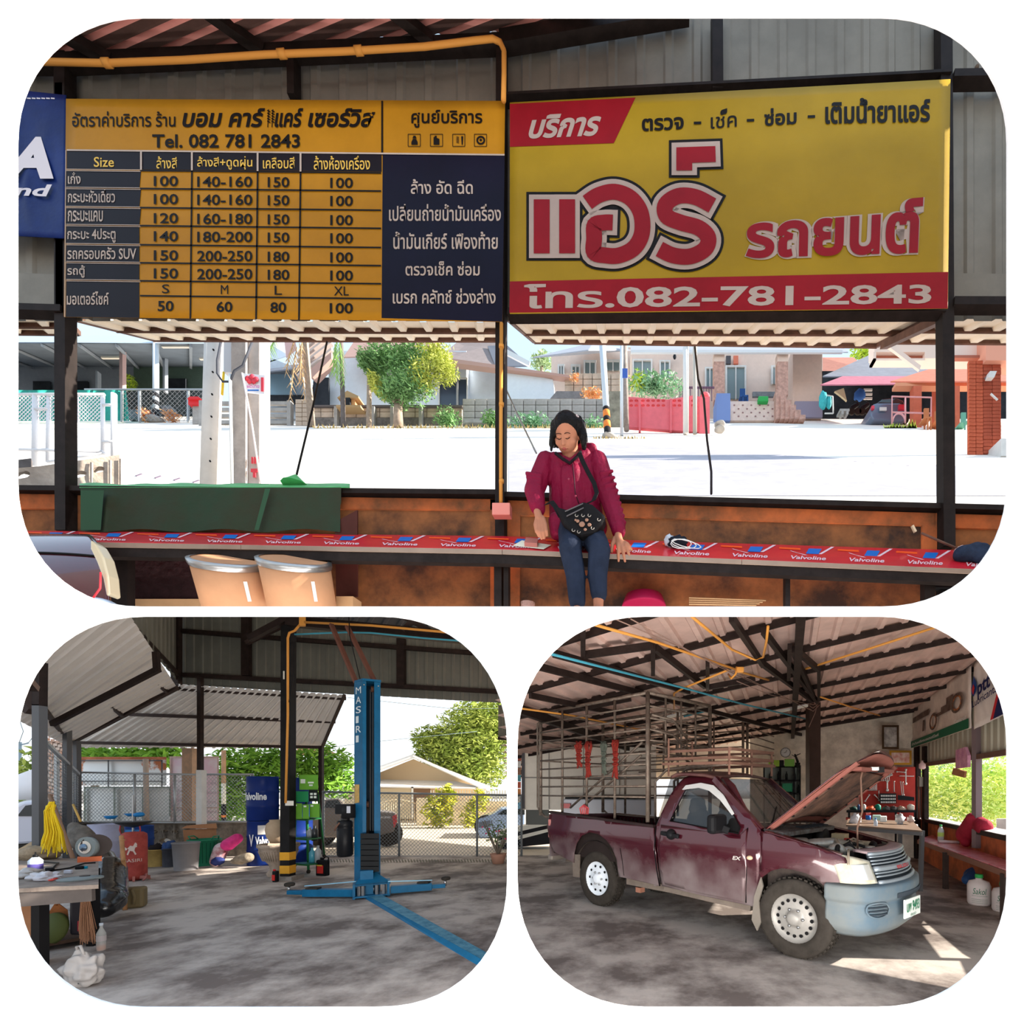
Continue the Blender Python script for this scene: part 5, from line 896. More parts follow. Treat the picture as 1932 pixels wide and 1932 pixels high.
b = MB(); b.add([lf(668.5, .205, lz(1480)), lf(678, .07, lz(1480)), lf(678, .07, lz(1514)), lf(668.5, .205, lz(1516))], [(0, 1, 2, 3)]); b.obj('worn_sticker', mat('worn_sticker', (196, 160, 96), .8, var=.3, vs=14), t)
for k in range(7): v = 1573+k*10.4; b = MB(); b.pr(680, v, 715.5, v+9.4, Y-.12, .08); b.obj('rubber_pad', mat('black_rubber_block', (40, 40, 40), .7), t, bevel=.006)
b = MB(); b.prism([lf(683, -.1, lz(1646)), lf(711, -.1, lz(1646)), lf(736, -.30, lz(1660)), lf(671, -.30, lz(1660))], (0, 0, -.02)); b.prism([lf(671, -.3, lz(1660)), lf(736, -.3, lz(1660)), lf(736, 0, lz(1660)), lf(671, 0, lz(1660))], (0, 0, -.03)); b.obj('carriage_top', BL, t); b = MB(); b.box(lf(692, -.12, .2), (.16, .2, .34), th_); b.obj('carriage', BL, t)
for u0 in (669, 732): b = MB(); b.box(lf(u0, -.18, .10), (.03, .26, .2), th_); b.obj('hinge_plate', BL, t)
b = MB(); b.box(lf(702, -.22, .03), (.44, .24, .02), th_); b.obj('hinge_shelf', BL, t)
for u in (678, 686, 711, 724): b = MB(); b.bar(lf(u, -.27, .04), lf(u, -.27, .17), .035); b.obj('pin', CHROME, t)
for a, c, e, pu, pv in ((670, 575, 545, 552, 1673), (737, 815, 840, 833, 1662)):
    sg = -1 if c < a else 1; Ya = YF(1694) if sg < 0 else YF(1688)
    z = .075; pa = P(a, 1490, Ya); pc = P(c, 1490, Ya+(.0 if sg < 0 else .22)); pe = P(e, 1490, Ya+(.05 if sg < 0 else .3)); pa.z = pc.z = z; pe.z = .07
    b = MB(); b.bar(pa, pc, .12, .10); b.obj('arm', BL, t, bevel=.006); b = MB(); b.bar(pc-(pc-pa)*.1, pe, .08, .055); b.obj('arm_extension', BL, t, bevel=.005)
    b = MB(); b.box((pc.x-.12*sg, pc.y, .135), (.16, .1, .02)); b.obj('arm_rubber', RUBBER, t); b = MB(); b.lathe([(.02, .0), (.02, .09)], (pe.x, pe.y, .07), 10); b.obj('pad_stem', CHROME, t); b = MB(); b.lathe([(.055, 0), (.065, .01), (.065, .035), (.05, .045)], (pe.x+.01, pe.y, .155), 20); b.obj('lifting_pad', RUBBER, t)
    b = MB(); b.bar(P(672 if sg < 0 else 732, 1663, Y-.2), pc+V((0, 0, .09)), .02, .012); b.obj('restraint_bar', mat('pale_blue_steel', (150, 200, 225), .35, .4), t)
b = MB(); p0, p1, q0, q1 = G(690, 1693), G(716, 1690), G(917, 1822), G(990, 1845); b.prism([p0, p1, p1.lerp(V((q1.x, q1.y, 0)), .95), q0], (0, 0, .035)); b.obj('floor_channel_cover', mat('scuffed_blue', (96, 150, 172), .6, c2=(50, 112, 140), var=.3, vs=12), t)
b = MB(); b.add([p0+V((0, -.004, .036)), q0+V((0, -.004, .036)), q0+V((-.05, -.02, 0)), p0+V((-.03, -.01, 0))], [(0, 1, 2, 3)]); b.obj('cover_edge', BL, t)
b = MB(); b.pr(632, 1517, 645, 1536, 6.9, .16); b.obj('control_box', mat('black_plastic', (28, 28, 30), .4), t, bevel=.01); b = MB(); b.lathe([(.10, -.1), (.10, .1)], P(659, 1530, 6.95), 20); b.obj('motor', mat('motor_black', (30, 29, 30), .5), t); b = MB(); b.pr(654, 1521, 661, 1534, 6.83, .01); b.obj('motor_label', mat('label_silver', (190, 190, 195), .4), t)
b = MB(); b.lathe([(.055, 0), (.06, .13)], P(652, 1556, 6.95), 14); b.obj('valve_block', mat('valve_dark', (50, 48, 48), .4, .5), t); b = MB(); b.tube([P(641, 1552, 6.85), P(633, 1562, 6.85), P(631, 1567, 6.85)], .012, 6); b.obj('lever', mat('rusty_lever', (110, 80, 66), .5), t)
zb = P(0, 1616, 6.95).z; b = MB(); b.lathe([(.085, 0), (.105, .03), (.105, .40), (.095, .42), (.105, .44), (.105, .5), (.09, .53)], (P(651, 0, 6.95).x, 6.95, zb), 22); b.obj('oil_tank', mat('tank_black', (26, 26, 28), .35), t)
for q in ((625, 1178, 7.3, 672, 1288, 7.0), (655, 1182, 7.3, 706, 1284, 7.0)): b = MB(); b.bar(P(*q[:3]), P(*q[3:]), .06, .04); b.obj('rusty_strut', mat('rusty_strut', (110, 72, 60), .7, var=.2), t)
b = MB(); b.tube([P(658, 1160, 7), P(660, 1200, 7), P(680, 1284, 6.9)], .007, 5); b.obj('cable', BLACK, t)
# drums, barrels
BD = mat('blue_drum_paint', (24, 46, 112), .35, var=.12, vs=4)
def da(c): return math.atan2(-c[1], -c[0])+PI/2
def drum(name, lb, u, v, r, H, m, z0=0, Y=None, grp=None, wr=None, band=None):
    Y = Y or YF(v); c = V((P(u, 0, Y).x, Y, z0)); t = thing(name, lb, 'drum', c, grp); p = [(r*.97, 0), (r, .01)]
    for f in (.33, .66): p += [(r, H*f-.03), (r+.012, H*f), (r, H*f+.03)]
    b = MB(); b.lathe(p+[(r, H-.01), (r+.006, H), (r-.01, H), (r-.012, H-.015)], c, 36); b.obj('shell', m, t)
    if wr:
        b = MB()
        for s, a0, a1, z_a, z_b in wr:
            vs, fs = text2d(s, .03); X0 = min(q[0] for q in vs); X1 = max(q[0] for q in vs); Y1 = max(q[1] for q in vs)
            b.add([c+V(((r+.014)*math.cos(da(c)+a0+(q[0]-X0)/(X1-X0)*(a1-a0)), (r+.014)*math.sin(da(c)+a0+(q[0]-X0)/(X1-X0)*(a1-a0)), z_a+q[1]/Y1*(z_b-z_a))) for q in vs], fs)
        b.obj('white_lettering', mat('drum_white', (225, 228, 232), .4), t)
    if band:
        b = MB(); a0, a1, za, zb_ = band; b.grid(lambda s, q: c+V(((r+.014)*math.cos(da(c)+a0+s*(a1-a0)), (r+.014)*math.sin(da(c)+a0+s*(a1-a0)), za+q*(zb_-za))), 12, 1); b.obj('paper_label', mat('paper_label', (220, 215, 212), .6), t)
    return t
gr = 'blue oil drums stacked beside the column'
drum('oil_drum', 'blue oil drum at the bottom of the stack behind the planter', 497, 1628, .262, .88, BD, 0, 9.6, gr, [('V', -2.5, -2.15, .40, .62), ('Valvoline', -2.05, -.7, .42, .58)], (-1.9, -1.2, .62, .8))
drum('oil_drum', 'blue oil drum at the top of the stack with pale lettering', 496, 1545, .262, .88, BD, .885, 9.6, gr, [('Valvoline', -3.0, -1.35, .42, .56)])
drum('oil_drum', 'lower blue oil drum standing behind the black column', 562, 1622, .262, .88, BD, 0, 10.0, gr); drum('oil_drum', 'upper blue oil drum behind the black column and green boxes', 561, 1540, .262, .86, BD, .885, 10.0, gr, [('V', -2.6, -2.2, .4, .64)])
drum('barrel', 'pale lavender steel barrel behind the black rubbish bags', 196, 1640, .20, .88, mat('lavender_barrel', (178, 180, 205), .4, var=.12, vs=5), 0, 8.6); drum('barrel', 'dark blue barrel behind the red tank', 263, 1620, .21, .78, mat('navy_barrel', (36, 66, 130), .4, var=.2), 0, 9.6)
for i, (u, v, Y, r, lb) in enumerate(((209, 1541, 8.4, .09, 'small blue cover on the lavender barrel'), (253, 1536, 9.2, .14, 'blue pan lying on the dark blue barrel'))): one('blue_pan', mat('pan_blue', (40, 120, 180), .4), lb, 'pan', lambda b: b.lathe([(r*.6, 0), (r, .05), (r*.95, .055)], P(u, v+4, Y), 16))
# red air tank
t = thing('air_tank', 'upright red compressor tank with a horse emblem and lettering', 'tank', G(254, 1655)); Y = 7.9; c = V((P(253, 0, Y).x, Y, .06)); r = 19.5/900*Y*.93; H = .72
RT_ = mat('faded_red_tank', (168, 74, 66), .6, c2=(140, 58, 52), var=.2, vs=6)
b = MB(); b.lathe([(r*.6, -.05), (r*.95, -.01), (r, .04), (r, H-.06), (r*.96, H-.01), (r*.7, H+.02), (.001, H+.03)], c, 32); b.obj('tank_shell', RT_, t)
b = MB(); vs, fs = text2d('MASIRI', .03); X1 = max(q[0] for q in vs); b.add([c+V(((r+.004)*math.cos(da(c)-2.5+q[0]/X1*1.5), (r+.004)*math.sin(da(c)-2.5+q[0]/X1*1.5), .26+q[1]*.075)) for q in vs], fs)
def emb(px_, pz_): a = da(c)-1.75+px_*.05; return c+V(((r+.005)*math.cos(a), (r+.005)*math.sin(a), .47+pz_*.012))
for pl in (((-6, 1), (-2, 5), (3, 4), (6, 6), (8, 3), (5, 2), (4, -2), (7, -7), (5, -8), (2, -3), (-2, -2), (-5, -8), (-7, -7), (-4, 0)), ((2, 4), (5, 9), (7, 8), (8, 5), (5, 4)), ((-6, 1), (-10, 3), (-11, -3), (-9, -1), (-7, -1))): b.add([emb(*q) for q in pl], [tuple(range(len(pl)))])
b.obj('pale_emblem', mat('emblem_grey', (200, 180, 170), .6), t)
b = MB(); b.box(c+V((.2, -.02, .0)), (.12, .06, .05)); b.tube([c+V((.15, 0, .0)), c+V((.26, -.05, .06)), c+V((.3, -.1, 0)), c+V((.27, -.12, -.04))], .012, 6); b.obj('outlet_pipe', mat('rusty_pipe', (150, 92, 84), .6), t); b = MB(); [b.bar(c+V((x, y, .02)), c+V((x*1.3, y*1.3, -.06)), .03) for x, y in ((.1, -.1), (-.1, -.1), (.1, .1), (-.1, .1))]; b.obj('feet', mat('rusty_pipe', ()), t)
t = thing('oil_drain_pan', 'dark round drain pan on a stem standing over the red tank', 'drain pan', G(252, 1650)); Y = 8.2
b = MB(); b.lathe([(.02, -.05), (.12, -.02), (.235, .04), (.24, .06), (.22, .06)], P(251, 1556, Y), 28); b.obj('pan', mat('pan_dark', (56, 56, 58), .4, .5), t); b = MB(); b.bar(P(251, 1500, Y), P(251, 1580, Y), .02); b.obj('stem', CHROME, t)
b = MB(); b.ball(P(262, 1537, Y), (.09, .06, .04), 12, 6, .3); b.obj('blue_funnel', mat('pan_blue', ()), t); b = MB(); b.pr(236, 1566, 264, 1580, Y+.02, .1); b.obj('blue_box', mat('box_blue', (60, 130, 190), .5), t); b = MB(); b.tube([P(228, 1552, Y), P(226, 1566, Y), P(231, 1580, Y)], .01, 5); b.tube([P(262, 1552, Y), P(265, 1566, Y), P(261, 1575, Y)], .01, 5); b.obj('handle_frame', mat('handle_red', (190, 70, 70), .5), t)
one('wooden_stake', mat('bamboo', (170, 124, 84), .7, var=.2, vs=10), 'brown bamboo pole standing upright beside the red tank', 'pole', lambda b: (b.tube([G(236, 1717), P(234, 1640, 6.0), P(229, 1577, 6.1)], .022, 8), [b.tube([P(235-k, 1700-k*38, 6.0), P(235-k, 1698-k*38, 6.0)], .026, 8) for k in range(4)]))
# buckets, bins, basket
def bucket(name, lb, cat, u, v, w, vt, m, taper=.88, extra=None):
    Y = YF(v); r = w/2/900*Y*.93; H = P(0, vt, Y).z; t = thing(name, lb, cat, G(u, v)); c = G(u, v); c.z = 0
    b = MB(); b.lathe([(r*taper, 0), (r, H), (r*1.04, H), (r*1.04, H-.02), (r*.97, H-.02), (r*taper*.95, .02)], c, 28, cap=False); b.lathe([(r*taper, .0), (r*taper, .015)], c, 28); b.obj('body', m, t)
    if extra: extra(t, c, r, H)
    return t
bucket('paint_can', 'tan ribbed metal bucket with rags between tank and bins', 'bucket', 295, 1634, 30, 1602, mat('tan_can', (180, 152, 92), .6, var=.15, vs=9), .97, lambda t, c, r, H: MB().ball(c+V((.02, 0, H)), (r*.8, r*.8, .1), 12, 8, .7, seed=3).obj('rags', mat('dark_rag', (40, 36, 36), .9), t))
bucket('paint_can', 'dark grey bucket filled with blue cloth', 'bucket', 321, 1635, 24, 1600, mat('dark_can', (70, 72, 80), .5, var=.2), .97, lambda t, c, r, H: MB().ball(c+V((0, 0, H+.03)), (r, r, .1), 12, 8, .6, seed=5).obj('blue_cloth', mat('blue_rag', (60, 84, 130), .9, var=.3, vs=20), t))
bucket('bin', 'grey plastic bin in front of the green basket', 'bin', 351, 1641, 43, 1589, mat('grey_bin', (132, 130, 132), .6, var=.08), .85)
def bk_h(t, c, r, H):
    for sg in (-1, 1): b = MB(); b.tube([c+V((sg*r*.8, -.08, H)), c+V((sg*r*.98, -.08, H+.06)), c+V((sg*r*.98, .04, H+.06)), c+V((sg*r*.8, .08, H))], .012, 6); b.obj('handle', mat('green_basket', ()), t)
    b = MB(); 
    for k in range(26):
        a = 2*PI*k/26; b.bar(c+V((math.cos(a)*r*.87, math.sin(a)*r*.87, .06)), c+V((math.cos(a)*r*1.0, math.sin(a)*r*1.0, H-.06)), .006)
    b.obj('slots', mat('dark_green', (20, 70, 56), .6), t, kind='stuff')
mat('green_basket', (44, 128, 96), .5, var=.1)
bucket('basket', 'dark green plastic basket with slots and loop handles', 'basket', 386, 1632, 52, 1583, mat('green_basket', ()), .82, bk_h)
one('cardboard_box', mat('cardboard_old', (168, 118, 84), .8, var=.12), 'flattened cardboard behind the green basket', 'cardboard', lambda b: (b.pp([(345, 1566), (408, 1563), (410, 1612), (350, 1612)], 9.9, .03), b.pp([(343, 1563), (352, 1558), (408, 1554), (410, 1563)], 9.8, .15)))
def blob(name, lb, cat, chain, m, vox=.02, extra=None, **k):
    t = thing(name, lb, cat, P(*chain[0][:3]), **k); b = MB()
    for a, c in zip(chain[::2], chain[1::2]): b.cap(P(*a[:3]), P(*c[:3]), a[3], c[3])
    b.skin('sack', m, vox, 2, parent=t)
    if extra: extra(t)
    return t
blob('rice_sack', 'printed white sack with a pink top slumped beside the blue drums', 'sack', [(408, 1625, 9.3, .11), (418, 1602, 9.3, .13), (418, 1602, 9.3, .12), (432, 1592, 9.3, .1)], mat('sack_white', (214, 200, 205), .7, c2=(150, 60, 70), var=.3, vs=6, bump=.3), .02,
     lambda t: (MB().cap(P(430, 1594, 9.25), P(447, 1582, 9.25), .12, .10).skin('pink_top', mat('sack_pink', (214, 60, 130), .5, var=.2, vs=8), .02, 2, parent=t), MB().ball(P(411, 1625, 9.18), (.13, .05, .08), 12, 8, .4).obj('navy_print', mat('sack_navy', (46, 56, 110), .6), t)))
blob('jute_sack', 'rough grey-brown sack lying before the blue drums', 'sack', [(450, 1622, 9.2, .09), (468, 1618, 9.2, .10), (440, 1625, 9.2, .05), (455, 1626, 9.2, .06)], mat('jute', (140, 128, 112), .95, var=.35, vs=14, bump=.5), .018)
blob('refuse_bag', 'big black rubbish bag slumped behind the workbench corner', 'bag', [(205, 1640, 6.0, .17), (200, 1690, 5.6, .19), (190, 1620, 6.2, .14), (215, 1665, 5.8, .13), (205, 1700, 5.5, .16), (196, 1712, 5.4, .12)], mat('bin_liner', (18, 18, 20), .25, bump=.6, bs=9, coat=.3), .02)
blob('grey_sack', 'grey cloth bag hanging open at the fence', 'sack', [(152, 1570, 7.6, .12), (160, 1580, 7.6, .13), (140, 1560, 7.6, .08), (145, 1590, 7.6, .1)], mat('grey_sacking', (112, 106, 100), .9, var=.3, vs=9), .02)
t = thing('oil_bottle', 'olive brown jerrycan lying on the floor by the bamboo pole', 'jerrycan', G(230, 1715)); b = MB(); p = G(233, 1716); b.box(p+V((0, .1, .13)), (.26, .16, .26), .5); b.obj('body', mat('olive_can', (110, 96, 68), .5), t, bevel=.03); b = MB(); b.tube([p+V((.1, 0, .25)), p+V((.14, 0, .16)), p+V((.13, 0, .06))], .015, 6); b.obj('handle', mat('olive_can', ()), t); b = MB(); b.box(p+V((.02, .0, .2)), (.07, .02, .06)); b.obj('white_label', WHITE, t)
# yellow straw tied to the post, sticks, brooms
t = thing('yellow_raffia', 'bunch of bright yellow raffia string hanging on the grey post', 'raffia', P(100, 1515, 5.4)); b = MB(); q = random.Random(5)
for k in range(150):
    a = q.uniform(-1, 1); Y0 = 4.8+q.uniform(-.1, .1); u0 = 98+a*5; e = q.uniform(.3, 1); b.tube([P(u0, 1520+q.uniform(-8, 6), Y0), P(93+a*10, 1530, Y0), P(96+a*16+e*8, 1570, Y0), P(95+a*18+max(0, a)*16*e, 1575+45*e*q.uniform(.6, 1), Y0)], .0035, 3, cap=False)
b.obj('strands', mat('raffia_yellow', (244, 208, 40), .5, var=.1), t, kind='stuff'); b = MB(); b.ball(P(96, 1524, 4.8), (.035, .03, .05), 10, 8, .5); b.obj('knot', mat('raffia_yellow', ()), t)
for i, q in enumerate(((94, 1500, 6.2, 138, 1620, 5.9, .022, 'thick brown stick leaning behind the yellow raffia'), (138, 1518, 8, 152, 1550, 7.8, .015, 'yellow bamboo cane leaning on the fence'))): one('leaning_stick', mat('brown_stick', (140, 110, 90), .8) if i == 0 else mat('cane_yellow', (200, 160, 90), .7), q[7], 'stick', lambda b: b.tube([P(*q[:3]), P(*q[3:6])], q[6], 7))
# workbench with clutter
t = thing('workbench', 'cluttered plywood workbench on dark steel legs at the room edge', 'workbench', P(100, 1800, 4.2)); zt = .79; TT = mat('greasy_plywood', (150, 136, 124), .7, c2=(112, 98, 90), var=.3, vs=5, bump=.2)
def tb_(u, v, z=zt): Y = (EYE-z)*F/(v-PY); return P(u, v, Y)
fr_l, fr_r, bk_r, bk_l = tb_(0, 1678), tb_(186, 1669), tb_(186, 1620), tb_(0, 1618)
b = MB(); b.prism([fr_l, fr_r, bk_r, bk_l], (0, 0, -.03)); b.obj('tabletop', TT, t); b = MB(); b.bar(fr_l+V((0, .02, -.085)), fr_r+V((-.06, .02, -.075)), .04, .10); b.obj('apron_rail', mat('bench_rail', (92, 84, 80), .6, var=.2), t)
for u, Y in ((76, 3.72), (176, 4.6)): b = MB(); x = P(u, 0, Y).x; b.bar((x, Y, 0), (x, Y, zt-.05), .065); b.obj('leg', BLACK, t)
b = MB(); x = P(22, 0, 4.0).x; b.box((x, 4.0, .34), (.30, .3, .68), .8); b.obj('plywood_side', mat('plywood_side', (150, 106, 76), .8, var=.15), t); b = MB(); b.box((P(95, 0, 4.6).x, 4.6, .06), (.5, .5, .03), -.5); b.obj('lower_shelf', mat('shelf_dark', (80, 62, 52), .8, var=.2), t)
t = thing('bench_grinder', 'round grey grinding wheel on an orange mount on the workbench', 'grinder', tb_(165, 1622)); c = P(165, 1598, 4.72)
b = MB(); b.lathe([(.10, -.02), (.10, .02)], c, 32, Matrix.Rotation(PI/2, 4, 'X')); b.obj('grinding_wheel', mat('grit_wheel', (128, 134, 132), .8, bump=.3, bs=60), t); b = MB(); b.lathe([(.062, 0), (.062, .006)], c+V((0, -.022, 0)), 28, Matrix.Rotation(PI/2, 4, 'X')); b.obj('paper_ring', mat('ring_cream', (216, 204, 190), .6), t); b = MB(); b.lathe([(.034, 0), (.034, .012), (.012, .016), (.012, .03)], c+V((0, -.03, 0)), 20, Matrix.Rotation(PI/2, 4, 'X')); b.obj('hub_nut', mat('blue_steel_nut', (110, 130, 150), .4, .6), t)
b = MB(); b.lathe([(.108, -.03), (.108, .03)], c+V((.02, .06, .01)), 28, face(c)); b.obj('wheel_guard', mat('guard_dark', (70, 60, 56), .5), t); b = MB(); b.box(c+V((0, .02, -.12)), (.16, .12, .05), yaw(c)); b.obj('mount', mat('mount_orange', (214, 110, 70), .5), t)
t = thing('spray_bottle', 'white and purple spray bottle with a black nozzle on the workbench', 'bottle', tb_(66, 1645)); c = tb_(67, 1643); b = MB(); b.lathe([(.042, 0), (.044, .02), (.044, .09), (.02, .12)], c, 20); b.obj('bottle_body', mat('bottle_white', (205, 215, 226), .35), t); b = MB(); b.lathe([(.0445, .012), (.0452, .015), (.0452, .06), (.0445, .062)], c, 20, cap=False); b.obj('wrap_label', mat('label_purple', (90, 80, 150), .5), t); b = MB(); b.lathe([(.018, .12), (.016, .14), (.006, .145), (.005, .165)], c, 12); b.obj('nozzle', BLACK, t)
t = thing('abrasive_disc', 'flat grey disc lying at the front of the workbench', 'disc', tb_(152, 1662)); b = MB(); b.lathe([(.125, 0), (.125, .012), (.03, .014)], tb_(152, 1659), 32); b.obj('disc', mat('grit_wheel', ()), t); b = MB(); b.lathe([(.03, .012), (.03, .018)], tb_(160, 1656), 16); b.obj('centre_ring', mat('guard_dark', ()), t)
for i, (u, v, r, m, lb) in enumerate(((88, 1660, .07, mat('poly_bag', (214, 208, 212), .3, alpha=.85), 'crumpled clear bag with red sweets on the bench front'), (50, 1655, .09, mat('poly_bag2', (190, 182, 176), .3, alpha=.9, var=.1), 'greyish crumpled plastic at the bench corner'))): one('plastic_wrapper', m, lb, 'bag', lambda b: b.ball(tb_(u, v)+V((0, 0, .02)), (r*1.3, r, .04), 20, 12, .9, seed=i+8))
one('red_sweets', mat('red_plastic', (214, 80, 70), .4), 'small red pieces beside the crumpled clear bag', 'pieces', lambda b: [b.ball(tb_(96+k*4, 1663-k*1.5)+V((0, 0, .01)), (.02, .012, .008), 8, 5) for k in range(4)])
one('black_cable', BLACK, 'black cord snaking across the workbench top', 'cord', lambda b: b.tube([tb_(78, 1627)+V((0, 0, .008)), tb_(110, 1630)+V((0, 0, .01)), tb_(95, 1645)+V((0, 0, .01)), tb_(130, 1640)+V((0, 0, .01)), tb_(160, 1631)+V((0, 0, .012)), tb_(180, 1630)+V((0, 0, .012))], .007, 6))
for i, (u, v, c_, lb) in enumerate(((94, 1643, (30, 30, 34), 'small black adapter on the workbench'), (150, 1640, (28, 28, 30), 'small black tool with a teal tip on the bench'), (129, 1648, (190, 190, 200), 'small silver bulb fitting near the cord'))): one('small_tool', mat('tool_%s' % ('black', 'dark', 'silver')[i], c_, .4), lb, 'tool', lambda b: b.box(tb_(u, v)+V((0, 0, .015)), (.05, .03, .03), .4), bevel=.006)
one('teal_tip', mat('teal_plastic', (30, 150, 180), .4), 'small teal plug lying beside the black tool', 'plug', lambda b: b.box(tb_(160, 1639)+V((0, 0, .012)), (.03, .02, .022), .3)); one('wire_coil', GALV, 'small coil of grey wire wool on the workbench', 'wire', lambda b: b.ball(tb_(69, 1652)+V((0, 0, .02)), (.05, .035, .025), 12, 8, .8, seed=2)); one('coiled_rope', mat('tan_rope', (160, 140, 116), .9, var=.2, vs=30), 'pile of tan netting behind the spray bottle', 'net', lambda b: b.ball(tb_(60, 1622)+V((0, .05, .05)), (.2, .12, .08), 16, 10, .6, seed=7))
one('burlap_sheet', mat('burlap', (176, 146, 112), .9, var=.15), 'tan sheet heaped behind the workbench by the car', 'cloth', lambda b: b.prism([P(32, 1612, 5.3), P(70, 1590, 5.6), P(74, 1620, 5.2), P(40, 1625, 5.0)], (0, 0, .05)))
t = thing('straw_broom', 'stiff brown twig broom leaning below the workbench', 'broom', P(160, 1690, 4.1)); b = MB(); q = random.Random(3)
for k in range(110): a = q.uniform(-1, 1); b.tube([P(160+a*7, 1686, 4.05), P(165+a*16+q.uniform(-3, 3), 1775+q.uniform(-25, 8), 4.0+q.uniform(-.06, .06))], .0028, 3, cap=False)
b.obj('twigs', mat('broom_twig', (150, 108, 82), .8, var=.2), t, kind='stuff')
t = thing('reed_broom', 'fan shaped orange-brown reed broom under the workbench', 'broom', P(107, 1730, 4.6)); b = MB(); b.pp([(103, 1706), (112, 1706), (128, 1718), (131, 1745), (118, 1752), (92, 1742), (88, 1728)], 4.6, .05); b.obj('brush_head', mat('reed', (150, 90, 50), .9, var=.25, vs=20), t); b = MB(); b.tube([P(107, 1692, 4.6), P(107, 1708, 4.6)], .012, 6); b.obj('handle', mat('reed', ()), t)
one('green_basin', mat('olive_basin', (84, 92, 50), .6), 'olive green basin leaning in the dark under the bench', 'basin', lambda b: b.lathe([(.15, 0), (.14, .03), (.02, .04)], P(100, 1752, 4.5), 24, Matrix.Rotation(PI/2.4, 4, 'X')))
t = thing('oil_canister', 'dark oil canister with a red label under the workbench', 'canister', P(143, 1765, 4.5)); b = MB(); b.pr(132, 1697, 156, 1765, 4.5, .12); b.obj('body', mat('canister_dark', (34, 30, 36), .4), t, bevel=.02); b = MB(); b.pr(146, 1738, 154, 1757, 4.49, .01); b.obj('red_label', mat('label_red', (150, 40, 50), .5), t)
t = thing('water_bottle', 'clear plastic bottle holding a little orange liquid on the floor', 'bottle', G(191, 1792)); c = G(191, 1793); c.z = 0; b = MB(); b.lathe([(.030, 0), (.033, .02), (.033, .16), (.012, .21), (.012, .235)], c, 18, cap=False); b.obj('bottle_body', mat('clear_pet', (205, 205, 200), .1, alpha=.45), t); b = MB(); b.lathe([(.029, .003), (.031, .045)], c, 18); b.obj('orange_liquid', mat('orange_liquid', (214, 120, 70), .1, alpha=.9), t); b = MB(); b.lathe([(.014, .232), (.014, .255)], c, 12); b.obj('cap', mat('cap_pale', (200, 210, 220), .4), t); b = MB(); b.lathe([(.0338, .09), (.0338, .14)], c, 18, cap=False); b.obj('label', mat('label_pale', (190, 180, 180), .5, alpha=.8), t)
t = thing('carrier_bag', 'white translucent carrier bag with tied handles on the floor', 'bag', G(155, 1868)); c = G(155, 1862); c.z = 0; b = MB(); b.ball(c+V((0, .01, .12)), (.125, .09, .13), 24, 16, .45, seed=3); b.cap(c+V((-.02, 0, .18)), c+V((-.03, 0, .27)), .07, .022); b.cap(c+V((.05, 0, .17)), c+V((.095, 0, .23)), .045, .016); b.cap(c+V((-.09, 0, .09)), c+V((-.135, 0, .15)), .04, .016); b.skin('bag_skin', mat('thin_white_plastic', (176, 170, 166), .35, alpha=.72, bump=.8, bs=8), .010, 2, parent=t)
b = MB(); b.tube([c+V((-.03, 0, .25)), c+V((-.03, -.01, .31)), c+V((.01, -.02, .32)), c+V((.03, -.01, .24))], .009, 6); b.obj('handle', mat('thin_white_plastic', ()), t); b = MB(); b.ball(c+V((.0, .02, .08)), (.09, .06, .06), 14, 8, .6); b.obj('contents', mat('bag_contents', (60, 60, 66), .7, c2=(190, 180, 180), var=.3, vs=12), t)
# planters
t = thing('stone_planter', 'large weathered stone planter bowl on a foot', 'planter', G(526, 1650)); Y = 8.35; c = V((P(526, 0, Y).x, Y, 0)); k = Y/900*.88; PM = mat('weathered_stone', (166, 148, 132), .9, var=.25, vs=7, bump=.5)
b = MB(); b.lathe([(20*k, 0), (22*k, 6*k), (15*k, 14*k), (17*k, 24*k), (27*k, 36*k), (34*k, 52*k), (35*k, 60*k), (38*k, 62*k), (38*k, 68*k), (33*k, 68*k), (30*k, 60*k)], c, 36, cap=False); b.obj('bowl', PM, t); b = MB(); b.lathe([(31*k, 58*k), (.01, 60*k)], c, 24); b.obj('soil', mat('soil', (70, 62, 44), .95), t)
b = MB(); [b.bar(c+V((math.cos(a)*28*k, math.sin(a)*28*k, 34*k)), c+V((math.cos(a)*35*k, math.sin(a)*35*k, 54*k)), .012) for a in [2*PI*j/44 for j in range(44)]]; b.obj('fluting', PM, t, kind='stuff')
t = thing('clay_urn', 'tan rounded clay urn standing in the stone planter', 'urn', P(523, 1588, 8.3)); c = P(524, 1590, 8.3); b = MB(); b.lathe([(13*k, 0), (20*k, 14*k), (22*k, 28*k), (20*k, 40*k), (14*k, 46*k), (15*k, 49*k), (11*k, 49*k)], c, 28); b.obj('urn_body', mat('clay_tan', (176, 152, 126), .85, var=.15, vs=6), t)
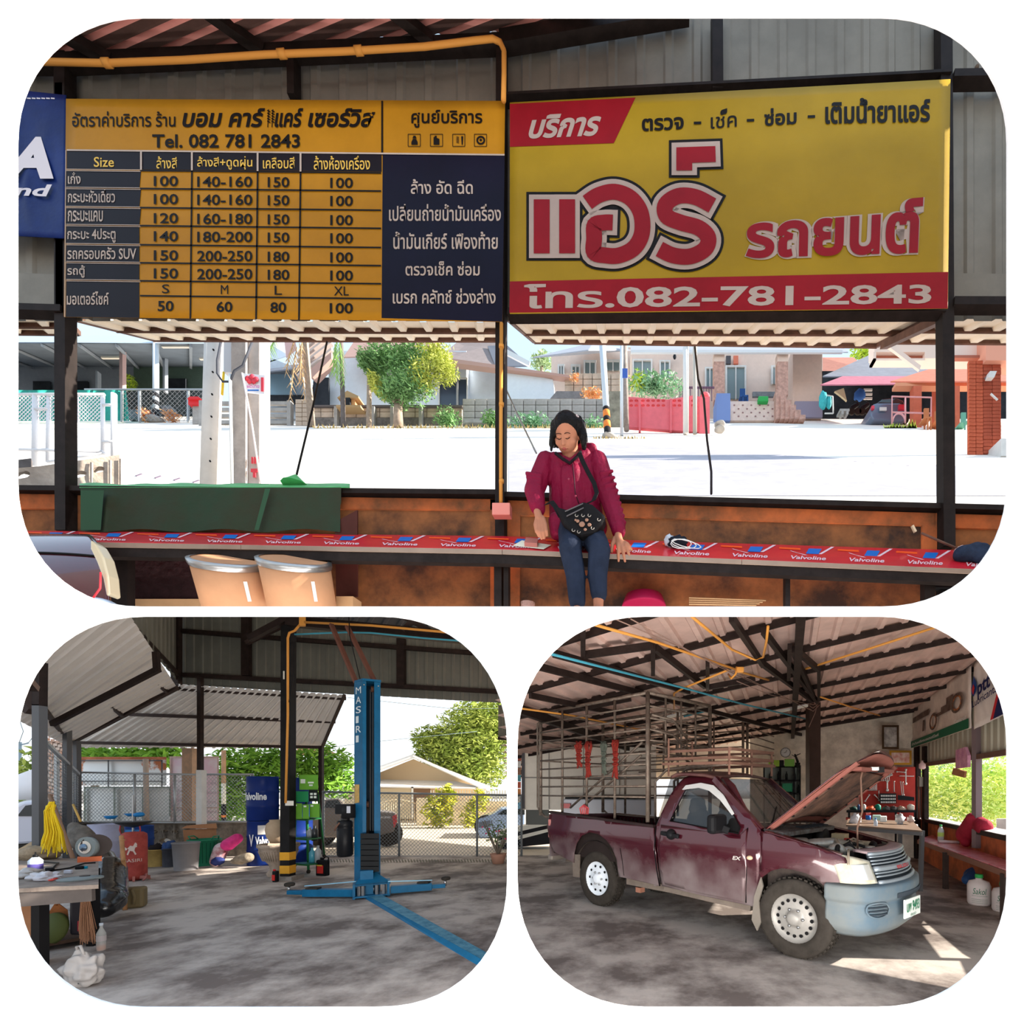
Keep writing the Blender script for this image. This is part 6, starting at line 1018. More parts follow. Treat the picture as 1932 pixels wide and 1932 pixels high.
for i, (u, v, w_, h_, lb) in enumerate(((609, 1652, 24, 36, 'black oil jug with red and yellow label on the floor'), (520, 1664, 11, 25, 'small black oil bottle with a red cap by the column base'))):
    Y = YF(v); c = G(u, v); c.z = 0; k = Y/900; t = thing('oil_jug', lb, 'jug', c); b = MB(); b.box(c+V((0, 0, h_*k*.42)), (w_*k*.9, .1 if i == 0 else .06, h_*k*.84), -.2); b.obj('jug_body', mat('jug_black', (22, 22, 24), .35), t, bevel=.015)
    b = MB(); b.box(c+V((-.01, -.055 if i == 0 else -.035, h_*k*.35)), (w_*k*.55, .01, h_*k*.42), -.2); b.obj('red_label', mat('jug_label', (196, 50, 44), .5), t); b = MB(); b.lathe([(.02, h_*k*.84), (.02, h_*k*.95)], c+V((-.02, 0, 0)), 12); b.obj('cap', BLACK if i == 0 else mat('cap_red', (200, 50, 50), .4), t)
    if i == 0: b = MB(); b.tube([c+V((0, 0, h_*k*.84)), c+V((.05, 0, h_*k)), c+V((.1, 0, h_*k*.95)), c+V((.1, 0, h_*k*.6))], .012, 6); b.obj('handle', mat('jug_black', ()), t); b = MB(); b.box(c+V((-.02, -.065, h_*k*.56)), (w_*k*.5, .006, .02), -.2); b.obj('yellow_strip', mat('strip_yellow', (210, 170, 60), .5), t)
# green trolley with boxes
t = thing('oil_trolley', 'green steel trolley rack with shelves on castors', 'trolley', G(580, 1648)); GM = mat('trolley_green', (34, 104, 58), .4, var=.1); Yt = 8.7; Yk = 9.3
for u, ut, Y, vb in ((553, 553, Yk, 1640), (612, 600, Yk, 1618), (556, 558, Yt, 1636), (582, 578, Yt, 1648)): b = MB(); p = G(u, vb); b.bar((p.x, p.y, .07), P(ut, 1500, Y-.3 if Y == Yt else Y-.5), .03); b.obj('leg', GM, t); b = MB(); b.lathe([(.035, -.015), (.035, .015)], (p.x, p.y, .035), 12, Matrix.Rotation(PI/2, 4, 'Y')); b.obj('caster', RUBBER, t)
for v0, v1 in ((1545, 1552), (1582, 1590), (1630, 1634)): b = MB(); b.prism([P(552, v0-2, 8.3), P(580, v0+1, 8.0), P(606, v0-2, 8.4), P(590, v0-5, 8.8)], (0, 0, -.02)); b.prism([P(552, v0-2, 8.3), P(580, v0+1, 8.0), P(580, v0+4, 8.0), P(552, v0+2, 8.3)], (0, .01, 0)); b.obj('shelf', GM, t)
GL = mat('lime_box', (110, 170, 60), .5, var=.1)
for i, (q, m, lb) in enumerate((((565, 1462, 600, 1490, 8.2, .25), GL, 'lime green carton on top of the trolley stack'), ((551, 1493, 582, 1513, 8.1, .3), mat('green_case', (40, 130, 80), .4), 'plain green case under the lime carton'), ((583, 1490, 600, 1512, 8.15, .25), mat('carton_black', (28, 34, 30), .5), 'black carton with white squares beside the green case'), ((553, 1516, 570, 1545, 8.1, .3), GL, 'bright green carton at the left of the trolley shelf'), ((571, 1518, 583, 1545, 8.1, .3), GL, 'narrow bright green carton in the middle of the shelf'), ((584, 1517, 603, 1542, 8.15, .3), GL, 'bright green carton at the trolley shelf end'))):
    t2 = thing('oil_carton', lb, 'box', P(q[0], q[3], q[4]), 'cartons on the green trolley'); b = MB(); b.pr(*q); b.obj('carton', m, t2)
    b = MB(); f = on(q[4], .004)
    if i == 0: b.pr(567, 1470, 576, 1478, 8.19, .005); b.pr(581, 1475, 592, 1478, 8.19, .005); b.pr(583, 1480, 590, 1483, 8.19, .005)
    elif i == 2: [b.pr(585+x*7, 1496+y*6, 590+x*7, 1500+y*6, 8.14, .005) for x in range(2) for y in range(2)]
    else: b.pr(q[0]+2, q[1]+2, q[0]+7, q[1]+5, q[4]-.01, .005)
    b.obj('white_print', mat('print_white', (225, 232, 220), .5), t2, kind='stuff')
for i, (u, v, h, m, lb) in enumerate(((585, 1585, 24, mat('bottle_grey', (150, 156, 160), .3), 'grey oil bottle on the middle trolley shelf'), (594, 1586, 28, mat('bottle_dark', (40, 42, 46), .3), 'dark oil bottle on the middle trolley shelf'), (589, 1630, 30, mat('bottle_teal', (70, 150, 170), .3), 'teal bottle on the lowest trolley shelf'), (600, 1628, 32, mat('bottle_grey', ()), 'tall grey bottle on the lowest trolley shelf'))): one('oil_bottle', m, lb, 'bottle', lambda b: b.lathe([(.05, 0), (.05, h*.0066), (.02, h*.0082), (.02, h*.0095)], P(u, v, 8.35), 14))
# fences
def frame_fence(name, lb, u0, u1, vt, vb, Y, posts, pitch=7.5, m=GALV):
    t = thing(name, lb, 'fence', P(u0, vb(u0), Y)); 
    for f in (vt, vb): b = MB(); b.tube([P(u0, f(u0), Y), P(u1, f(u1), Y)], .022, 8); b.obj('rail', m, t)
    for u in posts: b = MB(); b.tube([P(u, vt(u), Y), P(u, vb(u), Y)], .024, 8); b.obj('post', m, t)
    b = MB(); H = vb(u0)-vt(u0); u = u0-H
    while u < u1:
        for sg in (0, 1):
            pts = []
            for k in (0, 1):
                uu = u+H*k; 
                pts.append([uu, None, k])
            a, c = max(u, u0), min(u+H, u1)
            if c-a > .5: fa = (a-u)/H; fc = (c-u)/H; va = lambda f, uu: (vb(uu)-(vb(uu)-vt(uu))*f) if sg == 0 else (vt(uu)+(vb(uu)-vt(uu))*f); b.tube([P(a, va(fa, a), Y), P(c, va(fc, c), Y)], .0045, 3, cap=False)
        u += pitch
    b.obj('chain_link', m, t, kind='stuff'); return t
frame_fence('chain_link_fence', 'grey chain link fence along the road beyond the lift', 608, 985, lambda u: 1494+(u-608)*.018, lambda u: 1616+(u-608)*.005, 10.75, (610, 753, 900, 984), 7, mat('fence_grey', (130, 136, 140), .5, .3))
frame_fence('chain_link_fence', 'tall chain link fence in front of the old signboards', 150, 374, lambda u: 1457+(u-150)*.02, lambda u: 1552+(u-150)*.0, 10.6, (151, 254, 330, 373), 7, GALV); frame_fence('chain_link_fence', 'short chain link panel between concrete post and drums', 386, 478, lambda u: 1461, lambda u: 1550, 10.6, (387, 477), 7, GALV)
t = thing('pierced_block_wall', 'low wall of pierced blocks and weathered brick below the fence', 'wall', P(320, 1620, 10.8)); MW = mat('weathered_low_wall', (150, 138, 124), .9, c2=(96, 88, 80), var=.3, vs=5, bump=.4)
hs = [ov(297+k*19, 1569, 6, 3.5, 0) for k in range(3)]+[ov(289, 1586, 7, 5, 0), ov(316, 1586, 11, 5, 0)]
b = MB(); b.shape([(150, 1552), (478, 1551), (478, 1632), (150, 1632)], hs, lambda u, v: P(u, v, 10.85)); b.obj('wall_face', MW, t, solid=.12); b = MB(); b.bar(P(150, 1552, 10.8), P(478, 1551, 10.8), .14, .05); b.obj('coping', CONC, t)
for k in range(3): b = MB(); u = 297+k*19; b.lathe([(.02, 0), (.02, .06)], P(u, 1569, 10.8), 8, Matrix.Rotation(PI/2, 4, 'X')); b.obj('block_boss', MW, t)
for u in (282, 306, 327, 345): b = MB(); b.pr(u, 1556, u+2, 1582, 10.7, .05); b.obj('block_rib', MW, t)
t = thing('ground_grate', None, None, G(700, 1620)); t['label'] = 'row of small drain slots in the floor along the fence'; t['category'] = 'grate'
for k in range(62): u = 612+k*5.6; b = MB(); p = G(u, 1622+R.uniform(-.5, .5)); q = G(u+2, 1627); b.prism([p, p+V((.025, 0, 0)), V((q.x+.02, q.y, 0)), V((q.x, q.y, 0))], (0, 0, .006)); b.obj('slot', mat('slot_dark', (110, 108, 96), .9), t)
# boards behind the fence
t = thing('signboard', 'large white signboard frame streaked with rust', 'signboard', P(230, 1480, 12)); b = MB(); b.pr(133, 1428, 314, 1482, 12, .08); b.obj('panel', mat('rusty_white_panel', (246, 248, 248), .7, c2=(206, 130, 92), var=.2, vs=.9), t); r_ = [n for n in mat('rusty_white_panel', ()).node_tree.nodes if n.type == 'VALTORGB'][0]; r_.color_ramp.elements[0].position = .40; r_.color_ramp.elements[1].position = .43
for q in ((133, 1428, 314, 1433), (140, 1434, 306, 1436), (203, 1434, 206, 1602), (304, 1434, 307, 1602), (140, 1473, 306, 1475)): b = MB(); b.pr(*q, 11.9, .05); b.obj('frame_bar', mat('rust_frame', (190, 118, 86), .7, var=.3) if q[0] == 133 else GS, t)
t = thing('signboard', 'grey framed sheet board leaning below the rusty signboard', 'signboard', P(240, 1550, 11.8)); b = MB(); b.pp([(160, 1486), (322, 1484), (321, 1603), (160, 1603)], 11.8, .05); b.obj('panel', mat('pale_grey_sheet', (240, 240, 238), .7, var=.08), t)
for q in ((158, 1484, 322, 1487), (158, 1486, 162, 1556), (214, 1486, 218, 1552), (268, 1486, 276, 1548), (319, 1484, 322, 1540)): b = MB(); b.pr(*q, 11.72, .05); b.obj('frame_bar', mat('green_grey_frame', (150, 158, 146), .7, var=.3), t)
t = thing('signboard', 'tall pink and white signboard behind the fence', 'signboard', P(370, 1548, 11.9)); b = MB(); b.pr(321, 1429, 413, 1601, 11.9, .06); b.obj('panel', mat('pink_board', (246, 216, 232), .7, c2=(250, 248, 252), var=.2, vs=2), t); b = MB(); [b.pr(*q, 11.86, .04) for q in ((320, 1427, 413, 1430), (320, 1430, 323, 1549), (410, 1430, 413, 1549), (323, 1523, 410, 1525))]; b.obj('frame_bar', mat('brown_white_frame', (206, 180, 170), .7), t)
b = MB(); [text(b, 'ข้าวสาร', (326, 1470+k*18, 352, 1476+k*18), on(11.88), 0) for k in range(4)]; [text(b, 'ข้าวสาร', (388, 1474+k*18, 408, 1480+k*18), on(11.88), 0) for k in range(4)]; b.obj('faded_print', mat('faded_print', (190, 160, 180), .7), t)
t = thing('utility_pole', 'thick brown concrete pole behind the pink signboard', 'pole', P(360, 1550, 11.4)); b = MB(); b.bar(P(360, 1412, 11.4), P(360, 1608, 11.4), .24, .2); b.obj('shaft', mat('tan_pole', (206, 160, 126), .8, c2=(150, 130, 112), var=.2, vs=2), t)
t = thing('signpost', 'slender pale pipe pole behind the rusty signboard', 'pole', P(275, 1550, 11.5)); b = MB(); b.tube([P(275, 1432, 11.5), P(277, 1606, 11.5)], .05, 8); b.obj('shaft', mat('pale_brown_pipe', (196, 176, 160), .7), t)
t = thing('utility_pole', 'pole banded white over black beside the leafy hedge', 'pole', P(422, 1548, 14)); 
for v0, v1, m in ((1416, 1478, mat('tan_pole', ())), (1478, 1517, WHB), (1517, 1586, BKB)): b = MB(); b.tube([P(422, v0, 14), P(422, v1, 14)], .055, 10); b.obj('band', m, t)
b = MB(); b.tube([P(422, 1538, 13.95), P(422, 1542, 13.95)], .06, 10); b.obj('orange_ring', ORB, t)
LG = mat('garden_green', (132, 178, 66), .6, c2=(84, 130, 44), var=.4, vs=1.6); LG2 = mat('garden_yellow', (206, 196, 60), .6, c2=(150, 170, 60), var=.3, vs=3); LG3 = mat('tree_olive', (176, 190, 96), .6, c2=(122, 148, 66), var=.3, vs=1.2)
def plant(name, lb, cat, u, v, Y, cl, m, sz=.14, trunk=None, seed=1):
    t = thing(name, lb, cat, P(u, v, Y)); b = MB()
    for k, (cu, cv, rx, rz, n) in enumerate(cl): leaves(b, P(cu, cv, Y), (rx, rx*.8, rz), n, sz, seed+k, .35)
    b.obj('foliage', m, t)
    if trunk: b = MB(); b.tube([P(*q, Y) for q in trunk], [.14-.02*k for k in range(len(trunk))], 7); b.obj('trunk', mat('bark', (130, 112, 94), .9), t)
    return t
plant('hedge_bush', 'bright green leafy hedge behind the banded pole', 'bush', 445, 1560, 15, [(450, 1480, 1.2, 1.1, 1300), (425, 1520, .8, .9, 700), (470, 1440, 1.1, .7, 800)], LG, .13, None, 1)
plant('hedge_bush', 'green fruit tree behind the black column and drums', 'bush', 600, 1540, 15.5, [(590, 1440, 1.5, .7, 1100), (625, 1470, .9, .8, 700), (545, 1450, 1.0, .8, 700)], LG, .14, None, 8)
plant('big_tree', 'large olive green tree towering over the cream house', 'tree', 900, 1560, 27, [(905, 1400, 2.6, 2.4, 6500), (850, 1420, 2.0, 1.4, 3200), (930, 1360, 2.4, 1.8, 3600), (820, 1400, 1.4, 1.0, 1700), (880, 1460, 2.2, 1.2, 3000)], LG3, .16, ((905, 1560), (905, 1480), (890, 1420)), 15)
plant('croton_bush', 'yellow-green croton bush before the garden wall', 'bush', 828, 1580, 19, [(828, 1530, .62, .85, 700), (845, 1500, .35, .5, 220)], LG2, .13, None, 30); plant('croton_bush', 'yellow croton bush close to the second parked car', 'bush', 893, 1575, 19, [(890, 1540, .4, .6, 300), (905, 1510, .4, .5, 240)], LG2, .12, None, 34)
plant('palm_tree', 'palm tops showing above the rusty signboard', 'tree', 180, 1558, 20, [(175, 1425, 1.6, .35, 500), (250, 1420, .5, .35, 120), (310, 1425, .9, .5, 300)], LG, .22, ((180, 1558), (178, 1425)), 40); plant('yellow_tree', 'yellowish tree at the edge beyond the brick wall', 'tree', 48, 1500, 16, [(50, 1470, .8, 1.1, 500)], LG3, .16, None, 44)
t = thing('cream_gable_house', 'cream house with wide white gable roof beyond the fence', 'house', P(780, 1560, 24)); Yh = 24
poly(mat('cream_gable', (232, 206, 170), .8), t, 'gable_wall', [(660, 1480), (780, 1432), (900, 1482), (900, 1570), (660, 1570)], Yh, .5)
quad3(mat('white_roof', (232, 230, 228), .6), t, 'roof_sheet', (612, 1492, 22.5), (782, 1430, 23), (782, 1424, 27), (612, 1484, 26)); quad3(mat('white_roof', ()), t, 'roof_sheet', (780, 1430, 23), (925, 1496, 22), (925, 1486, 26), (780, 1424, 27)); quad3(mat('white_roof', ()), t, 'canopy_sheet', (640, 1484, 22), (918, 1490, 22), (860, 1476, 24), (690, 1472, 24))
W_(mat('garage_cream', (226, 212, 186), .8), t, 'garage_door', (650, 1487, 775, 1545, 23.6, .1)); W_(mat('brown_opening', (136, 110, 92), .8), t, 'opening', (776, 1487, 812, 1530, 23.7, .1)); W_(WHITE, t, 'post', (647, 1484, 650, 1545, 22, .1), (776, 1484, 780, 1545, 22, .1))
t = thing('garden_wall', 'white garden wall with pierced top and gate pillars', 'wall', P(850, 1570, 20.5)); W_(mat('pale_cream_wall', (240, 224, 196), .8, var=.05), t, 'wall_body', (785, 1512, 985, 1572, 20.5, .3)); W_(mat('pale_cream_wall', ()), t, 'gate_pillar', (786, 1506, 812, 1574, 20.2, .5)); b = MB(); [b.pr(812+k*5, 1491, 814+k*5, 1512, 20.6, .05) for k in range(34)]; b.pr(812, 1500, 985, 1502, 20.6, .05); b.obj('picket_railing', WHITE, t, kind='stuff')  # wall and pillars in one pale cream
b = MB(); [b.tube([P(862+k*8+3*math.cos(a*PI/4), 1527+3*math.sin(a*PI/4), 20.45) for a in range(9)], .012, 4) for k in range(12)]; b.obj('rosette_blocks', mat('rosette', (206, 190, 166), .8), t, kind='stuff')
t = thing('iron_gate', 'white wrought iron gate with arched bars between the pillars', 'gate', P(745, 1568, 20.3)); b = MB()
for k in range(16): u = 716+k*4.4; b.tube([P(u, 1514+8*math.cos((u-750)/36*1.4)*-1+6, 20.3), P(u, 1568, 20.3)], .012, 4)
b.tube([P(714+k*7, 1512+6-9*math.cos((714+k*7-750)/36*1.4), 20.3) for k in range(11)], .025, 5); b.obj('bars', mat('gate_cream', (224, 208, 180), .6), t, kind='stuff'); b = MB(); b.pr(714, 1566, 784, 1568, 20.3, .04); b.obj('bottom_rail', mat('gate_cream', ()), t)
# vehicles outside
def pickup_side(name, lb, u, v, Y, sc, paint, outline, glass, wheels, extra=()):
    t = thing(name, lb, 'pickup', P(u, v, Y)); b = MB(); b.pp(outline, Y, sc); b.obj('body', paint, t, bevel=.05)
    for g_ in glass: b = MB(); b.pp(g_, Y-.02, .05); b.obj('side_window', GLASS, t)
    for wu, wr in wheels: b = MB(); b.lathe([(wr, -.02), (wr, .2)], V((P(wu, 0, Y).x, Y+.05, wr)), 24, Matrix.Rotation(-PI/2, 4, 'X')); b.obj('wheel', RUBBER, t)
    for nm, pl, m in extra: b = MB(); b.pp(pl, Y-.03, .04); b.obj(nm, m, t)
    return t
pickup_side('parked_pickup', 'brown-grey pickup parked outside the fence behind the lift', 680, 1600, 12.6, 1.5, mat('bronze_paint', (128, 118, 112), .3, .3, coat=.5), [(560, 1522), (606, 1520), (612, 1508), (640, 1506), (656, 1526), (712, 1530), (748, 1533), (750, 1545), (744, 1570), (712, 1578), (560, 1583)], [[(612, 1524), (616, 1511), (638, 1509), (650, 1525)]], [(600, .33), (728, .33)], [('tail_light', [(740, 1540), (749, 1536), (749, 1552), (743, 1562)], mat('lamp_red', (220, 70, 70), .3))])
b = MB(); text(b, 'CALIBRE', (714, 1540, 737, 1544), on(12.56), .02); b.obj('side_lettering', mat('drum_white', ()), bpy.data.objects['parked_pickup'])
pickup_side('parked_hatchback', 'silver hatchback parked at the far left outside', 50, 1600, 9, 1.6, mat('silver_paint', (196, 196, 208), .3, .3, coat=.5), [(-20, 1560), (25, 1522), (45, 1512), (78, 1510), (80, 1530), (80, 1560), (80, 1590), (-20, 1598)], [[(32, 1540), (48, 1520), (68, 1517), (70, 1540)]], [(45, .3)], [('door_handle', [(62, 1549), (70, 1549), (70, 1551), (62, 1551)], BLACK)])
pickup_side('parked_blue_pickup', 'light blue pickup half hidden behind the potted plant', 930, 1590, 15, 1.8, mat('sky_blue_paint', (150, 176, 214), .3, .3, coat=.5), [(902, 1545), (930, 1536), (945, 1526), (990, 1522), (990, 1585), (906, 1582), (901, 1570)], [[(938, 1537), (950, 1528), (990, 1526), (990, 1537)]], [(915, .35)], [('grille', [(903, 1552), (925, 1548), (925, 1560), (903, 1562)], mat('grille_grey', (90, 100, 120), .4))])
t = thing('potted_desert_rose', 'potted desert rose with bare branches by the fence end', 'plant', G(942, 1628)); c = G(940, 1629); c.z = 0; b = MB(); b.lathe([(.11, 0), (.15, .16), (.165, .2), (.15, .2)], c, 24); b.obj('pot', mat('clay_pot_brown', (176, 132, 112), .8), t); b = MB(); q = random.Random(4); 
for k in range(9): a = q.uniform(-.5, .5); b.tube([c+V((0, 0, .18)), c+V((a*.3, q.uniform(-.1, .1), .45)), c+V((a*.8, q.uniform(-.1, .1), .7+q.random()*.2))], [.022, .014, .007], 5)
b.obj('branches', mat('grey_branch', (120, 112, 100), .8), t); b = MB(); leaves(b, c+V((0, 0, .62)), (.34, .2, .3), 150, .05, 5, .3); b.obj('foliage', mat('leaf_dull', (90, 110, 70), .6), t); b = MB(); [b.ball(c+V((q.uniform(-.3, .3), -.15, .5+q.random()*.4)), .018, 6, 4) for k in range(8)]; b.obj('blossoms', mat('pink_flower', (220, 70, 110), .5), t, kind='stuff')
t = thing('red_roof_corner', 'corner of a red tiled roof beyond the post', 'roof', P(620, 1420, 22)); quad3(mat('red_tile', ()), t, 'eave', (560, 1424, 22), (634, 1424, 22), (612, 1414, 24), (560, 1412, 24))
# brick wall with mesh at the left, wires
t = thing('brick_wall', 'old red brick wall with white mortar behind wire mesh', 'wall', P(110, 1560, 10)); BKW = mat('red_old_brick', (206, 150, 120), .9, c2=(226, 206, 190), var=.3, vs=5)
W_(mat('old_mortar', (214, 204, 196), .95), t, 'core', (82, 1398, 145, 1580, 10.5, .2)); b = MB()
for j in range(26):
    for i in range(7): u = 82+i*9+(j % 2)*4.5; v = 1400+j*6.4+ (145-u)*-.25*(1-j/26); b.pr(u, v, u+8, v+5, 10.45, .06)
b.obj('brick_courses', BKW, t, kind='stuff')
bars('mesh_frame_rail', t, GALV, .05, .05, (81, 1396, 8, 148, 1460, 10.2)); bars('mesh_frame_post', t, GALV, .05, .05, (107, 1420, 9.3, 108, 1560, 9.3), (80, 1400, 8.2, 80, 1590, 8.2), (134, 1445, 10, 134, 1560, 10))
b = MB()
for k in range(14): b.tube([P(82+k*5, 1402+k*4.8, 8.3+k*.14), P(82+k*5, 1580, 8.3+k*.14)], .004, 3, cap=False)
for k in range(24): b.tube([P(82, 1402+k*7.4, 8.3), P(148, 1462+k*4.5, 10.2)], .004, 3, cap=False)
b.obj('wire_mesh', GALV, t, kind='stuff')
t = thing('power_pole', 'distant power pole with cross arms beyond the hatchback', 'pole', P(37, 1500, 25)); b = MB(); b.tube([P(37, 1400, 25), P(35, 1544, 25)], .08, 6); [b.bar(P(40, v, 25), P(54, v-3, 25), .05) for v in (1405, 1422)]; b.obj('pole', mat('pole_grey_blue', (150, 170, 185), .7), t)
for i, q in enumerate((((34, 1350), (44, 1380), (36, 1402)), ((66, 1385), (55, 1400), (40, 1406)), ((655, 1316), (740, 1325), (860, 1338), (990, 1335)), ((610, 1412), (700, 1400), (900, 1380)))): one('overhead_wire', mat('wire_grey', (120, 140, 150), .6), ('thin wire hanging at the far edge of the sky', 'second thin wire dropping to the distant pole', 'overhead wire crossing the sky above the big tree', 'faint overhead wire sloping up behind the lift')[i], 'wire', lambda b: b.tube([P(u, v, 23) for u, v in q], .012, 4))
one('white_umbrella', mat('umbrella_white', (235, 235, 240), .6), 'white parasol top over the silver hatchback', 'parasol', lambda b: b.lathe([(1.1, 0), (.6, .4), (.02, .75)], P(62, 1508, 12), 10))
# ================================================================ LOWER ROOM, with the maroon pickup
def YR(u): return 2.678/((u-1200)/900-.338)    # the side wall with the windows
def RW(u, v, l=0): p = P(u, v, YR(u)); return p+V((-.947*l, .32*l, 0))
def roofz(x, y): return 3.304+.104*x-.0661*y
BD1 = V((3.09, -1.5, 0)).normalized(); BD2 = V((-1.16, -3.64, 0)).normalized(); RA = V((6.16, 10.5, 0))
def rp(s, t, dz=0): q = RA-BD1*s+BD2*t; return V((q.x, q.y, roofz(q.x, q.y)+dz))
r3 = thing('roof_right', None, None, rp(3, 3)); tag(r3, kind='structure')
TIN3 = mat('brownish_tin_roof', (216, 184, 172), .42, .15, var=.2, vs=2)
def tmax(s): x, y = 6.16-BD1.x*s, 10.5-BD1.y*s; return min((10.5+.437*s-3.9)/.953, (x+.264*y)/-(BD2.x+.264*BD2.y))     # this roof ends where the neighbouring room begins
def RY(u, v, k=.95): return k*1.804/((1490-v)/900-.104*(u-1200)/900+.0661)
for k in range(34):
    s0 = -.3+k*.45; t1 = tmax(s0+.2)
    if t1 > .3: b = MB(); b.corr(rp(s0+.45, -.2), rp(s0, -.2), rp(s0, t1), rp(s0+.45, t1), 2, .034); b.obj('roof_sheet', TIN3, r3, solid=.002)
for k in range(11): t = .5+k; s_ = max(-.2, (t*.953+3.9-10.5)/.437); se_ = max([q_*.25 for q_ in range(60) if tmax(q_*.25) > t] or [0]); b = MB(); b.bar(rp(s_, t, -.05), rp(se_, t, -.05), .045, .065); se_ > s_ and b.obj('purlin', STEEL, r3)
for s in (2.6, 6.2, 9.8): b = MB(); b.bar(rp(s, -.1, -.13), rp(s, tmax(s), -.13), .08, .12); b.obj('rafter', STEEL, r3)
for q in ((1440, 1190, 5.6, 1543, 1325, 9), (1380, 1165, 5.2, 1440, 1255, 6.5), (1436, 1250, 6.5, 1530, 1320, 8.8), (1490, 1220, 7, 1488, 1280, 7.2), (1500, 1225, 7, 1543, 1262, 8), (1495, 1225, 7, 1535, 1312, 8.6), (1545, 1262, 8.5, 1545, 1320, 8.6), (1045, 1233, 7.5, 1300, 1305, 9), (1010, 1256, 7.8, 1545, 1395, 10.5), (1100, 1190, 7, 1100, 1235, 7.2), (1232, 1218, 7.2, 1100, 1236, 7.2), (1232, 1218, 7.2, 1232, 1270, 7.3), (1236, 1222, 7.2, 1330, 1295, 8), (1335, 1252, 7.6, 1335, 1300, 7.8), (1335, 1297, 7.8, 1425, 1280, 8), (1000, 1312, 9, 1160, 1345, 9.5), (1055, 1345, 9.5, 1190, 1318, 9.8), (1000, 1390, 11, 1260, 1412, 12)): b = MB(); b.bar(P(q[0], q[1], RY(q[0], q[1], .93)), P(q[3], q[4], RY(q[3], q[4], .93)), .045, .07); b.obj('truss_bar', STEEL, r3)
one('yellow_conduit', PIPE, 'yellow conduit clipped under the purlins from the gable wall to the corner', 'pipe', lambda b: (b.tube([P(u, v, RY(u, v, .94)) for u, v in ((1520, 1262), (1640, 1224), (1766, 1183))], .014, 8),), group='yellow conduits under the roof')
for i, (pts, lb) in enumerate((([(1120, 1178), (1240, 1212), (1385, 1262), (1398, 1268), (1450, 1283)], 'yellow conduit sloping under the roof above the truck cage'), ([(1305, 1163), (1340, 1192), (1380, 1225), (1425, 1245), (1440, 1240), (1446, 1210), (1449, 1182)], 'yellow conduit looping down from the truss near the ridge'), ([(1272, 1345), (1272, 1308), (1290, 1298), (1374, 1264)], 'yellow conduit bent down to the tube lamp over the cage'), ([(1548, 1315), (1600, 1332), (1660, 1350)], 'yellow conduit along the girder by the brown column'), ([(985, 1337), (1080, 1350), (1200, 1375), (1330, 1388)], 'faint yellow conduit along the far girder behind the cage'))):
    one('yellow_conduit', PIPE, lb, 'pipe', lambda b: b.tube([P(u, v, RY(u, v, .9)) for u, v in pts], .013, 7), group='yellow conduits under the roof')
t = thing('junction_box', 'yellow junction box with curled cable under the roof', 'box', P(1395, 1265, 5.3)); b = MB(); b.box(P(1396, 1264, 5.3), (.08, .06, .06)); b.obj('box', PIPE, t, bevel=.01); b = MB(); b.tube([P(1390, 1258, 5.3), P(1388, 1272, 5.3), P(1380, 1280, 5.3), P(1374, 1272, 6.1)], .012, 6); b.obj('curled_cable', PIPE, t)
one('teal_hose', mat('teal_hose', ()), 'teal air hose strung along the girder above the pickup cage', 'hose', lambda b: b.tube([P(u, v, RY(u, v, .88)) for u, v in ((1032, 1232), (1150, 1262), (1290, 1298), (1400, 1328), (1545, 1362))], .014, 6)); one('teal_hose', mat('teal_hose', ()), 'teal air hose branch dropping across the truss behind', 'hose', lambda b: b.tube([P(u, v, 8) for u, v in ((1540, 1278), (1430, 1305), (1340, 1340), (1290, 1352))], .014, 6))
for i, q in enumerate(((1245, 1358, 1296, 1345, 8.0, 'white tube lamp hanging under the roof over the cage'), (1464, 1345, 1524, 1332, 8.3, 'white tube lamp hung beside the brown column'), (1290, 1342, 1320, 1335, 10, 'small tube lamp further under the roof'))):
    t = thing('tube_lamp', q[5], 'lamp', P(q[0], q[1], q[4])); b = MB(); b.bar(P(q[0], q[1], q[4]), P(q[2], q[3], q[4]), .03); b.obj('tube', mat('tube_glass', (236, 232, 220), .4), t); b = MB(); b.bar(P(q[0], q[1]-3, q[4]), P(q[2], q[3]-3, q[4]), .05, .02); b.obj('batten', WHITE, t)
for i, (pts, lb) in enumerate((([(1160, 1168), (1270, 1215), (1400, 1275), (1530, 1340)], 'thin rusty wire strung across below the roof'), ([(1190, 1168), (1350, 1255), (1480, 1315)], 'second thin wire strung below the roof'), ([(1390, 1285), (1450, 1310), (1530, 1330)], 'tangled wire near the brown column'))): one('hanging_wire', mat('rusty_wire', (140, 112, 100), .7), lb, 'wire', lambda b: b.tube([P(u, v, RY(u, v, .86)) for u, v in pts], .005, 4))
# brown column
t = thing('steel_column', 'square brown steel column with wire wound round its top', 'column', P(1534, 1600, 8.7)); b = MB(); b.bar(P(1534, 1240, 8.7), V((P(1534, 0, 8.7).x, 8.7, 0)), .20, .2); b.obj('shaft', mat('brown_column', (64, 48, 42), .55, var=.2, vs=5), t); b = MB(); [b.tube([P(1522+k, 1320+k*5, 8.55), P(1534, 1324+k*6, 8.5), P(1546, 1318+k*4, 8.55)], .008, 5) for k in range(4)]; b.tube([P(1544, 1322, 8.55), P(1538, 1345, 8.5), P(1526, 1372, 8.5)], .007, 5); b.obj('wound_wire', mat('rusty_wire', ()), t)
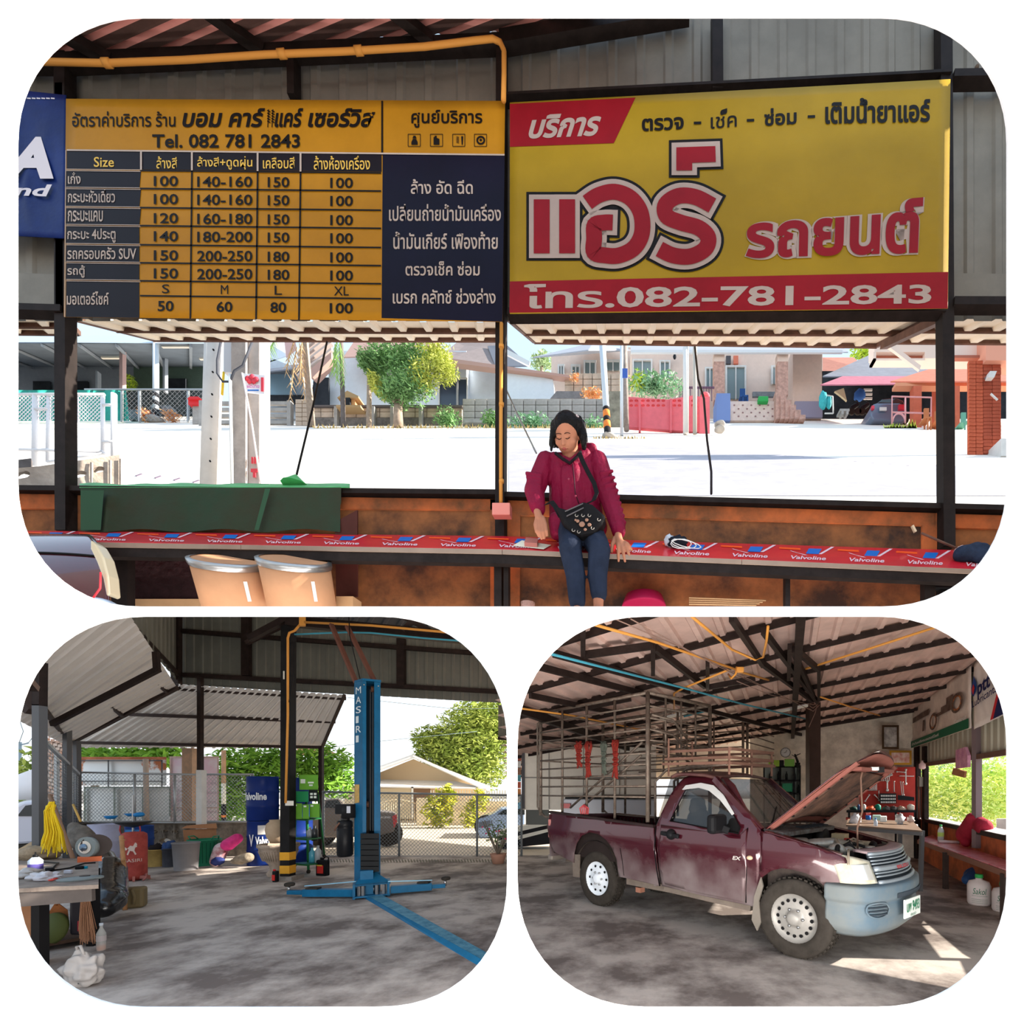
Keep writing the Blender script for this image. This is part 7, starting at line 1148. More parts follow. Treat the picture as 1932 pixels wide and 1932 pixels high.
# gable wall
def YB(u): return 10.5+(1730-u)/300*1.5 if u < 1730 else 10.5
wb = thing('wall_right_back', None, None, P(1600, 1600, 11)); tag(wb, kind='structure'); PLW = mat('rough_plaster', (238, 228, 212), .9, c2=(196, 186, 172), var=.2, vs=3.5, bump=1.0, bs=8)
b = MB(); b.prism([P(1415, 1391, YB(1415)), P(1728, 1339, YB(1728)), V((P(1728, 0, 10.5).x, 10.5, 0)), V((P(1415, 0, YB(1415)).x, YB(1415), 0))], (.1, .2, 0)); b.obj('plaster_wall', PLW, wb)
b = MB(); b.bar(P(1415, 1390, YB(1415)-.1), P(1728, 1339, 10.4), .08, .1); b.obj('wall_plate', STEEL, wb); b = MB(); b.bar(P(1731, 1335, 10.4), V((P(1731, 0, 10.4).x, 10.4, 0)), .1); b.obj('corner_post', STEEL, wb)
W_(mat('plaster_far', (214, 200, 184), .9, var=.1), thing('far_wall_panel', 'pale wall panel with salmon band far behind the cage', 'wall', P(1280, 1450, 13)), 'panel', (1230, 1383, 1440, 1470, 13, .2)); bpy.data.objects['far_wall_panel']['category'] = 'wall'
W_(mat('salmon_band', ()), bpy.data.objects['far_wall_panel'], 'salmon_band', (1268, 1388, 1335, 1396, 12.9, .05), (1236, 1401, 1254, 1407, 12.9, .05))
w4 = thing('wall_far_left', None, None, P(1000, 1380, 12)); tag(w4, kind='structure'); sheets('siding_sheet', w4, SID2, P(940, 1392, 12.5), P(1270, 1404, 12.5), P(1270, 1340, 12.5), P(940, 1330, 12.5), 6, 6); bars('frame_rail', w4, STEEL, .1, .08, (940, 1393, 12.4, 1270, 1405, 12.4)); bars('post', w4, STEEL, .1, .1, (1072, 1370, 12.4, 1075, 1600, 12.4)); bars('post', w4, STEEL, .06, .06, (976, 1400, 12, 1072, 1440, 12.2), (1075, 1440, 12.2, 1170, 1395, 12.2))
# red tool board
tb = thing('tool_board', 'red board on the plaster wall hung with rows of steel wrenches', 'board', P(1680, 1540, 10.4)); b = MB(); b.pp([(1622, 1449), (1727, 1447), (1727, 1560), (1622, 1560)], 10.35, .03); b.obj('panel', mat('tool_red', (176, 60, 52), .6, var=.15, vs=4), tb)
TL = mat('tool_steel', (200, 196, 190), .35, .6); q = random.Random(2); n = 0
O_W = ('first', 'second', 'third', 'fourth', 'fifth', 'sixth', 'seventh', 'eighth', 'ninth')
def wrench(u, v, L, a=0, w=.035, lb=None):
    global n
    n += 1; p0, p1 = P(u, v, 10.27), P(u+L*math.sin(a), v+L*math.cos(a), 10.27); o = MB(); o.bar(p0, p1, w*.5, .015); o.ball(p0, (w*.55, .02, w*.55), 8, 6); o.ball(p1, (w*.6, .02, w*.6), 8, 6); o.obj('wrench', TL, label=lb, cat='wrench', group='wrenches on the red tool board')
for k in range(9): wrench(1649+k*3.6, 1455+k*.6, 17-k*.6+q.uniform(-1, 1), -.05, .032, O_W[k]+' steel spanner from the hood side in the upper row of the red board')
for k in range(6): wrench(1668+k*2.8, 1453, 14-k, .04, .04, O_W[k]+' spanner from the hood side in the tight bunch of the upper row')
for k in range(8): wrench(1637+k*2.4, 1477, 14, .0, .022, O_W[k]+' thin spanner from the hood side in the lower row of the red board')
for a in ((1674, 1474, 17, 0, .06, 'big open-ended spanner in the middle of the board'), (1687, 1475, 18, 0, .03, 'single dark driver hanging in the middle of the board'), (1699, 1475, 26, .12, .03, 'long steel rod hanging at the right of the board'), (1703, 1476, 24, .08, .03, 'second long rod hanging beside the first'), (1709, 1452, 27, .0, .05, 'long T-handled wrench at the board edge'), (1692, 1456, 15, 1.5, .04, 'wrench hung level near the top of the board'), (1697, 1464, 26, 1.55, .02, 'thin bar hung level below the T-handle'), (1650, 1500, 14, .8, .04, 'pliers hanging low on the board'), (1640, 1500, 14, -.6, .04, 'second pliers hanging low on the board'), (1658, 1492, 18, 0, .025, 'single spanner beside the socket case')): wrench(*a)
t = thing('socket_case', 'open dark case of sockets fixed on the red board', 'case', P(1675, 1515, 10.2)); b = MB(); b.pr(1660, 1497, 1691, 1516, 10.2, .1); b.obj('case', mat('case_black', (24, 30, 32), .5), t); b = MB(); [b.pr(1662+k*3.2, 1500+j*6, 1664+k*3.2, 1503+j*6, 10.17, .03) for k in range(9) for j in range(3)]; b.obj('sockets', TL, t, kind='stuff'); t = thing('tool_rack', 'dark holder with small tools along the board bottom', 'rack', P(1710, 1512, 10.2)); b = MB(); b.pp([(1694, 1500), (1725, 1504), (1725, 1511), (1694, 1509)], 10.2, .08); b.obj('holder', mat('case_black', ()), t)
# pictures, clock
for i, (q_, fm, pm, lb) in enumerate((((1664, 1368, 1696, 1413), mat('dark_wood_frame', (74, 56, 40), .5), mat('bw_photo', (92, 90, 88), .5, c2=(186, 184, 180), var=.3, vs=5), 'tall framed black and white portrait on the plaster wall'), ((1678, 1416, 1720, 1443), mat('gold_frame', (204, 156, 62), .35, .4), mat('group_photo', (186, 110, 100), .5, c2=(216, 200, 190), var=.3, vs=8), 'gold framed group photograph on the plaster wall'), ((1648, 1421, 1676, 1442), mat('gold_frame', ()), mat('pale_photo', (206, 206, 190), .5, c2=(150, 170, 150), var=.2, vs=6), 'gold framed pale picture half hidden by the hood'))):
    t = thing('picture_frame', lb, 'picture', P(q_[0], q_[3], 10.4)); b = MB(); b.pr(*q_, 10.32, .04); b.obj('frame', fm, t); b = MB(); b.pr(q_[0]+4, q_[1]+4, q_[2]-4, q_[3]-4, 10.3, .02); b.obj('print', pm, t)
t = thing('wall_clock', 'round white wall clock with black hands on the plaster wall', 'clock', P(1482, 1420, 11.6)); c = P(1482, 1420, 11.5); b = MB(); b.lathe([(.115, 0), (.12, .03)], c, 28, face(c)); b.obj('rim', mat('clock_grey', (120, 124, 128), .4), t); b = MB(); b.lathe([(.10, 0), (.10, .036)], c, 28, face(c)); b.obj('dial', mat('clock_white', (232, 234, 236), .5), t); b = MB(); c2 = c+V((-.01, -.045, 0)); b.bar(c2, c2+V((.03, 0, .06)), .008); b.bar(c2, c2+V((-.045, 0, -.01)), .010); [b.ball(c2+V((.085*math.cos(k*PI/6), 0, .085*math.sin(k*PI/6))), .006, 6, 4) for k in range(12)]; b.obj('hands', BLACK, t)
# glass cabinet and boxes
t = thing('display_cabinet', 'black framed glass cabinet holding dark bottles by the column', 'cabinet', P(1490, 1560, 10.9)); Yc = 10.9
for q_ in ((1470, 1446, 1474, 1560), (1497, 1446, 1500, 1560), (1508, 1446, 1511, 1560), (1440, 1446, 1443, 1560)): W_(BLACK, t, 'upright', (*q_, Yc, .3))
for v in (1444, 1471, 1496): W_(BLACK, t, 'shelf', (1440, v, 1511, v+3, Yc, .3))
W_(mat('cabinet_back', (196, 206, 196), .6), t, 'back', (1442, 1447, 1509, 1540, Yc+.3, .02)); b = MB(); [b.lathe([(.03, 0), (.03, .12), (.012, .16), (.012, .19)], P(1446+k*7.6, 1471 if k % 2 else 1496, Yc+.1), 8) for k in range(9)]; b.obj('bottles', mat('bottle_row_dark', (50, 54, 52), .4), t, kind='stuff'); W_(mat('green_device', (60, 150, 110), .5), t, 'green_panel', (1476, 1478, 1495, 1494, Yc+.05, .02))
for i, q_ in enumerate(((1460, 1434, 1471, 1446, (150, 190, 70), 'yellow-green box on top of the cabinet'), (1480, 1432, 1499, 1446, (130, 190, 90), 'wide green box on top of the cabinet by the ornament'), (1470, 1434, 1479, 1446, (34, 34, 36), 'small black device between the green boxes'), (1450, 1436, 1458, 1446, (150, 190, 70), 'small green pack at the cabinet end'))): one('cabinet_box', mat('cab_box%d' % i if i == 9 else ('box_lime', 'box_green', 'box_dark', 'box_lime')[i], q_[4], .5), q_[5], 'box', lambda b: b.pr(*q_[:4], 10.85, .15), bevel=.01)
one('black_ornament', BLACK, 'black spiky ornament standing on the cabinet', 'ornament', lambda b: (b.box(P(1505, 1443, 10.85), (.09, .08, .1)), b.cap(P(1505, 1437, 10.85), P(1500, 1424, 10.85), .03, .02), b.cap(P(1500, 1426, 10.85), P(1510, 1422, 10.85), .012, .008), b.cap(P(1503, 1430, 10.85), P(1494, 1424, 10.85), .012, .006)))
# work tables under the board
t = thing('work_table', 'dark work table under the red board crowded with parts', 'table', P(1660, 1600, 9.8)); W_(BLACK, t, 'tabletop', (1597, 1529, 1728, 1533, 9.7, .5)); W_(BLACK, t, 'leg', (1600, 1531, 1604, 1600, 9.75, .05), (1688, 1531, 1692, 1600, 9.75, .05), (1724, 1531, 1727, 1615, 9.75, .05)); W_(mat('red_bench_box', (160, 60, 50), .6), t, 'red_rail', (1596, 1543, 1612, 1547, 9.7, .3))
q = random.Random(12)
clut = [('jar', 1630, 8, (230, 226, 220), 'white spray can with orange band'), ('tin', 1620, 5, (60, 90, 130), 'blue tin'), ('tray', 1642, 14, (220, 96, 60), 'orange tray'), ('bowl', 1656, 12, (30, 130, 110), 'teal bowl'), ('part', 1672, 10, (110, 104, 100), 'heap of grey engine parts'), ('part', 1685, 12, (80, 74, 70), 'dark engine part'), ('cloth', 1700, 14, (186, 160, 140), 'beige rag'), ('roll', 1718, 14, (214, 200, 184), 'pale paper roll'), ('case', 1610, 10, (40, 74, 68), 'dark green case')]
for i, (nm, u, w_, c_, lb) in enumerate(clut): one({'part': 'engine_part', 'case': 'tool_case', 'roll': 'paper_roll'}.get(nm, nm), mat('clutter_%s' % ('a', 'b', 'c', 'd', 'e', 'f', 'g', 'h', 'i')[i], c_, .5), lb+' on the work table under the board', nm if nm != 'part' else 'engine part', lambda b: (b.lathe([(w_*.004, 0), (w_*.005, .03), (w_*.005, .10), (w_*.002, .13)], P(u, 1529, 9.9), 14) if nm in ('jar', 'tin', 'bowl', 'roll') else b.ball(P(u, 1526, 9.9), (w_*.007, .09, .05), 14, 8, .6, seed=i)))
t = thing('work_table', 'plain wooden work table with steel legs before the bench', 'table', P(1700, 1640, 8)); b = MB(); b.prism([P(1596, 1556, 7.6), P(1740, 1567, 7.0), P(1722, 1549, 8.6), P(1600, 1545, 9.0)], (0, 0, -.03)); b.obj('tabletop', mat('brown_tabletop', (130, 110, 96), .5, var=.15, vs=6), t); b = MB(); b.bar(P(1740, 1567, 7.05), V((P(1736, 0, 7.05).x, 7.05, 0)), .05); b.obj('leg', GS, t); b = MB(); b.bar(P(1698, 1562, 7.8), V((P(1698, 0, 7.8).x, 7.8, 0)), .05); b.obj('leg', GS, t); b = MB(); b.bar(P(1600, 1560, 7.58)-V((0, 0, .02)), P(1740, 1571, 6.98)-V((0, 0, .02)), .03, .05); b.obj('rail', GS, t)
for i, (nm, q_, c_, lb) in enumerate((('bag', (1604, 1536, 1624, 1558), (226, 228, 236), 'white plastic bag standing on the wooden work table'), ('cup', (1660, 1540, 1673, 1551), (226, 232, 230), 'white tub on the wooden work table'), ('box', (1646, 1538, 1662, 1548), (160, 196, 190), 'pale teal box on the wooden work table'), ('pack', (1690, 1536, 1706, 1556), (200, 200, 204), 'crumpled silver pack on the wooden work table'), ('bag', (1712, 1540, 1724, 1552), (214, 196, 190), 'clear bag of small parts on the wooden work table'), ('box', (1611, 1546, 1624, 1560), (176, 130, 96), 'brown carton beside the white plastic bag'), ('book', (1690, 1556, 1732, 1560), (236, 236, 236), 'open white magazine at the table end'))):
    m = mat('tableitem_%s' % ('a', 'b', 'c', 'd', 'e', 'f', 'g')[i], c_, .5)
    if nm in ('bag', 'pack'): one(nm, m, lb, nm, lambda b: b.ball(P((q_[0]+q_[2])/2, (q_[1]+q_[3])/2, 7.9), ((q_[2]-q_[0])*.0044, .07, (q_[3]-q_[1])*.0044), 14, 10, .6, seed=i))
    else: one(nm, m, lb, nm, lambda b: b.pr(*q_, 7.9, .15), bevel=.01)
t = thing('water_bottle', 'small clear water bottle on the wooden work table', 'bottle', P(1652, 1562, 7.6)); b = MB(); b.lathe([(.028, 0), (.03, .08), (.012, .12)], P(1652, 1560, 7.5), 12); b.obj('bottle_body', mat('clear_blue', (190, 210, 230), .1, alpha=.6), t); b = MB(); b.lathe([(.012, .12), (.012, .14)], P(1652, 1560, 7.5), 10); b.obj('cap', mat('cap_blue', (40, 110, 200), .4), t)
t = thing('pen_cup', 'blue cup of pens at the back of the wooden work table', 'cup', P(1638, 1548, 8.5)); b = MB(); b.lathe([(.04, 0), (.045, .08)], P(1638, 1547, 8.4), 14); b.obj('cup', mat('cap_blue', ()), t); b = MB(); [b.tube([P(1638+k, 1541, 8.4), P(1638+k*2.2, 1533, 8.4)], .005, 4) for k in (-2, -1, 0, 1, 2)]; b.obj('pens', mat('pen_red', (180, 60, 60), .5), t)
# side wall: banners, siding, windows, low wall, bench
sw = thing('wall_right_side', None, None, RW(1800, 1560)); tag(sw, kind='structure')
for u0, u1 in ((1733, 1765), (1765, 1800), (1800, 1850), (1850, 1915)): b = MB(); b.corr(RW(u0, 1442-(u0-1750)*.14+.0), RW(u1, 1442-(u1-1750)*.14), RW(u1, 1337-(u1-1730)*.74), RW(u0, 1337-(u0-1730)*.74), 5, .02); b.obj('siding_sheet', mat('olive_siding', (178, 172, 154), .6), sw)
for q_ in ((1748, 1443, 1908, 1419), (1750, 1548, 1910, 1582)): b = MB(); b.bar(RW(q_[0], q_[1], .03), RW(q_[2], q_[3], .03), .07, .07); b.obj('window_rail', mat('rust_rail', (110, 82, 70), .7, var=.2) if q_[1] < 1500 else STEEL, sw)
for u, v0, v1 in ((1750, 1408, 1580), (1849, 1370, 1600)): b = MB(); b.bar(RW(u, v0, .04), RW(u, v1, .04), .09); b.obj('post', STEEL if u < 1800 else mat('mauve_post', (120, 104, 106), .5), sw)
for u0, u1 in ((1733, 1780), (1780, 1848), (1848, 1912)): b = MB(); b.prism([RW(u0, 1548+(u0-1752)*.21), RW(u1, 1548+(u1-1752)*.21), V((RW(u1, 0).x, YR(u1), 0)), V((RW(u0, 0).x, YR(u0), 0))], (.1, -.03, 0)); b.obj('low_wall', mat('orange_low_wall', (206, 110, 68), .85, c2=(140, 84, 58), var=.2, vs=3, bump=.3), sw)
b = MB(); b.prism([RW(1735, 1545, .05), RW(1912, 1580, .05), RW(1912, 1574, -.15), RW(1735, 1543, -.15)], (0, 0, .02)); b.obj('sill', mat('pale_sill', (236, 226, 226), .6), sw)
# unseen wall piece added beyond the frame, two holes shaped to cast sun patches
def wall_pt(s, z): return V((4.74+(6.05-s-6.1)*.338, 6.05-s, z))      # s metres towards the visitor
def hit(fx, fy): t = (4.74+(fy-6.1)*.338-fx)/(1-.0338); return (6.05-(fy+.1*t), .5*t)
h1 = [hit(*q_) for q_ in ((1.80, 4.26), (2.84, 4.18), (2.50, 3.52), (1.66, 4.1))]; h2 = [hit(*q_) for q_ in ((3.20, 5.55), (3.34, 5.62), (2.99, 4.36), (2.98, 4.24), (2.72, 4.26))]
ss = [p for p in h1]; b = MB(); b.shape([(-.02, 0), (3.8, 0), (3.8, 4.6), (-.02, 4.6)], [h1, [(max(x, .02), y) for x, y in h2]], lambda x, y: wall_pt(x, y)); b.obj('sun_patch_panel', mat('olive_siding', ()), sw, solid=.01)
bt = thing('bench', 'red cloth covered bench running along the side wall', 'bench', P(1784, 1662, 7.85)); MR2 = mat('red_print_cloth', (206, 60, 80), .35, c2=(236, 170, 180), var=.2, vs=9, coat=.3)
def bz(u, v, z=.6): return P(u, v, (EYE-z)*F/(v-PY))
for a, c in (((1733, 1583, 1772, 1571), (1800, 1606, 1822, 1590)), ((1800, 1606, 1822, 1590), (1925, 1650, 1915, 1623))):
    b = MB(); b.prism([bz(a[0], a[1]), bz(c[0], c[1]), bz(c[2], c[3]), bz(a[2], a[3])], (0, 0, -.015)); b.obj('cloth_panel', MR2, bt); b = MB(); b.bar(bz(a[0], a[1])-V((0, 0, .05)), bz(c[0], c[1])-V((0, 0, .05)), .04, .07); b.obj('edge_board', mat('brown_edge', (140, 100, 84), .7), bt)
for u, v in ((1784, 1602), (1895, 1640)): b = MB(); p = bz(u, v); b.bar(V((p.x, p.y, 0)), p-V((0, 0, .05)), .06); b.obj('leg', BST, bt)
t = thing('water_bottle', 'tall clear water bottle with green cap on the side bench', 'bottle', bz(1774, 1590)); c = bz(1775, 1589); b = MB(); b.lathe([(.045, 0), (.048, .02), (.048, .20), (.018, .27)], c, 18); b.obj('bottle_body', mat('clear_pet2', (214, 224, 222), .1, alpha=.6), t); b = MB(); b.lathe([(.020, .27), (.020, .30)], c, 12); b.obj('cap', mat('cap_green', (60, 170, 90), .4), t); b = MB(); b.lathe([(.049, .10), (.049, .17)], c, 18, cap=False); b.obj('label', mat('label_green_yellow', (180, 210, 110), .5), t)
one('paper_roll', mat('roll_white', (232, 224, 226), .5), 'white paper roll lying on the side bench', 'paper', lambda b: b.tube([bz(1772, 1591)+V((0, 0, .03)), bz(1820, 1593)+V((0, 0, .03))], .025, 10))
blob('red_jacket', 'crimson jacket draped over the window sill above the bench', 'jacket', [RW(1838, 1548, .1)[:] and (1838, 1550, YR(1838)-.15, .13), (1822, 1575, YR(1822)-.15, .14), (1835, 1545, YR(1835), .1), (1856, 1560, YR(1856), .12), (1818, 1570, YR(1818)-.2, .1), (1822, 1590, YR(1822)-.2, .07)], mat('jacket_crimson', (158, 40, 58), .8, var=.2, vs=6, bump=.4), .02)
t = thing('hanging_garment', 'faded pink garment with cardboard hung on the window post', 'garment', RW(1838, 1460, .1)); b = MB(); pts = [(1822, 1415), (1840, 1409), (1846, 1425), (1846, 1447), (1822, 1450)]; b.prism([RW(u, v, .14) for u, v in pts], (.03, -.03, 0)); b.obj('pink_cloth', mat('faded_pink', (214, 160, 180), .8, c2=(180, 120, 150), var=.3, vs=8), t); b = MB(); b.prism([RW(u, v, .16) for u, v in [(1820, 1449), (1844, 1455), (1842, 1467), (1817, 1461)]], (.02, -.02, 0)); b.obj('cardboard_flap', mat('cardboard_old', ()), t)
t = thing('hanging_flask', 'pale pink flask hung by the window corner', 'flask', RW(1762, 1450, .1)); c = RW(1762, 1451, .2); b = MB(); b.lathe([(.03, 0), (.06, .02), (.06, .10), (.02, .14), (.02, .17)], c, 16); b.obj('flask', mat('flask_pink', (226, 196, 196), .4), t)
for i, (u, v, r_, lb) in enumerate(((1847, 1706, 23, 'white plastic jug with green cap and green lettering under the bench'), (1893, 1719, 22, 'second white plastic jug partly cut off at the bench end'))):
    Y = YF(v); k = Y/900; c = V((P(u, 0, Y).x, Y, 0)); t = thing('plastic_jug', lb, 'jug', c, 'white jugs under the side bench'); cs = .82; R_ = r_*k*cs
    b = MB(); b.lathe([(R_*.9, 0), (R_, .03), (R_, R_*1.9), (R_*.85, R_*2.3), (R_*.3, R_*2.5), (R_*.3, R_*2.7)], c, 28); b.obj('jug_body', mat('milky_plastic', (214, 204, 202), .4), t); b = MB(); b.lathe([(R_*.35, R_*2.65), (R_*.35, R_*3.0), (R_*.2, R_*3.02)], c, 16); b.obj('cap', mat('cap_green', ()), t); b = MB()
    for s, z0, z1, a0, a1 in (('Sakol', 1.15, 1.75, -2.1, -.95), ('WWMMWWMM', .95, 1.02, -2.2, -.85), ('MWMWMWMWM', .6, .68, -2.2, -.85), ('WMWMWM', .42, .5, -2.2, -.85), ('WMWMWMWM', .25, .32, -2.2, -.85)):
        vs, fs = text2d(s, 0, .2 if s == 'Sakol' else 0); X1 = max(q_[0] for q_ in vs); d_ = da(c); b.add([c+V(((R_+.004)*math.cos(d_+a0+q_[0]/X1*(a1-a0)), (R_+.004)*math.sin(d_+a0+q_[0]/X1*(a1-a0)), R_*(z0+q_[1]/.72*(z1-z0)))) for q_ in vs], fs)
    b.obj('green_lettering', mat('lettering_green', (30, 110, 80), .5), t)
blob('blue_bag', 'blue plastic bag stuffed behind the white jugs', 'bag', [(1840, 1655, 7.3, .16), (1870, 1650, 7.3, .14), (1825, 1660, 7.2, .08), (1850, 1640, 7.3, .1)], mat('bag_blue', (60, 96, 150), .4, var=.2, bump=.5, bs=10), .02)
for i, (u, v, w_, h_, c_, lb) in enumerate(((1754, 1613, 18, 18, (150, 110, 84), 'leaning piece of plywood under the side bench'), (1768, 1620, 14, 16, (70, 52, 44), 'dark wooden block under the side bench'))): one('scrap_board', mat('scrap_a' if i == 0 else 'scrap_b', c_, .8), lb, 'board', lambda b: b.pr(u-w_/2, v-h_, u+w_/2, v, YF(v)*.98 if v > 1600 else 8, .05))
def wbanner(name, label, q4, m, parts):
    t = thing(name, label, 'banner', RW(*q4[3]), 'advertising banners on the side wall'); c4 = [RW(u, v, .12) for u, v in q4]; b = MB()
    b.grid(lambda s, q_: (c4[0]*(1-s)+c4[1]*s)*(1-q_)+(c4[3]*(1-s)+c4[2]*s)*q_+V((-.03*abs(noise.noise(V((s*4, q_*3, len(name))))), 0, 0)), 24, 12); b.obj('sheet', m, t, solid=.003)
    def f(s, q_, l=.035): p = (c4[0]*(1-s)+c4[1]*s)*(1-q_)+(c4[3]*(1-s)+c4[2]*s)*q_; return p+V((-.947*l, .32*l, 0))
    for nm, mm, fnc in parts: b = MB(); fnc(b, f); b.obj(nm, mm, t)
    return t
def rect(b, f, s0, q0, s1, q1, l=.035): b.add([f(s0, q0, l), f(s1, q0, l), f(s1, q1, l), f(s0, q1, l)], [(0, 1, 2, 3)])
def txt(b, f, s, s0, q0, s1, q1, l=.04, off=.02): vs, fs = text2d(s, off); X1 = max(v[0] for v in vs); Y1 = max(v[1] for v in vs); b.add([f(s0+v[0]/X1*(s1-s0), q1-v[1]/Y1*(q1-q0), l) for v in vs], fs)
def ring(b, f, s, q_, rs, rq, w=.02, n=18):
    vs = []; 
    for k in range(n): a = 2*PI*k/n; vs += [f(s+rs*math.cos(a), q_+rq*math.sin(a), .045), f(s+rs*(1-w/rs)*math.cos(a), q_+rq*(1-w/rs)*math.sin(a), .045)]
    b.add(vs, [(2*k, 2*k+1, (2*k+3) % (2*n), (2*k+2) % (2*n)) for k in range(n)])
DGN = mat('banner_green', (20, 96, 66), .5); DBR = mat('banner_dark_brown', (74, 56, 48), .6, c2=(120, 100, 90), var=.3, vs=7)
wbanner('motorcycle_banner', 'grey-brown motorcycle oil banner with a green strip on the side wall', [(1736, 1332), (1851, 1254), (1851, 1373), (1731, 1412)], mat('banner_grey_tan', (236, 220, 208), .5, c2=(196, 180, 170), var=.2, vs=2), (
    ('green_strip', DGN, lambda b, f: rect(b, f, 0, .84, 1, 1)), ('dark_print', DBR, lambda b, f: (ring(b, f, .50, .62, .07, .17, .025), ring(b, f, .86, .50, .08, .17, .03), rect(b, f, .62, .42, .80, .56), rect(b, f, .70, .30, .80, .45), rect(b, f, .28, .48, .32, .72), rect(b, f, .04, .30, .40, .42), rect(b, f, .52, .50, .66, .56))),
    ('orange_rim', mat('rim_orange', (206, 120, 60), .5), lambda b, f: (ring(b, f, .50, .62, .055, .14, .012), ring(b, f, .86, .50, .06, .13, .012))), ('white_lettering', mat('banner_white_text', (226, 226, 220), .5), lambda b, f: (txt(b, f, 'น้ำมันเครื่องมอเตอร์ไซค์', .06, .89, .60, .95), txt(b, f, 'Castrol', .82, .78, .97, .84)))))
wbanner('lubricants_banner', 'off-white oil company banner with blue and red flame emblem', [(1856, 1252), (1925, 1180), (1925, 1345), (1856, 1376)], mat('banner_offwhite', (240, 230, 222), .5, var=.08), (
    ('navy_lettering', mat('navy_text', (24, 34, 84), .5), lambda b, f: (txt(b, f, 'ptt', .22, .38, .62, .55, .04, .03), txt(b, f, 'Lubricants', .04, .58, .80, .68, .04, .01))),
    ('blue_drop', mat('drop_blue', (24, 70, 140), .4), lambda b, f: b.add([f(.11, .22, .04), f(.2, .36, .04), f(.2, .46, .04), f(.11, .53, .04), f(.02, .46, .04), f(.02, .36, .04)], [(0, 1, 2, 3, 4, 5)])), ('red_drop', mat('drop_red', (206, 40, 48), .4), lambda b, f: b.add([f(.11, .34, .048), f(.16, .42, .048), f(.11, .51, .048), f(.06, .42, .048)], [(0, 1, 2, 3)])),
    ('red_stripe', mat('drop_red', ()), lambda b, f: b.add([f(.62, 1, .04), f(.70, 1, .04), f(.98, .55, .04), f(.90, .55, .04)], [(0, 1, 2, 3)])), ('navy_corner', mat('navy_text', ()), lambda b, f: b.add([f(.70, 1, .04), f(1, 1, .04), f(1, .5, .04)], [(0, 1, 2)]))))
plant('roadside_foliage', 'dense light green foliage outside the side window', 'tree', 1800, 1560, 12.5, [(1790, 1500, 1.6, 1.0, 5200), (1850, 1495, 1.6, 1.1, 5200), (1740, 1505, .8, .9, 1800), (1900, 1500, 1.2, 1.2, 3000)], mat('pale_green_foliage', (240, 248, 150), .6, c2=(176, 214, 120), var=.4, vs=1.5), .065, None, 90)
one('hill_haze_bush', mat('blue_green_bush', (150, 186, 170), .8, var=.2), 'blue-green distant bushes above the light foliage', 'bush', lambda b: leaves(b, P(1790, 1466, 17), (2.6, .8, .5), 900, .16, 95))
t = thing('block_post', 'grey block wall outside the side window', 'wall', P(1895, 1575, 8)); W_(BLG, t, 'wall_body', (1880, 1545, 1925, 1600, 8.6, .2)); 
t = thing('pipe_rack', 'upright oxygen hose rack in the corner by the tool board', 'rack', P(1742, 1540, 10)); b = MB(); [b.tube([P(u, 1465+k*3, 9.9), P(u+1, 1545, 9.9)], .015, 6) for k, u in enumerate((1733, 1738, 1743))]; b.obj('hoses', mat('rust_hose', (130, 70, 56), .6), t); b = MB(); b.box(P(1738, 1475, 9.85), (.12, .08, .2)); b.obj('regulator', mat('regulator_grey', (120, 110, 100), .4, .4), t)
# white truck box, ramp, far clutter at the left
t = thing('box_truck_body', 'large pale panelled truck box parked behind the cage', 'truck', P(1110, 1560, 10.6)); b = MB(); b.pr(984, 1398, 1238, 1528, 10.8, 2); b.obj('box_side', mat('pale_truck_panel', (246, 238, 224), .5, var=.06), t)
for u in (1035, 1100, 1168): W_(mat('panel_seam', (150, 146, 140), .5), t, 'panel_seam', (u, 1400, u+1.5, 1526, 10.77, .03))
W_(mat('panel_seam', ()), t, 'rail', (984, 1466, 1238, 1468, 10.77, .03)); W_(mat('edge_dark', (90, 88, 92), .5), t, 'corner_strip', (984, 1398, 990, 1526, 10.76, .04)); W_(mat('chassis_grey', (110, 112, 108), .7), t, 'chassis', (992, 1528, 1036, 1556, 10.9, .8))
t = thing('striped_stall', 'stack of coloured striped goods at the far edge', 'stall', P(978, 1530, 11)); [W_(mat('stripe_%s' % n_, c_, .6), t, 'goods', (960, 1410+k*13, 983, 1422+k*13, 11, .3)) for k, (n_, c_) in enumerate((('blue', (120, 160, 190)), ('red', (190, 100, 80)), ('pale', (220, 215, 210)), ('brown', (150, 110, 90)), ('teal', (90, 150, 160)), ('red', (190, 100, 80)), ('orange', (210, 140, 90)), ('pale', (220, 215, 210)), ('cyan', (140, 200, 230))))]
t = thing('loading_ramp', 'black and white striped loading ramp at the far left', 'ramp', P(1000, 1590, 9.8))
for q_, m in ((((940, 1568), (1040, 1547), (1040, 1555), (940, 1578)), WHB), (((940, 1578), (1040, 1555), (1040, 1562), (940, 1586)), BKB), (((940, 1586), (1040, 1562), (1040, 1568), (940, 1594)), WHB), (((940, 1594), (1040, 1568), (1040, 1592), (940, 1602)), BKB)): b = MB(); b.pp(list(q_), 12.2, .5); b.obj('stripe_face', m, t)
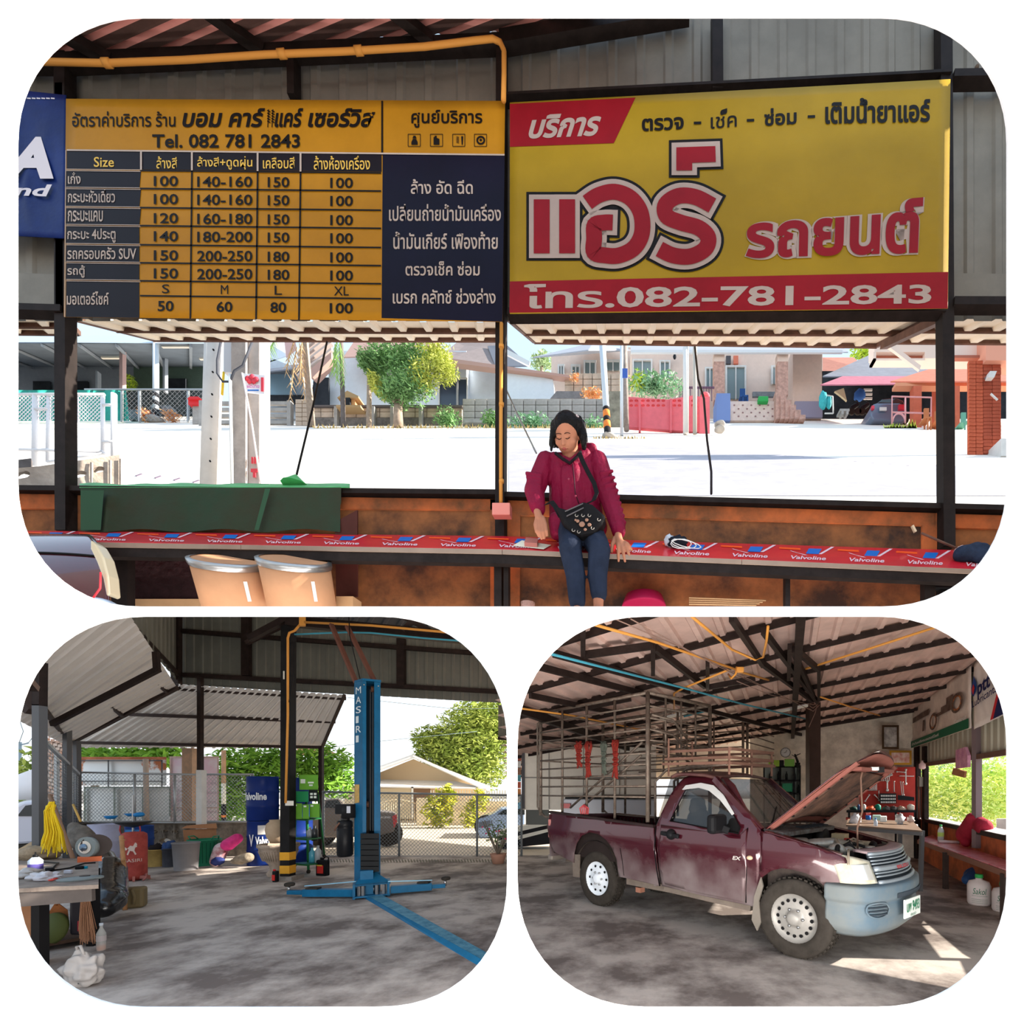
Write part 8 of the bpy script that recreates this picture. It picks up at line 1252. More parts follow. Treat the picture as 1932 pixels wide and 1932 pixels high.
t = thing('second_pickup', 'white pickup behind the cage with a red tail lamp', 'pickup', P(1130, 1530, 10)); b = MB(); b.pp([(1058, 1512), (1066, 1506), (1236, 1508), (1240, 1600), (1062, 1600)], 10.2, .5); b.obj('tailgate', mat('silver_tailgate', (190, 192, 198), .35, .2), t, bevel=.03); b = MB(); [b.lathe([(.3, 0), (.3, .2)], (P(u, 0, 10.4).x, 10.4, .3), 16, Matrix.Rotation(PI/2, 4, 'Y')) for u in (1080, 1225)]; b.obj('wheel', RUBBER, t); W_(mat('lamp_red', (220, 70, 70)), t, 'tail_lamp', (1058, 1516, 1076, 1525, 10.1, .1)); W_(BLACK, t, 'top_strip', (1066, 1504, 1236, 1507, 10.15, .3))
MB.turned = False
# ================================================================ the maroon pickup
TO = V((-.057, 6.635, 0)); TA = -.772; TF = V((math.cos(TA), math.sin(TA), 0)); TR = V((math.sin(TA), -math.cos(TA), 0)); TW = .687
def T3(x, y, z): return TO+TF*x+TR*y+V((0, 0, z))
def SP(u, v, y=TW, lean=0):                     # the point of the truck's side surface seen at pixel (u,v): returns (x, y, z) in truck axes
    d = V(((u-PX)/F, 1, -(v-PY)/F)); C = V((0, 0, EYE)); yy = y
    for _ in range(6):
        t = (yy+TO.dot(TR)-C.dot(TR))/d.dot(TR); p = C+d*t-TO; z = p.z; yy = y-max(0, z-1.08)*lean
    return V((p.dot(TF), yy, p.z))
def TP(q): return T3(*q)
tk = thing('pickup_truck', 'dusty maroon single cab pickup with its hood open and a pipe cage on the bed', 'pickup', T3(1.3, 0, 0))
def paint_mat():
    m = mat('maroon_paint', (70, 18, 30), .25, .2, coat=.7); n = m.node_tree; b = n.nodes['Principled BSDF']; L = n.links
    g = n.nodes.new('ShaderNodeNewGeometry'); sp = n.nodes.new('ShaderNodeSeparateXYZ'); L.new(g.outputs['Position'], sp.inputs[0])
    nz = n.nodes.new('ShaderNodeTexNoise'); nz.inputs['Scale'].default_value = 3; nz.inputs['Detail'].default_value = 8; L.new(g.outputs['Position'], nz.inputs['Vector'])
    m1 = n.nodes.new('ShaderNodeMath'); m1.operation = 'MULTIPLY_ADD'; m1.inputs[1].default_value = -1.5; m1.inputs[2].default_value = 1.12; L.new(sp.outputs['Z'], m1.inputs[0])   # road dust lies low on the doors
    m2 = n.nodes.new('ShaderNodeMath'); m2.operation = 'MULTIPLY_ADD'; m2.inputs[1].default_value = 1.6; m2.inputs[2].default_value = -.62; L.new(nz.outputs['Fac'], m2.inputs[0])
    m3 = n.nodes.new('ShaderNodeMath'); m3.operation = 'ADD'; m3.use_clamp = True; L.new(m1.outputs[0], m3.inputs[0]); L.new(m2.outputs[0], m3.inputs[1])
    m4 = n.nodes.new('ShaderNodeMath'); m4.operation = 'MULTIPLY'; m4.inputs[1].default_value = .75; L.new(m3.outputs[0], m4.inputs[0])
    mx = n.nodes.new('ShaderNodeMix'); mx.data_type = 'RGBA'; mx.inputs[6].default_value = (*lin((70, 18, 30)), 1); mx.inputs[7].default_value = (*lin((150, 140, 138)), 1); L.new(m4.outputs[0], mx.inputs[0]); L.new(mx.outputs[2], b.inputs['Base Color'])
    rr = n.nodes.new('ShaderNodeMath'); rr.operation = 'MULTIPLY_ADD'; rr.inputs[1].default_value = .6; rr.inputs[2].default_value = .22; L.new(m4.outputs[0], rr.inputs[0]); L.new(rr.outputs[0], b.inputs['Roughness'])
    cc = n.nodes.new('ShaderNodeMath'); cc.operation = 'MULTIPLY_ADD'; cc.inputs[1].default_value = -1.1; cc.inputs[2].default_value = .7; cc.use_clamp = True; L.new(m4.outputs[0], cc.inputs[0]); L.new(cc.outputs[0], b.inputs['Coat Weight'])
    return m
PM_ = paint_mat(); DUST = mat('dusty_underside', (120, 108, 98), .9, var=.2, vs=6); SEAM = mat('seam_black', (16, 12, 14), .6)
def bulge(x, z):                                 # side surface: full at the belt, tucking in low and high
    y = TW-.035*max(0, (.66-z)/.35)**2-.3*max(0, z-.92)**2+.006*math.cos(max(-PI, min(PI, (z-.88)*14)))
    return y
def side(name, outer, holes=(), m=PM_, par=tk, off=0, fn=None, step=.045, solid=.012):
    o = [SP(u, v) for u, v in outer]; hs = [[(SP(u, v).x, SP(u, v).z) for u, v in h] for h in holes]
    b = MB(); b.shape([(p.x, p.z) for p in o], hs, fn or (lambda x, z: T3(x, bulge(x, z)+off, z)), step, True); return b.obj(name, m, par, solid=solid)
bed_arch = [(1165, 1640), (1163, 1622), (1156, 1601), (1145, 1585), (1130, 1574), (1113, 1570), (1098, 1577), (1088, 1592), (1083, 1610), (1082, 1628)]
bed = side('bed_side', [(1036, 1533), (1060, 1536), (1100, 1542), (1160, 1551), (1233, 1561), (1237, 1600), (1243, 1672), (1205, 1663), (1166, 1654)]+bed_arch+[(1060, 1616), (1044, 1606), (1038, 1590), (1033, 1560)])
side('cab_side', [(1236, 1561), (1242, 1535), (1250, 1500), (1258, 1478), (1266, 1466), (1276, 1462), (1300, 1462), (1330, 1464), (1350, 1468), (1366, 1480), (1390, 1512), (1420, 1552), (1434, 1567), (1436, 1600), (1432, 1650), (1424, 1690), (1421, 1712), (1406, 1708), (1330, 1692), (1247, 1672)],
     [[(1262, 1549), (1268, 1520), (1276, 1491), (1300, 1484), (1330, 1490), (1356, 1512), (1380, 1540), (1395, 1562), (1393, 1573), (1330, 1563)]], fn=lambda x, z: T3(x, bulge(x, z)-max(0, z-1.1)*.16, z))
arch = [(1421, 1712), (1424, 1690), (1430, 1670), (1439, 1654), (1455, 1643), (1475, 1638), (1498, 1641), (1522, 1648), (1540, 1657), (1553, 1671)]
side('front_fender', [(1434, 1567), (1470, 1580), (1515, 1591), (1560, 1605), (1592, 1619), (1600, 1640), (1609, 1676), (1580, 1674)]+arch[::-1]+[(1432, 1650), (1436, 1600)], fn=lambda x, z: T3(x, bulge(x, z)-.7*max(0, x-2.9)**2, z))
def line_on(name, pts, r=.005, m=SEAM, par=tk, lean=.16): b = MB(); b.tube([T3(q.x, bulge(q.x, q.z)-max(0, q.z-1.1)*lean+.008, q.z) for q in (SP(u, v) for u, v in pts)], r, 5); return b.obj(name, m, par)
door = thing('door', None, None, (0, 0, 0)); bpy.data.objects.remove(door)
dr = side('door', [(1247, 1556), (1330, 1568), (1394, 1578), (1409, 1563), (1409, 1640), (1405, 1703), (1330, 1688), (1254, 1668), (1247, 1640), (1245, 1600)], fn=lambda x, z: T3(x, bulge(x, z)+.012, z))
line_on('door_gap', [(1409, 1562), (1409, 1640), (1406, 1704)]); line_on('cab_gap', [(1237, 1561), (1236, 1600), (1239, 1640), (1243, 1672)], .008); line_on('bed_panel_line', [(1171, 1600), (1175, 1630), (1176, 1652)], .004)
hp_ = [SP(u, v) for u, v in ((1252, 1571), (1285, 1578))]; b = MB(); b.bar(T3(hp_[0].x, .73, hp_[0].z), T3(hp_[1].x, .73, hp_[1].z), .03, .045); b.ball(T3((hp_[0].x+hp_[1].x)/2, .70, hp_[0].z-.01), (.06, .06, .06), 14, 10); b.obj('handle', mat('black_trim', (26, 26, 28), .45), dr, bevel=.008)
b = MB(); mp = SP(1365, 1557); c = T3(mp.x, .80, mp.z+.02); Mr = Matrix.Rotation(TA, 4, 'Z'); b.box(c, (.10, .24, .19), M=Mr); o = b.obj('side_mirror', mat('black_trim', ()), tk, bevel=.035); b = MB(); b.bar(T3(mp.x+.06, .70, mp.z-.05), T3(mp.x+.02, .76, mp.z-.02), .08, .07); b.obj('mirror_stalk', mat('black_trim', ()), o, bevel=.01)
b = MB(); b.add([T3(q.x, bulge(q.x, q.z)-max(0, q.z-1.1)*.16+.018, q.z) for q in (SP(u, v) for u, v in ((1271, 1490), (1275, 1482), (1302, 1477), (1328, 1482), (1352, 1500), (1380, 1535), (1376, 1538), (1348, 1510), (1322, 1492), (1300, 1486)))], [tuple(range(10))]); b.obj('window_visor', mat('white_visor', (214, 214, 212), .3), tk, solid=.012)
gp = [(1262, 1549), (1276, 1491), (1300, 1484), (1330, 1490), (1356, 1512), (1380, 1540), (1395, 1562), (1393, 1573)]; b = MB(); b.add([T3(q.x, bulge(q.x, q.z)-max(0, q.z-1.1)*.16-.012, q.z) for q in (SP(u, v) for u, v in gp)], [tuple(range(8))]); b.obj('side_window', mat('clear_dark_glass', (28, 30, 32), .05, alpha=.75, coat=.3), tk)
line_on('window_seal', gp+gp[:1], .007)
# cab: roof, rear wall, windscreen, interior
rl = [SP(u, v, .56) for u, v in ((1266, 1466), (1276, 1461), (1300, 1461), (1330, 1463), (1350, 1468))]
b = MB(); b.grid(lambda s, t: (lambda p: T3(p.x, p.y*(1-2*t), p.z+.035*math.sin(PI*t)))(rl[0].lerp(rl[1], s*4) if s < .25 else rl[1].lerp(rl[2], s*4-1) if s < .5 else rl[2].lerp(rl[3], s*4-2) if s < .75 else rl[3].lerp(rl[4], s*4-3)), 16, 14); b.obj('roof', mat('dusty_maroon_roof', (104, 70, 62), .5, c2=(78, 40, 42), var=.2, vs=4, coat=.2), tk, solid=.03)
rr_ = rl[0]; bb = SP(1238, 1560, .62); b = MB(); b.add([T3(rr_.x, -.56, rr_.z), T3(rr_.x, .56, rr_.z), T3(bb.x, .66, 1.02), T3(bb.x, -.66, 1.02)], [(0, 1, 2, 3)]); b.obj('rear_window', mat('clear_dark_glass', ()), tk); b = MB(); b.prism([T3(bb.x, .66, 1.05), T3(bb.x, -.66, 1.05), T3(bb.x, -.66, .4), T3(bb.x, .66, .4)], TF*.03); b.obj('cab_back', PM_, tk)
b = MB(); b.add([T3(rr_.x, -.56, rr_.z), T3(rl[4].x, -.56, rl[4].z), T3(2.38, -.63, 1.12), T3(bb.x, -.66, 1.08)], [(0, 1, 2, 3)]); b.obj('side_window', mat('clear_dark_glass', ()), tk); b = MB(); b.prism([T3(bb.x, -TW, 1.08), T3(2.4, -TW, 1.10), T3(2.4, -TW, .4), T3(bb.x, -TW, .4)], TR*.03); b.obj('door', PM_, tk)
wp = [SP(1350, 1469, .56), SP(1440, 1566, .60)]; b = MB(); b.grid(lambda s, t: (lambda p: T3(p.x+.10*math.sin(PI*t), p.y*(1-2*t), p.z))(wp[0].lerp(wp[1], s)), 8, 12); b.obj('windscreen', mat('windscreen_glass', (96, 100, 96), .04, alpha=.5, coat=.8), tk)
for sg in (1, -1): b = MB(); b.bar(T3(wp[0].x, .57*sg, wp[0].z), T3(wp[1].x, .63*sg, wp[1].z), .05, .06); b.obj('pillar', PM_, tk)
b = MB(); [b.tube([T3(wp[1].x+.03, .5-k*.5, wp[1].z+.02), T3(wp[0].x+.45, .1-k*.45, 1.32)], .008, 5) for k in (0, 1)]; b.obj('wiper', BLACK, tk)
for sg in (1, -1):
    b = MB(); b.cap(T3(1.45, .3*sg, .75), T3(1.38, .3*sg, 1.15), .17, .15); b.cap(T3(1.5, .3*sg, .75), T3(1.85, .3*sg, .75), .15, .13); b.skin('seat', mat('grey_seat', (150, 140, 128), .8, var=.1), .03, 3, parent=tk); b = MB(); b.cap(T3(1.36, .36*sg, 1.28), T3(1.36, .24*sg, 1.28), .07, .07); b.cap(T3(1.36, .36*sg, 1.36), T3(1.36, .24*sg, 1.36), .055, .055); b.skin('headrest', mat('grey_seat', ()), .02, 2, parent=tk)
b = MB(); b.prism([T3(2.1, -.62, 1.06), T3(2.45, -.62, 1.06), T3(2.45, .62, 1.06), T3(2.1, .62, 1.06)], (0, 0, -.12)); b.obj('dashboard', mat('dash_black', (30, 30, 32), .6), tk, bevel=.03); b = MB(); c = T3(2.02, -.3, 1.06); b.tube([c+(TR*math.cos(a)*.17+(TF*.35+V((0, 0, .94)))*math.sin(a)*.17) for a in [2*PI*k/20 for k in range(21)]], .014, 6); b.obj('steering_wheel', mat('dash_black', ()), tk)
# bed
b = MB(); x0 = SP(1036, 1533).x; x1 = SP(1233, 1561).x
b.prism([T3(x0, -TW, 1.12), T3(x1, -TW, 1.06), T3(x1, -TW, .55), T3(x0, -TW, .55)], TR*.04); b.obj('bed_side', PM_, tk); b = MB(); b.prism([T3(x0, -TW, 1.12), T3(x0, TW, 1.15), T3(x0, TW-.01, .55), T3(x0, -TW, .55)], TF*.04); b.obj('tailgate', PM_, tk)
b = MB(); b.add([T3(x0+.03, -TW+.04, .62), T3(x1, -TW+.04, .62), T3(x1, TW-.05, .62), T3(x0+.03, TW-.05, .62)], [(0, 1, 2, 3)]); b.add([T3(x0, TW-.05, 1.14), T3(x1, TW-.05, 1.05), T3(x1, TW-.05, .6), T3(x0, TW-.05, .6)], [(0, 1, 2, 3)]); [b.bar(T3(x0+.1+k*.085, -TW+.05, .65), T3(x0+.1+k*.085, -TW+.05, 1.05), .03) for k in range(22)]; b.obj('bed_liner', mat('bed_liner', (44, 36, 34), .8, var=.2), tk)
b = MB(); b.bar(T3(x0, TW-.02, SP(1036, 1533).z+.01), T3(x1, TW-.02, SP(1233, 1561).z+.01), .06, .03); b.obj('bed_rail', mat('dark_bed_rail', (48, 36, 36), .6, var=.2), tk)
b = MB(); q0, q1 = SP(1033, 1545), SP(1036, 1580); b.box(T3(x0+.01, TW-.04, (q0.z+q1.z)/2), (.06, .09, .26), M=Mr); b.obj('tail_light', mat('tail_light_pink', (206, 130, 124), .25, coat=.5), tk, bevel=.01); b = MB(); b.bar(T3(x0-.06, TW-.05, .52), T3(x0-.06, -TW, .52), .10, .08); b.obj('rear_bumper', mat('bumper_dusty', (150, 140, 130), .5, .3), tk, bevel=.02)
# wheels
def wheel(x, y, r, w, rim, holes, rz, name='wheel'):
    M_ = Matrix.Rotation(TA, 4, 'Z') @ Matrix.Rotation(PI/2, 4, 'X')       # local z points to the visible side
    c = T3(x, y, r); b = MB(); b.lathe([(r*.60, -w), (r*.93, -w), (r, -w+.03), (r, -.03), (r*.975, -.008), (r*.90, 0), (r*.72, .004), (r*.62, -.01), (r*.60, -.03)], c, 48, M_, cap=False); wt = b.obj('tyre' if 0 else name, RUBBER, tk)
    b = MB()
    for k in range(44):
        a = 2*PI*k/44
        for zz in (-.04, -w*.5, -w+.04): b.box(c+M_ @ V((r*math.cos(a), r*math.sin(a), zz)), (.028, .03, .012), M=M_ @ Matrix.Rotation(a+PI/2, 4, 'Z'))
    b.obj('tread', RUBBER, wt, kind='stuff')
    b = MB(); R0 = r*.62; b.lathe([(R0, -.01), (R0*.96, -.03), (R0*.88, -.035), (R0*.80, -.05), (R0*.62, -.02), (R0*.45, -.03), (R0*.30, -.015), (R0*.28, .01), (R0*.18, .025), (.001, .025)], c, 40, M_, cap=False); rm = b.obj('rim', rim, wt)
    b = MB()
    for k in range(holes): a = 2*PI*k/holes; b.lathe([(R0*.075, 0), (R0*.075, .006)], c+M_ @ V((R0*.73*math.cos(a), R0*.73*math.sin(a), -.031)), 10, M_)
    b.obj('vent_holes', BLACK, wt, kind='stuff'); b = MB()
    for k in range(6): a = 2*PI*k/6; b.lathe([(R0*.06, 0), (R0*.06, .02), (.001, .024)], c+M_ @ V((R0*.38*math.cos(a), R0*.38*math.sin(a), -.025)), 8, M_)
    b.obj('lug_nuts', CHROME, wt, kind='stuff'); return wt
AL = mat('grey_steel_wheel', (160, 156, 150), .45, .3, var=.1, vs=8); WWH = mat('white_steel_wheel', (226, 232, 238), .4)
wheel(0.0, .655, .352, .21, WWH, 10, 0); wheel(2.71, .70, .352, .2, AL, 16, 0); wheel(0.0, -.47, .352, .2, WWH, 10, 0); wheel(2.71, -.48, .352, .2, AL, 16, 0)
for x, rr in ((0, .42), (2.70, .44)): b = MB(); b.grid(lambda s, t: T3(x+rr*math.cos(PI*s), TW-.02-.32*t, .42+rr*math.sin(PI*s)), 20, 2); b.grid(lambda s, t: T3(x+rr*math.cos(PI*s)*(1-t), TW-.34, .42+rr*math.sin(PI*s)*(1-t)), 20, 2); b.obj('wheel_housing', mat('dusty_black', (72, 64, 58), .9, var=.2), tk)
b = MB(); b.shape([(SP(u, v, .70).x, SP(u, v, .70).z) for u, v in ((1436, 1655), (1424, 1690), (1419, 1735), (1429, 1756), (1436, 1740), (1432, 1700), (1440, 1672))], [], lambda x, z: T3(x, .70, z)); b.obj('mud_flap', mat('pale_mud_flap', (130, 122, 112), .7, var=.15), tk, solid=.02); b = MB(); b.shape([(SP(u, v, .66).x, SP(u, v, .66).z) for u, v in ((1081, 1612), (1094, 1612), (1093, 1655), (1082, 1654))], [], lambda x, z: T3(x, .66, z)); b.obj('mud_flap', DUST, tk, solid=.02)
b = MB(); b.prism([T3(.5, .6, .42), T3(2.25, .6, .42), T3(2.25, -.6, .42), T3(.5, -.6, .42)], (0, 0, -.08)); b.bar(T3(-1.0, .35, .5), T3(3.2, .35, .45), .06, .12); b.bar(T3(-1.0, -.35, .5), T3(3.2, -.35, .45), .06, .12); b.bar(T3(0, .5, .35), T3(0, -.5, .35), .09, .09); b.obj('chassis', DUST, tk); b = MB(); b.prism([T3(1.15, TW-.05, .44), T3(2.25, TW-.05, .41), T3(2.25, TW-.03, .33), T3(1.15, TW-.03, .36)], -TR*.1); b.obj('sill', DUST, tk)
q0 = SP(1208, 1672, .5); b = MB(); b.box(T3(q0.x, .5, .28), (.08, .08, .06), M=Mr); b.obj('mounting_bolt', mat('rust_orange', (160, 110, 90), .8), tk)
b = MB(); lp = SP(1387, 1617); vs, fs = text2d('EX', .03, .2); X1 = max(v[0] for v in vs); e0, e1 = SP(1384, 1617), SP(1401, 1612); b.add([T3(e0.x+(v[0]/X1)*(e1.x-e0.x), bulge(0, e0.z)+.022, e0.z-.02+v[1]*.05) for v in vs], fs); b.obj('badge_lettering', mat('badge_silver', (220, 214, 206), .3, .3), tk); b = MB(); q0 = SP(1416, 1618); b.ball(T3(q0.x, TW+.012, q0.z), (.032, .032, .022), 12, 8); b.obj('side_marker', mat('amber_pale', (226, 196, 160), .3), tk)
# front: lamps, grille, bumper (plan curve of the nose)
def plan(t):                                     # t 0 near side .. 1 far side -> (x, y)
    K = [(3.00, TW), (3.16, TW-.005), (3.30, TW-.08), (3.39, .42), (3.44, .2), (3.455, 0), (3.44, -.2), (3.39, -.42), (3.30, -TW+.08), (3.16, -TW+.005), (3.00, -TW)]
    f = t*(len(K)-1); i = min(int(f), len(K)-2); f -= i; g = lambda k: V(K[max(0, min(len(K)-1, k))]); p0, p1, p2, p3 = g(i-1), g(i), g(i+1), g(i+2)
    return .5*((2*p1)+(p2-p0)*f+(2*p0-5*p1+4*p2-p3)*f*f+(3*p1-3*p2+p3-p0)*f**3)
BG_ = mat('faded_blue_grey_plastic', (86, 108, 124), .6, c2=(116, 122, 122), var=.15, vs=2.2)
def bump_pt(s, q_):
    p = plan(s); prof = [(0, -.05, .72), (.15, .03, .70), (.38, .035, .60), (.5, .0, .56), (.7, .015, .46), (.88, .0, .36), (1, -.08, .28)]
    for (a, o0, z0), (c, o1, z1) in zip(prof, prof[1:]):
        if q_ <= c+1e-9: k = (q_-a)/(c-a); o = o0+(o1-o0)*k; z = z0+(z1-z0)*k; break
    n_ = (plan(min(1, s+.01))-plan(max(0, s-.01))).normalized(); nn = V((-n_.y, n_.x)) if -n_.y > 0 or True else n_
    if nn.dot(p-V((2.6, 0))) < 0: nn = -nn
    return T3(p.x+nn.x*o, p.y+nn.y*o, z+.0)
b = MB(); b.grid(bump_pt, 60, 26); bp_ = b.obj('front_bumper', BG_, tk, solid=.012)
for a, c, z0, z1 in ((.22, .32, .60, .53), ):
    pass
def onb(s, q_, o=.01): p = plan(s); c = bump_pt(s, q_); d = (c-T3(p.x-.5, p.y*.6, c.z)); d.z = 0; return c+d.normalized()*(o+.008)
for k in range(4): b = MB(); b.tube([onb(.20+.09*j/8, .50+k*.055, .012) for j in range(9)], .006, 5); b.obj('vent_slat', mat('vent_dark', (62, 70, 78), .7), bp_)
b = MB(); b.tube([onb(.19+.115*math.cos(a)*.5+.055, .585+.13*math.sin(a), .012) for a in [2*PI*k/24 for k in range(25)]], .008, 5); b.obj('vent_surround', BG_, bp_)
b = MB(); b.grid(lambda s, t: onb(.34+.33*s, .30+.10*t, .006), 16, 2); b.obj('lower_intake', mat('vent_dark', ()), bp_)
pl0 = [T3(3.50, .335, .585), T3(3.535, .02, .585), T3(3.535, .02, .43), T3(3.50, .335, .43)]; b = MB(); b.prism(pl0, TF*.012); pt = b.obj('number_plate', mat('plate_white', (226, 232, 226), .4), tk)
b = MB(); o_ = TF*.016; vs, fs = text2d('บพ 9493', .02); X1 = max(v[0] for v in vs); Y1 = max(v[1] for v in vs); b.add([pl0[0].lerp(pl0[1], .08+v[0]/X1*.84)+o_+V((0, 0, -.105+v[1]/Y1*.085)) for v in vs], fs); vs, fs = text2d('ชัยภูมิ', .0); X1 = max(v[0] for v in vs); b.add([pl0[0].lerp(pl0[1], .32+v[0]/X1*.36)+o_+V((0, 0, -.145+v[1]*.03)) for v in vs], fs); b.obj('green_plate_text', mat('plate_green', (34, 120, 84), .4), pt)
def nose(s, z, back=0): p = plan(s); k = (z-.72)/.25; return T3(p.x-.015-back-k*.10, p.y*(1-.03*k), z)
HL = mat('yellowed_lamp_glass', (214, 214, 200), .12, c2=(190, 182, 156), var=.15, vs=5, coat=.9)
for a, c in ((.085, .265), (.735, .915)):
    b = MB(); b.grid(lambda s, t: nose(a+(c-a)*(s if a < .5 else s), .725+.235*t*(1-.25*(s if a < .5 else 1-s)**2), -.02*math.sin(PI*s)*math.sin(PI*t)), 12, 8); hl = b.obj('headlamp', HL, tk, solid=.01)
    b = MB(); b.grid(lambda s, t: nose(a+(c-a)*(.35+.5*s), .76+.12*t, -.034), 6, 4); b.obj('lamp_bowl', mat('lamp_chrome', (236, 238, 238), .15, .7), hl)
GRC = mat('silver_grille', (150, 160, 168), .35, .4)
b = MB(); b.grid(lambda s, t: nose(.28+.44*s, .72+.24*t, .03), 16, 4); b.obj('grille_back', mat('vent_dark', ()), tk)
for z, r in ((.73, .018), (.775, .008), (.80, .008), (.835, .026), (.875, .008), (.90, .008), (.93, .008), (.955, .016)): b = MB(); b.tube([nose(.27+.46*k/14, z, -.004) for k in range(15)], r, 6); b.obj('grille_bar', GRC, tk)
b = MB(); vs, fs = text2d('ISUZU', .03); X1 = max(v[0] for v in vs); b.add([nose(.55-.0+(-.10+v[0]/X1*.14)*1.0-.05, .822+v[1]*.035, -.034) for v in vs], fs); b.obj('badge_lettering', mat('badge_red', (190, 60, 66), .4), tk)
b = MB(); b.grid(lambda s, t: (lambda p: T3(p.x-.10-.12*t, p.y*.93, .965+.012*t))(plan(.26+.48*s)), 16, 3); b.obj('slam_panel', mat('pink_grey_slam', (156, 136, 138), .5, var=.1), tk, solid=.02)
# far fender, bonnet surround, engine bay
b = MB(); b.add([T3(2.42, -TW, 1.10), T3(2.8, -TW, 1.03), T3(3.18, -TW+.02, .95), T3(3.2, -TW+.02, .7), T3(2.42, -TW, .6)], [(0, 1, 2, 3, 4)]); b.add([T3(2.42, -TW+.1, 1.105), T3(2.42, -TW, 1.10), T3(2.8, -TW, 1.035), T3(3.18, -TW+.02, .955), T3(3.16, -TW+.12, .955), T3(2.8, -TW+.1, 1.03)], [(0, 1, 2, 3, 4, 5)]); b.obj('front_fender', PM_, tk, solid=.01)
b = MB(); b.add([T3(2.42, TW-.1, 1.115), T3(2.42, TW-.01, 1.11), T3(2.8, TW-.005, 1.03), T3(3.12, TW-.03, .955), T3(3.10, TW-.12, .955), T3(2.8, TW-.1, 1.025)], [(0, 1, 2, 3, 4, 5)]); b.obj('fender_lip', PM_, tk, solid=.01)
b = MB(); b.add([T3(2.40, -TW+.1, 1.0), T3(3.2, -TW+.12, .9), T3(3.2, -TW+.12, .55), T3(2.4, -TW+.1, .55)], [(0, 1, 2, 3)]); b.add([T3(2.40, TW-.1, 1.05), T3(3.2, TW-.12, .9), T3(3.2, TW-.12, .55), T3(2.4, TW-.1, .55)], [(0, 1, 2, 3)]); b.add([T3(2.4, -TW+.1, 1.0), T3(2.4, TW-.1, 1.0), T3(2.4, TW-.1, .5), T3(2.4, -TW+.1, .5)], [(0, 1, 2, 3)]); b.add([T3(2.4, -TW+.1, .56), T3(3.3, -TW+.12, .56), T3(3.3, TW-.12, .56), T3(2.4, TW-.1, .56)], [(0, 1, 2, 3)]); b.obj('engine_bay', mat('grimy_bay', (84, 74, 68), .8, c2=(50, 44, 42), var=.3, vs=9), tk)
b = MB(); b.prism([T3(2.38, -.64, 1.12), T3(2.56, -.6, 1.10), T3(2.56, .58, 1.10), T3(2.38, .62, 1.13)], (0, 0, -.04)); b.obj('cowl_panel', mat('dusty_cowl', (120, 122, 122), .7, c2=(86, 72, 64), var=.3, vs=12), tk); b = MB(); [b.bar(T3(2.44, -.5+k*.045, 1.125), T3(2.53, -.5+k*.045, 1.115), .012) for k in range(14)]; b.obj('cowl_grille', mat('cowl_dark', (60, 66, 72), .6), tk, kind='stuff')
EG = mat('dusty_engine', (172, 158, 140), .6, c2=(110, 98, 86), var=.3, vs=14); EA = mat('cast_alloy', (176, 172, 164), .35, .5, var=.2, vs=12); EB = mat('engine_black', (40, 38, 38), .5, var=.2, vs=12)
def ep(nm, m, fn): b = MB(); fn(b); return b.obj(nm, m, tk)
ep('engine_block', EG, lambda b: (b.box(T3(2.78, .0, .76), (.5, .34, .30), M=Mr),)); ep('rocker_cover', EA, lambda b: b.cap(T3(2.62, .03, .92), T3(2.95, .03, .90), .09, .08)); ep('intake_pipe', EA, lambda b: b.tube([T3(2.60, .30, .96), T3(2.75, .34, .99), T3(2.88, .24, 1.0), T3(2.98, .1, .97)], [.05, .055, .055, .045], 12)); ep('air_filter', EA, lambda b: b.lathe([(.09, 0), (.10, .03), (.10, .10), (.06, .14)], T3(2.62, .36, .90), 20)); ep('turbo_housing', EA, lambda b: (b.lathe([(.04, -.03), (.085, -.02), (.085, .03), (.04, .04)], T3(2.95, .33, .93), 20, face(T3(2.95, .33, .9))), b.tube([T3(2.95, .33, .93), T3(3.02, .25, .95), T3(3.05, .1, .93)], .04, 10)))
ep('battery', mat('battery_case', (186, 172, 150), .6), lambda b: b.box(T3(2.85, -.40, .88), (.24, .2, .18), M=Mr)); ep('battery_cap', mat('battery_red', (180, 70, 60), .5), lambda b: b.box(T3(2.80, -.34, .985), (.06, .05, .03), M=Mr)); ep('coolant_tank', mat('milky_tank', (206, 186, 150), .5), lambda b: b.box(T3(2.66, -.5, .95), (.14, .12, .16), M=Mr)); ep('radiator_shroud', EB, lambda b: b.box(T3(3.12, 0, .86), (.06, .95, .2), M=Mr))
ep('brake_servo', EB, lambda b: b.lathe([(.10, -.05), (.12, 0), (.10, .05)], T3(2.52, -.36, .98), 20, Matrix.Rotation(TA, 4, 'Z') @ Matrix.Rotation(PI/2, 4, 'Y'))); ep('coolant_cap', EA, lambda b: b.lathe([(.04, 0), (.04, .02)], T3(3.16, .1, .965), 14)); q = random.Random(9)
for k in range(14):
    x, y = q.uniform(2.55, 3.1), q.uniform(-.5, .45); a = T3(x, y, .93+q.random()*.05); c = T3(x+q.uniform(-.2, .2), y+q.uniform(-.25, .25), .93+q.random()*.05); m_ = (a+c)/2+V((0, 0, q.uniform(.02, .07))); ep('hose', EB if k % 3 else EG, lambda b: b.tube([a-V((0, 0, .06)), a, m_, c, c-V((0, 0, .06))], q.choice((.010, .016, .022)), 8))
for k in range(10): c = T3(q.uniform(2.55, 3.1), q.uniform(-.5, .5), .90+q.random()*.04); ep('engine_part', (EG, EA, EB)[k % 3], lambda b: b.box(c, (q.uniform(.05, .12), q.uniform(.04, .1), q.uniform(.04, .08)), q.uniform(0, 3)))
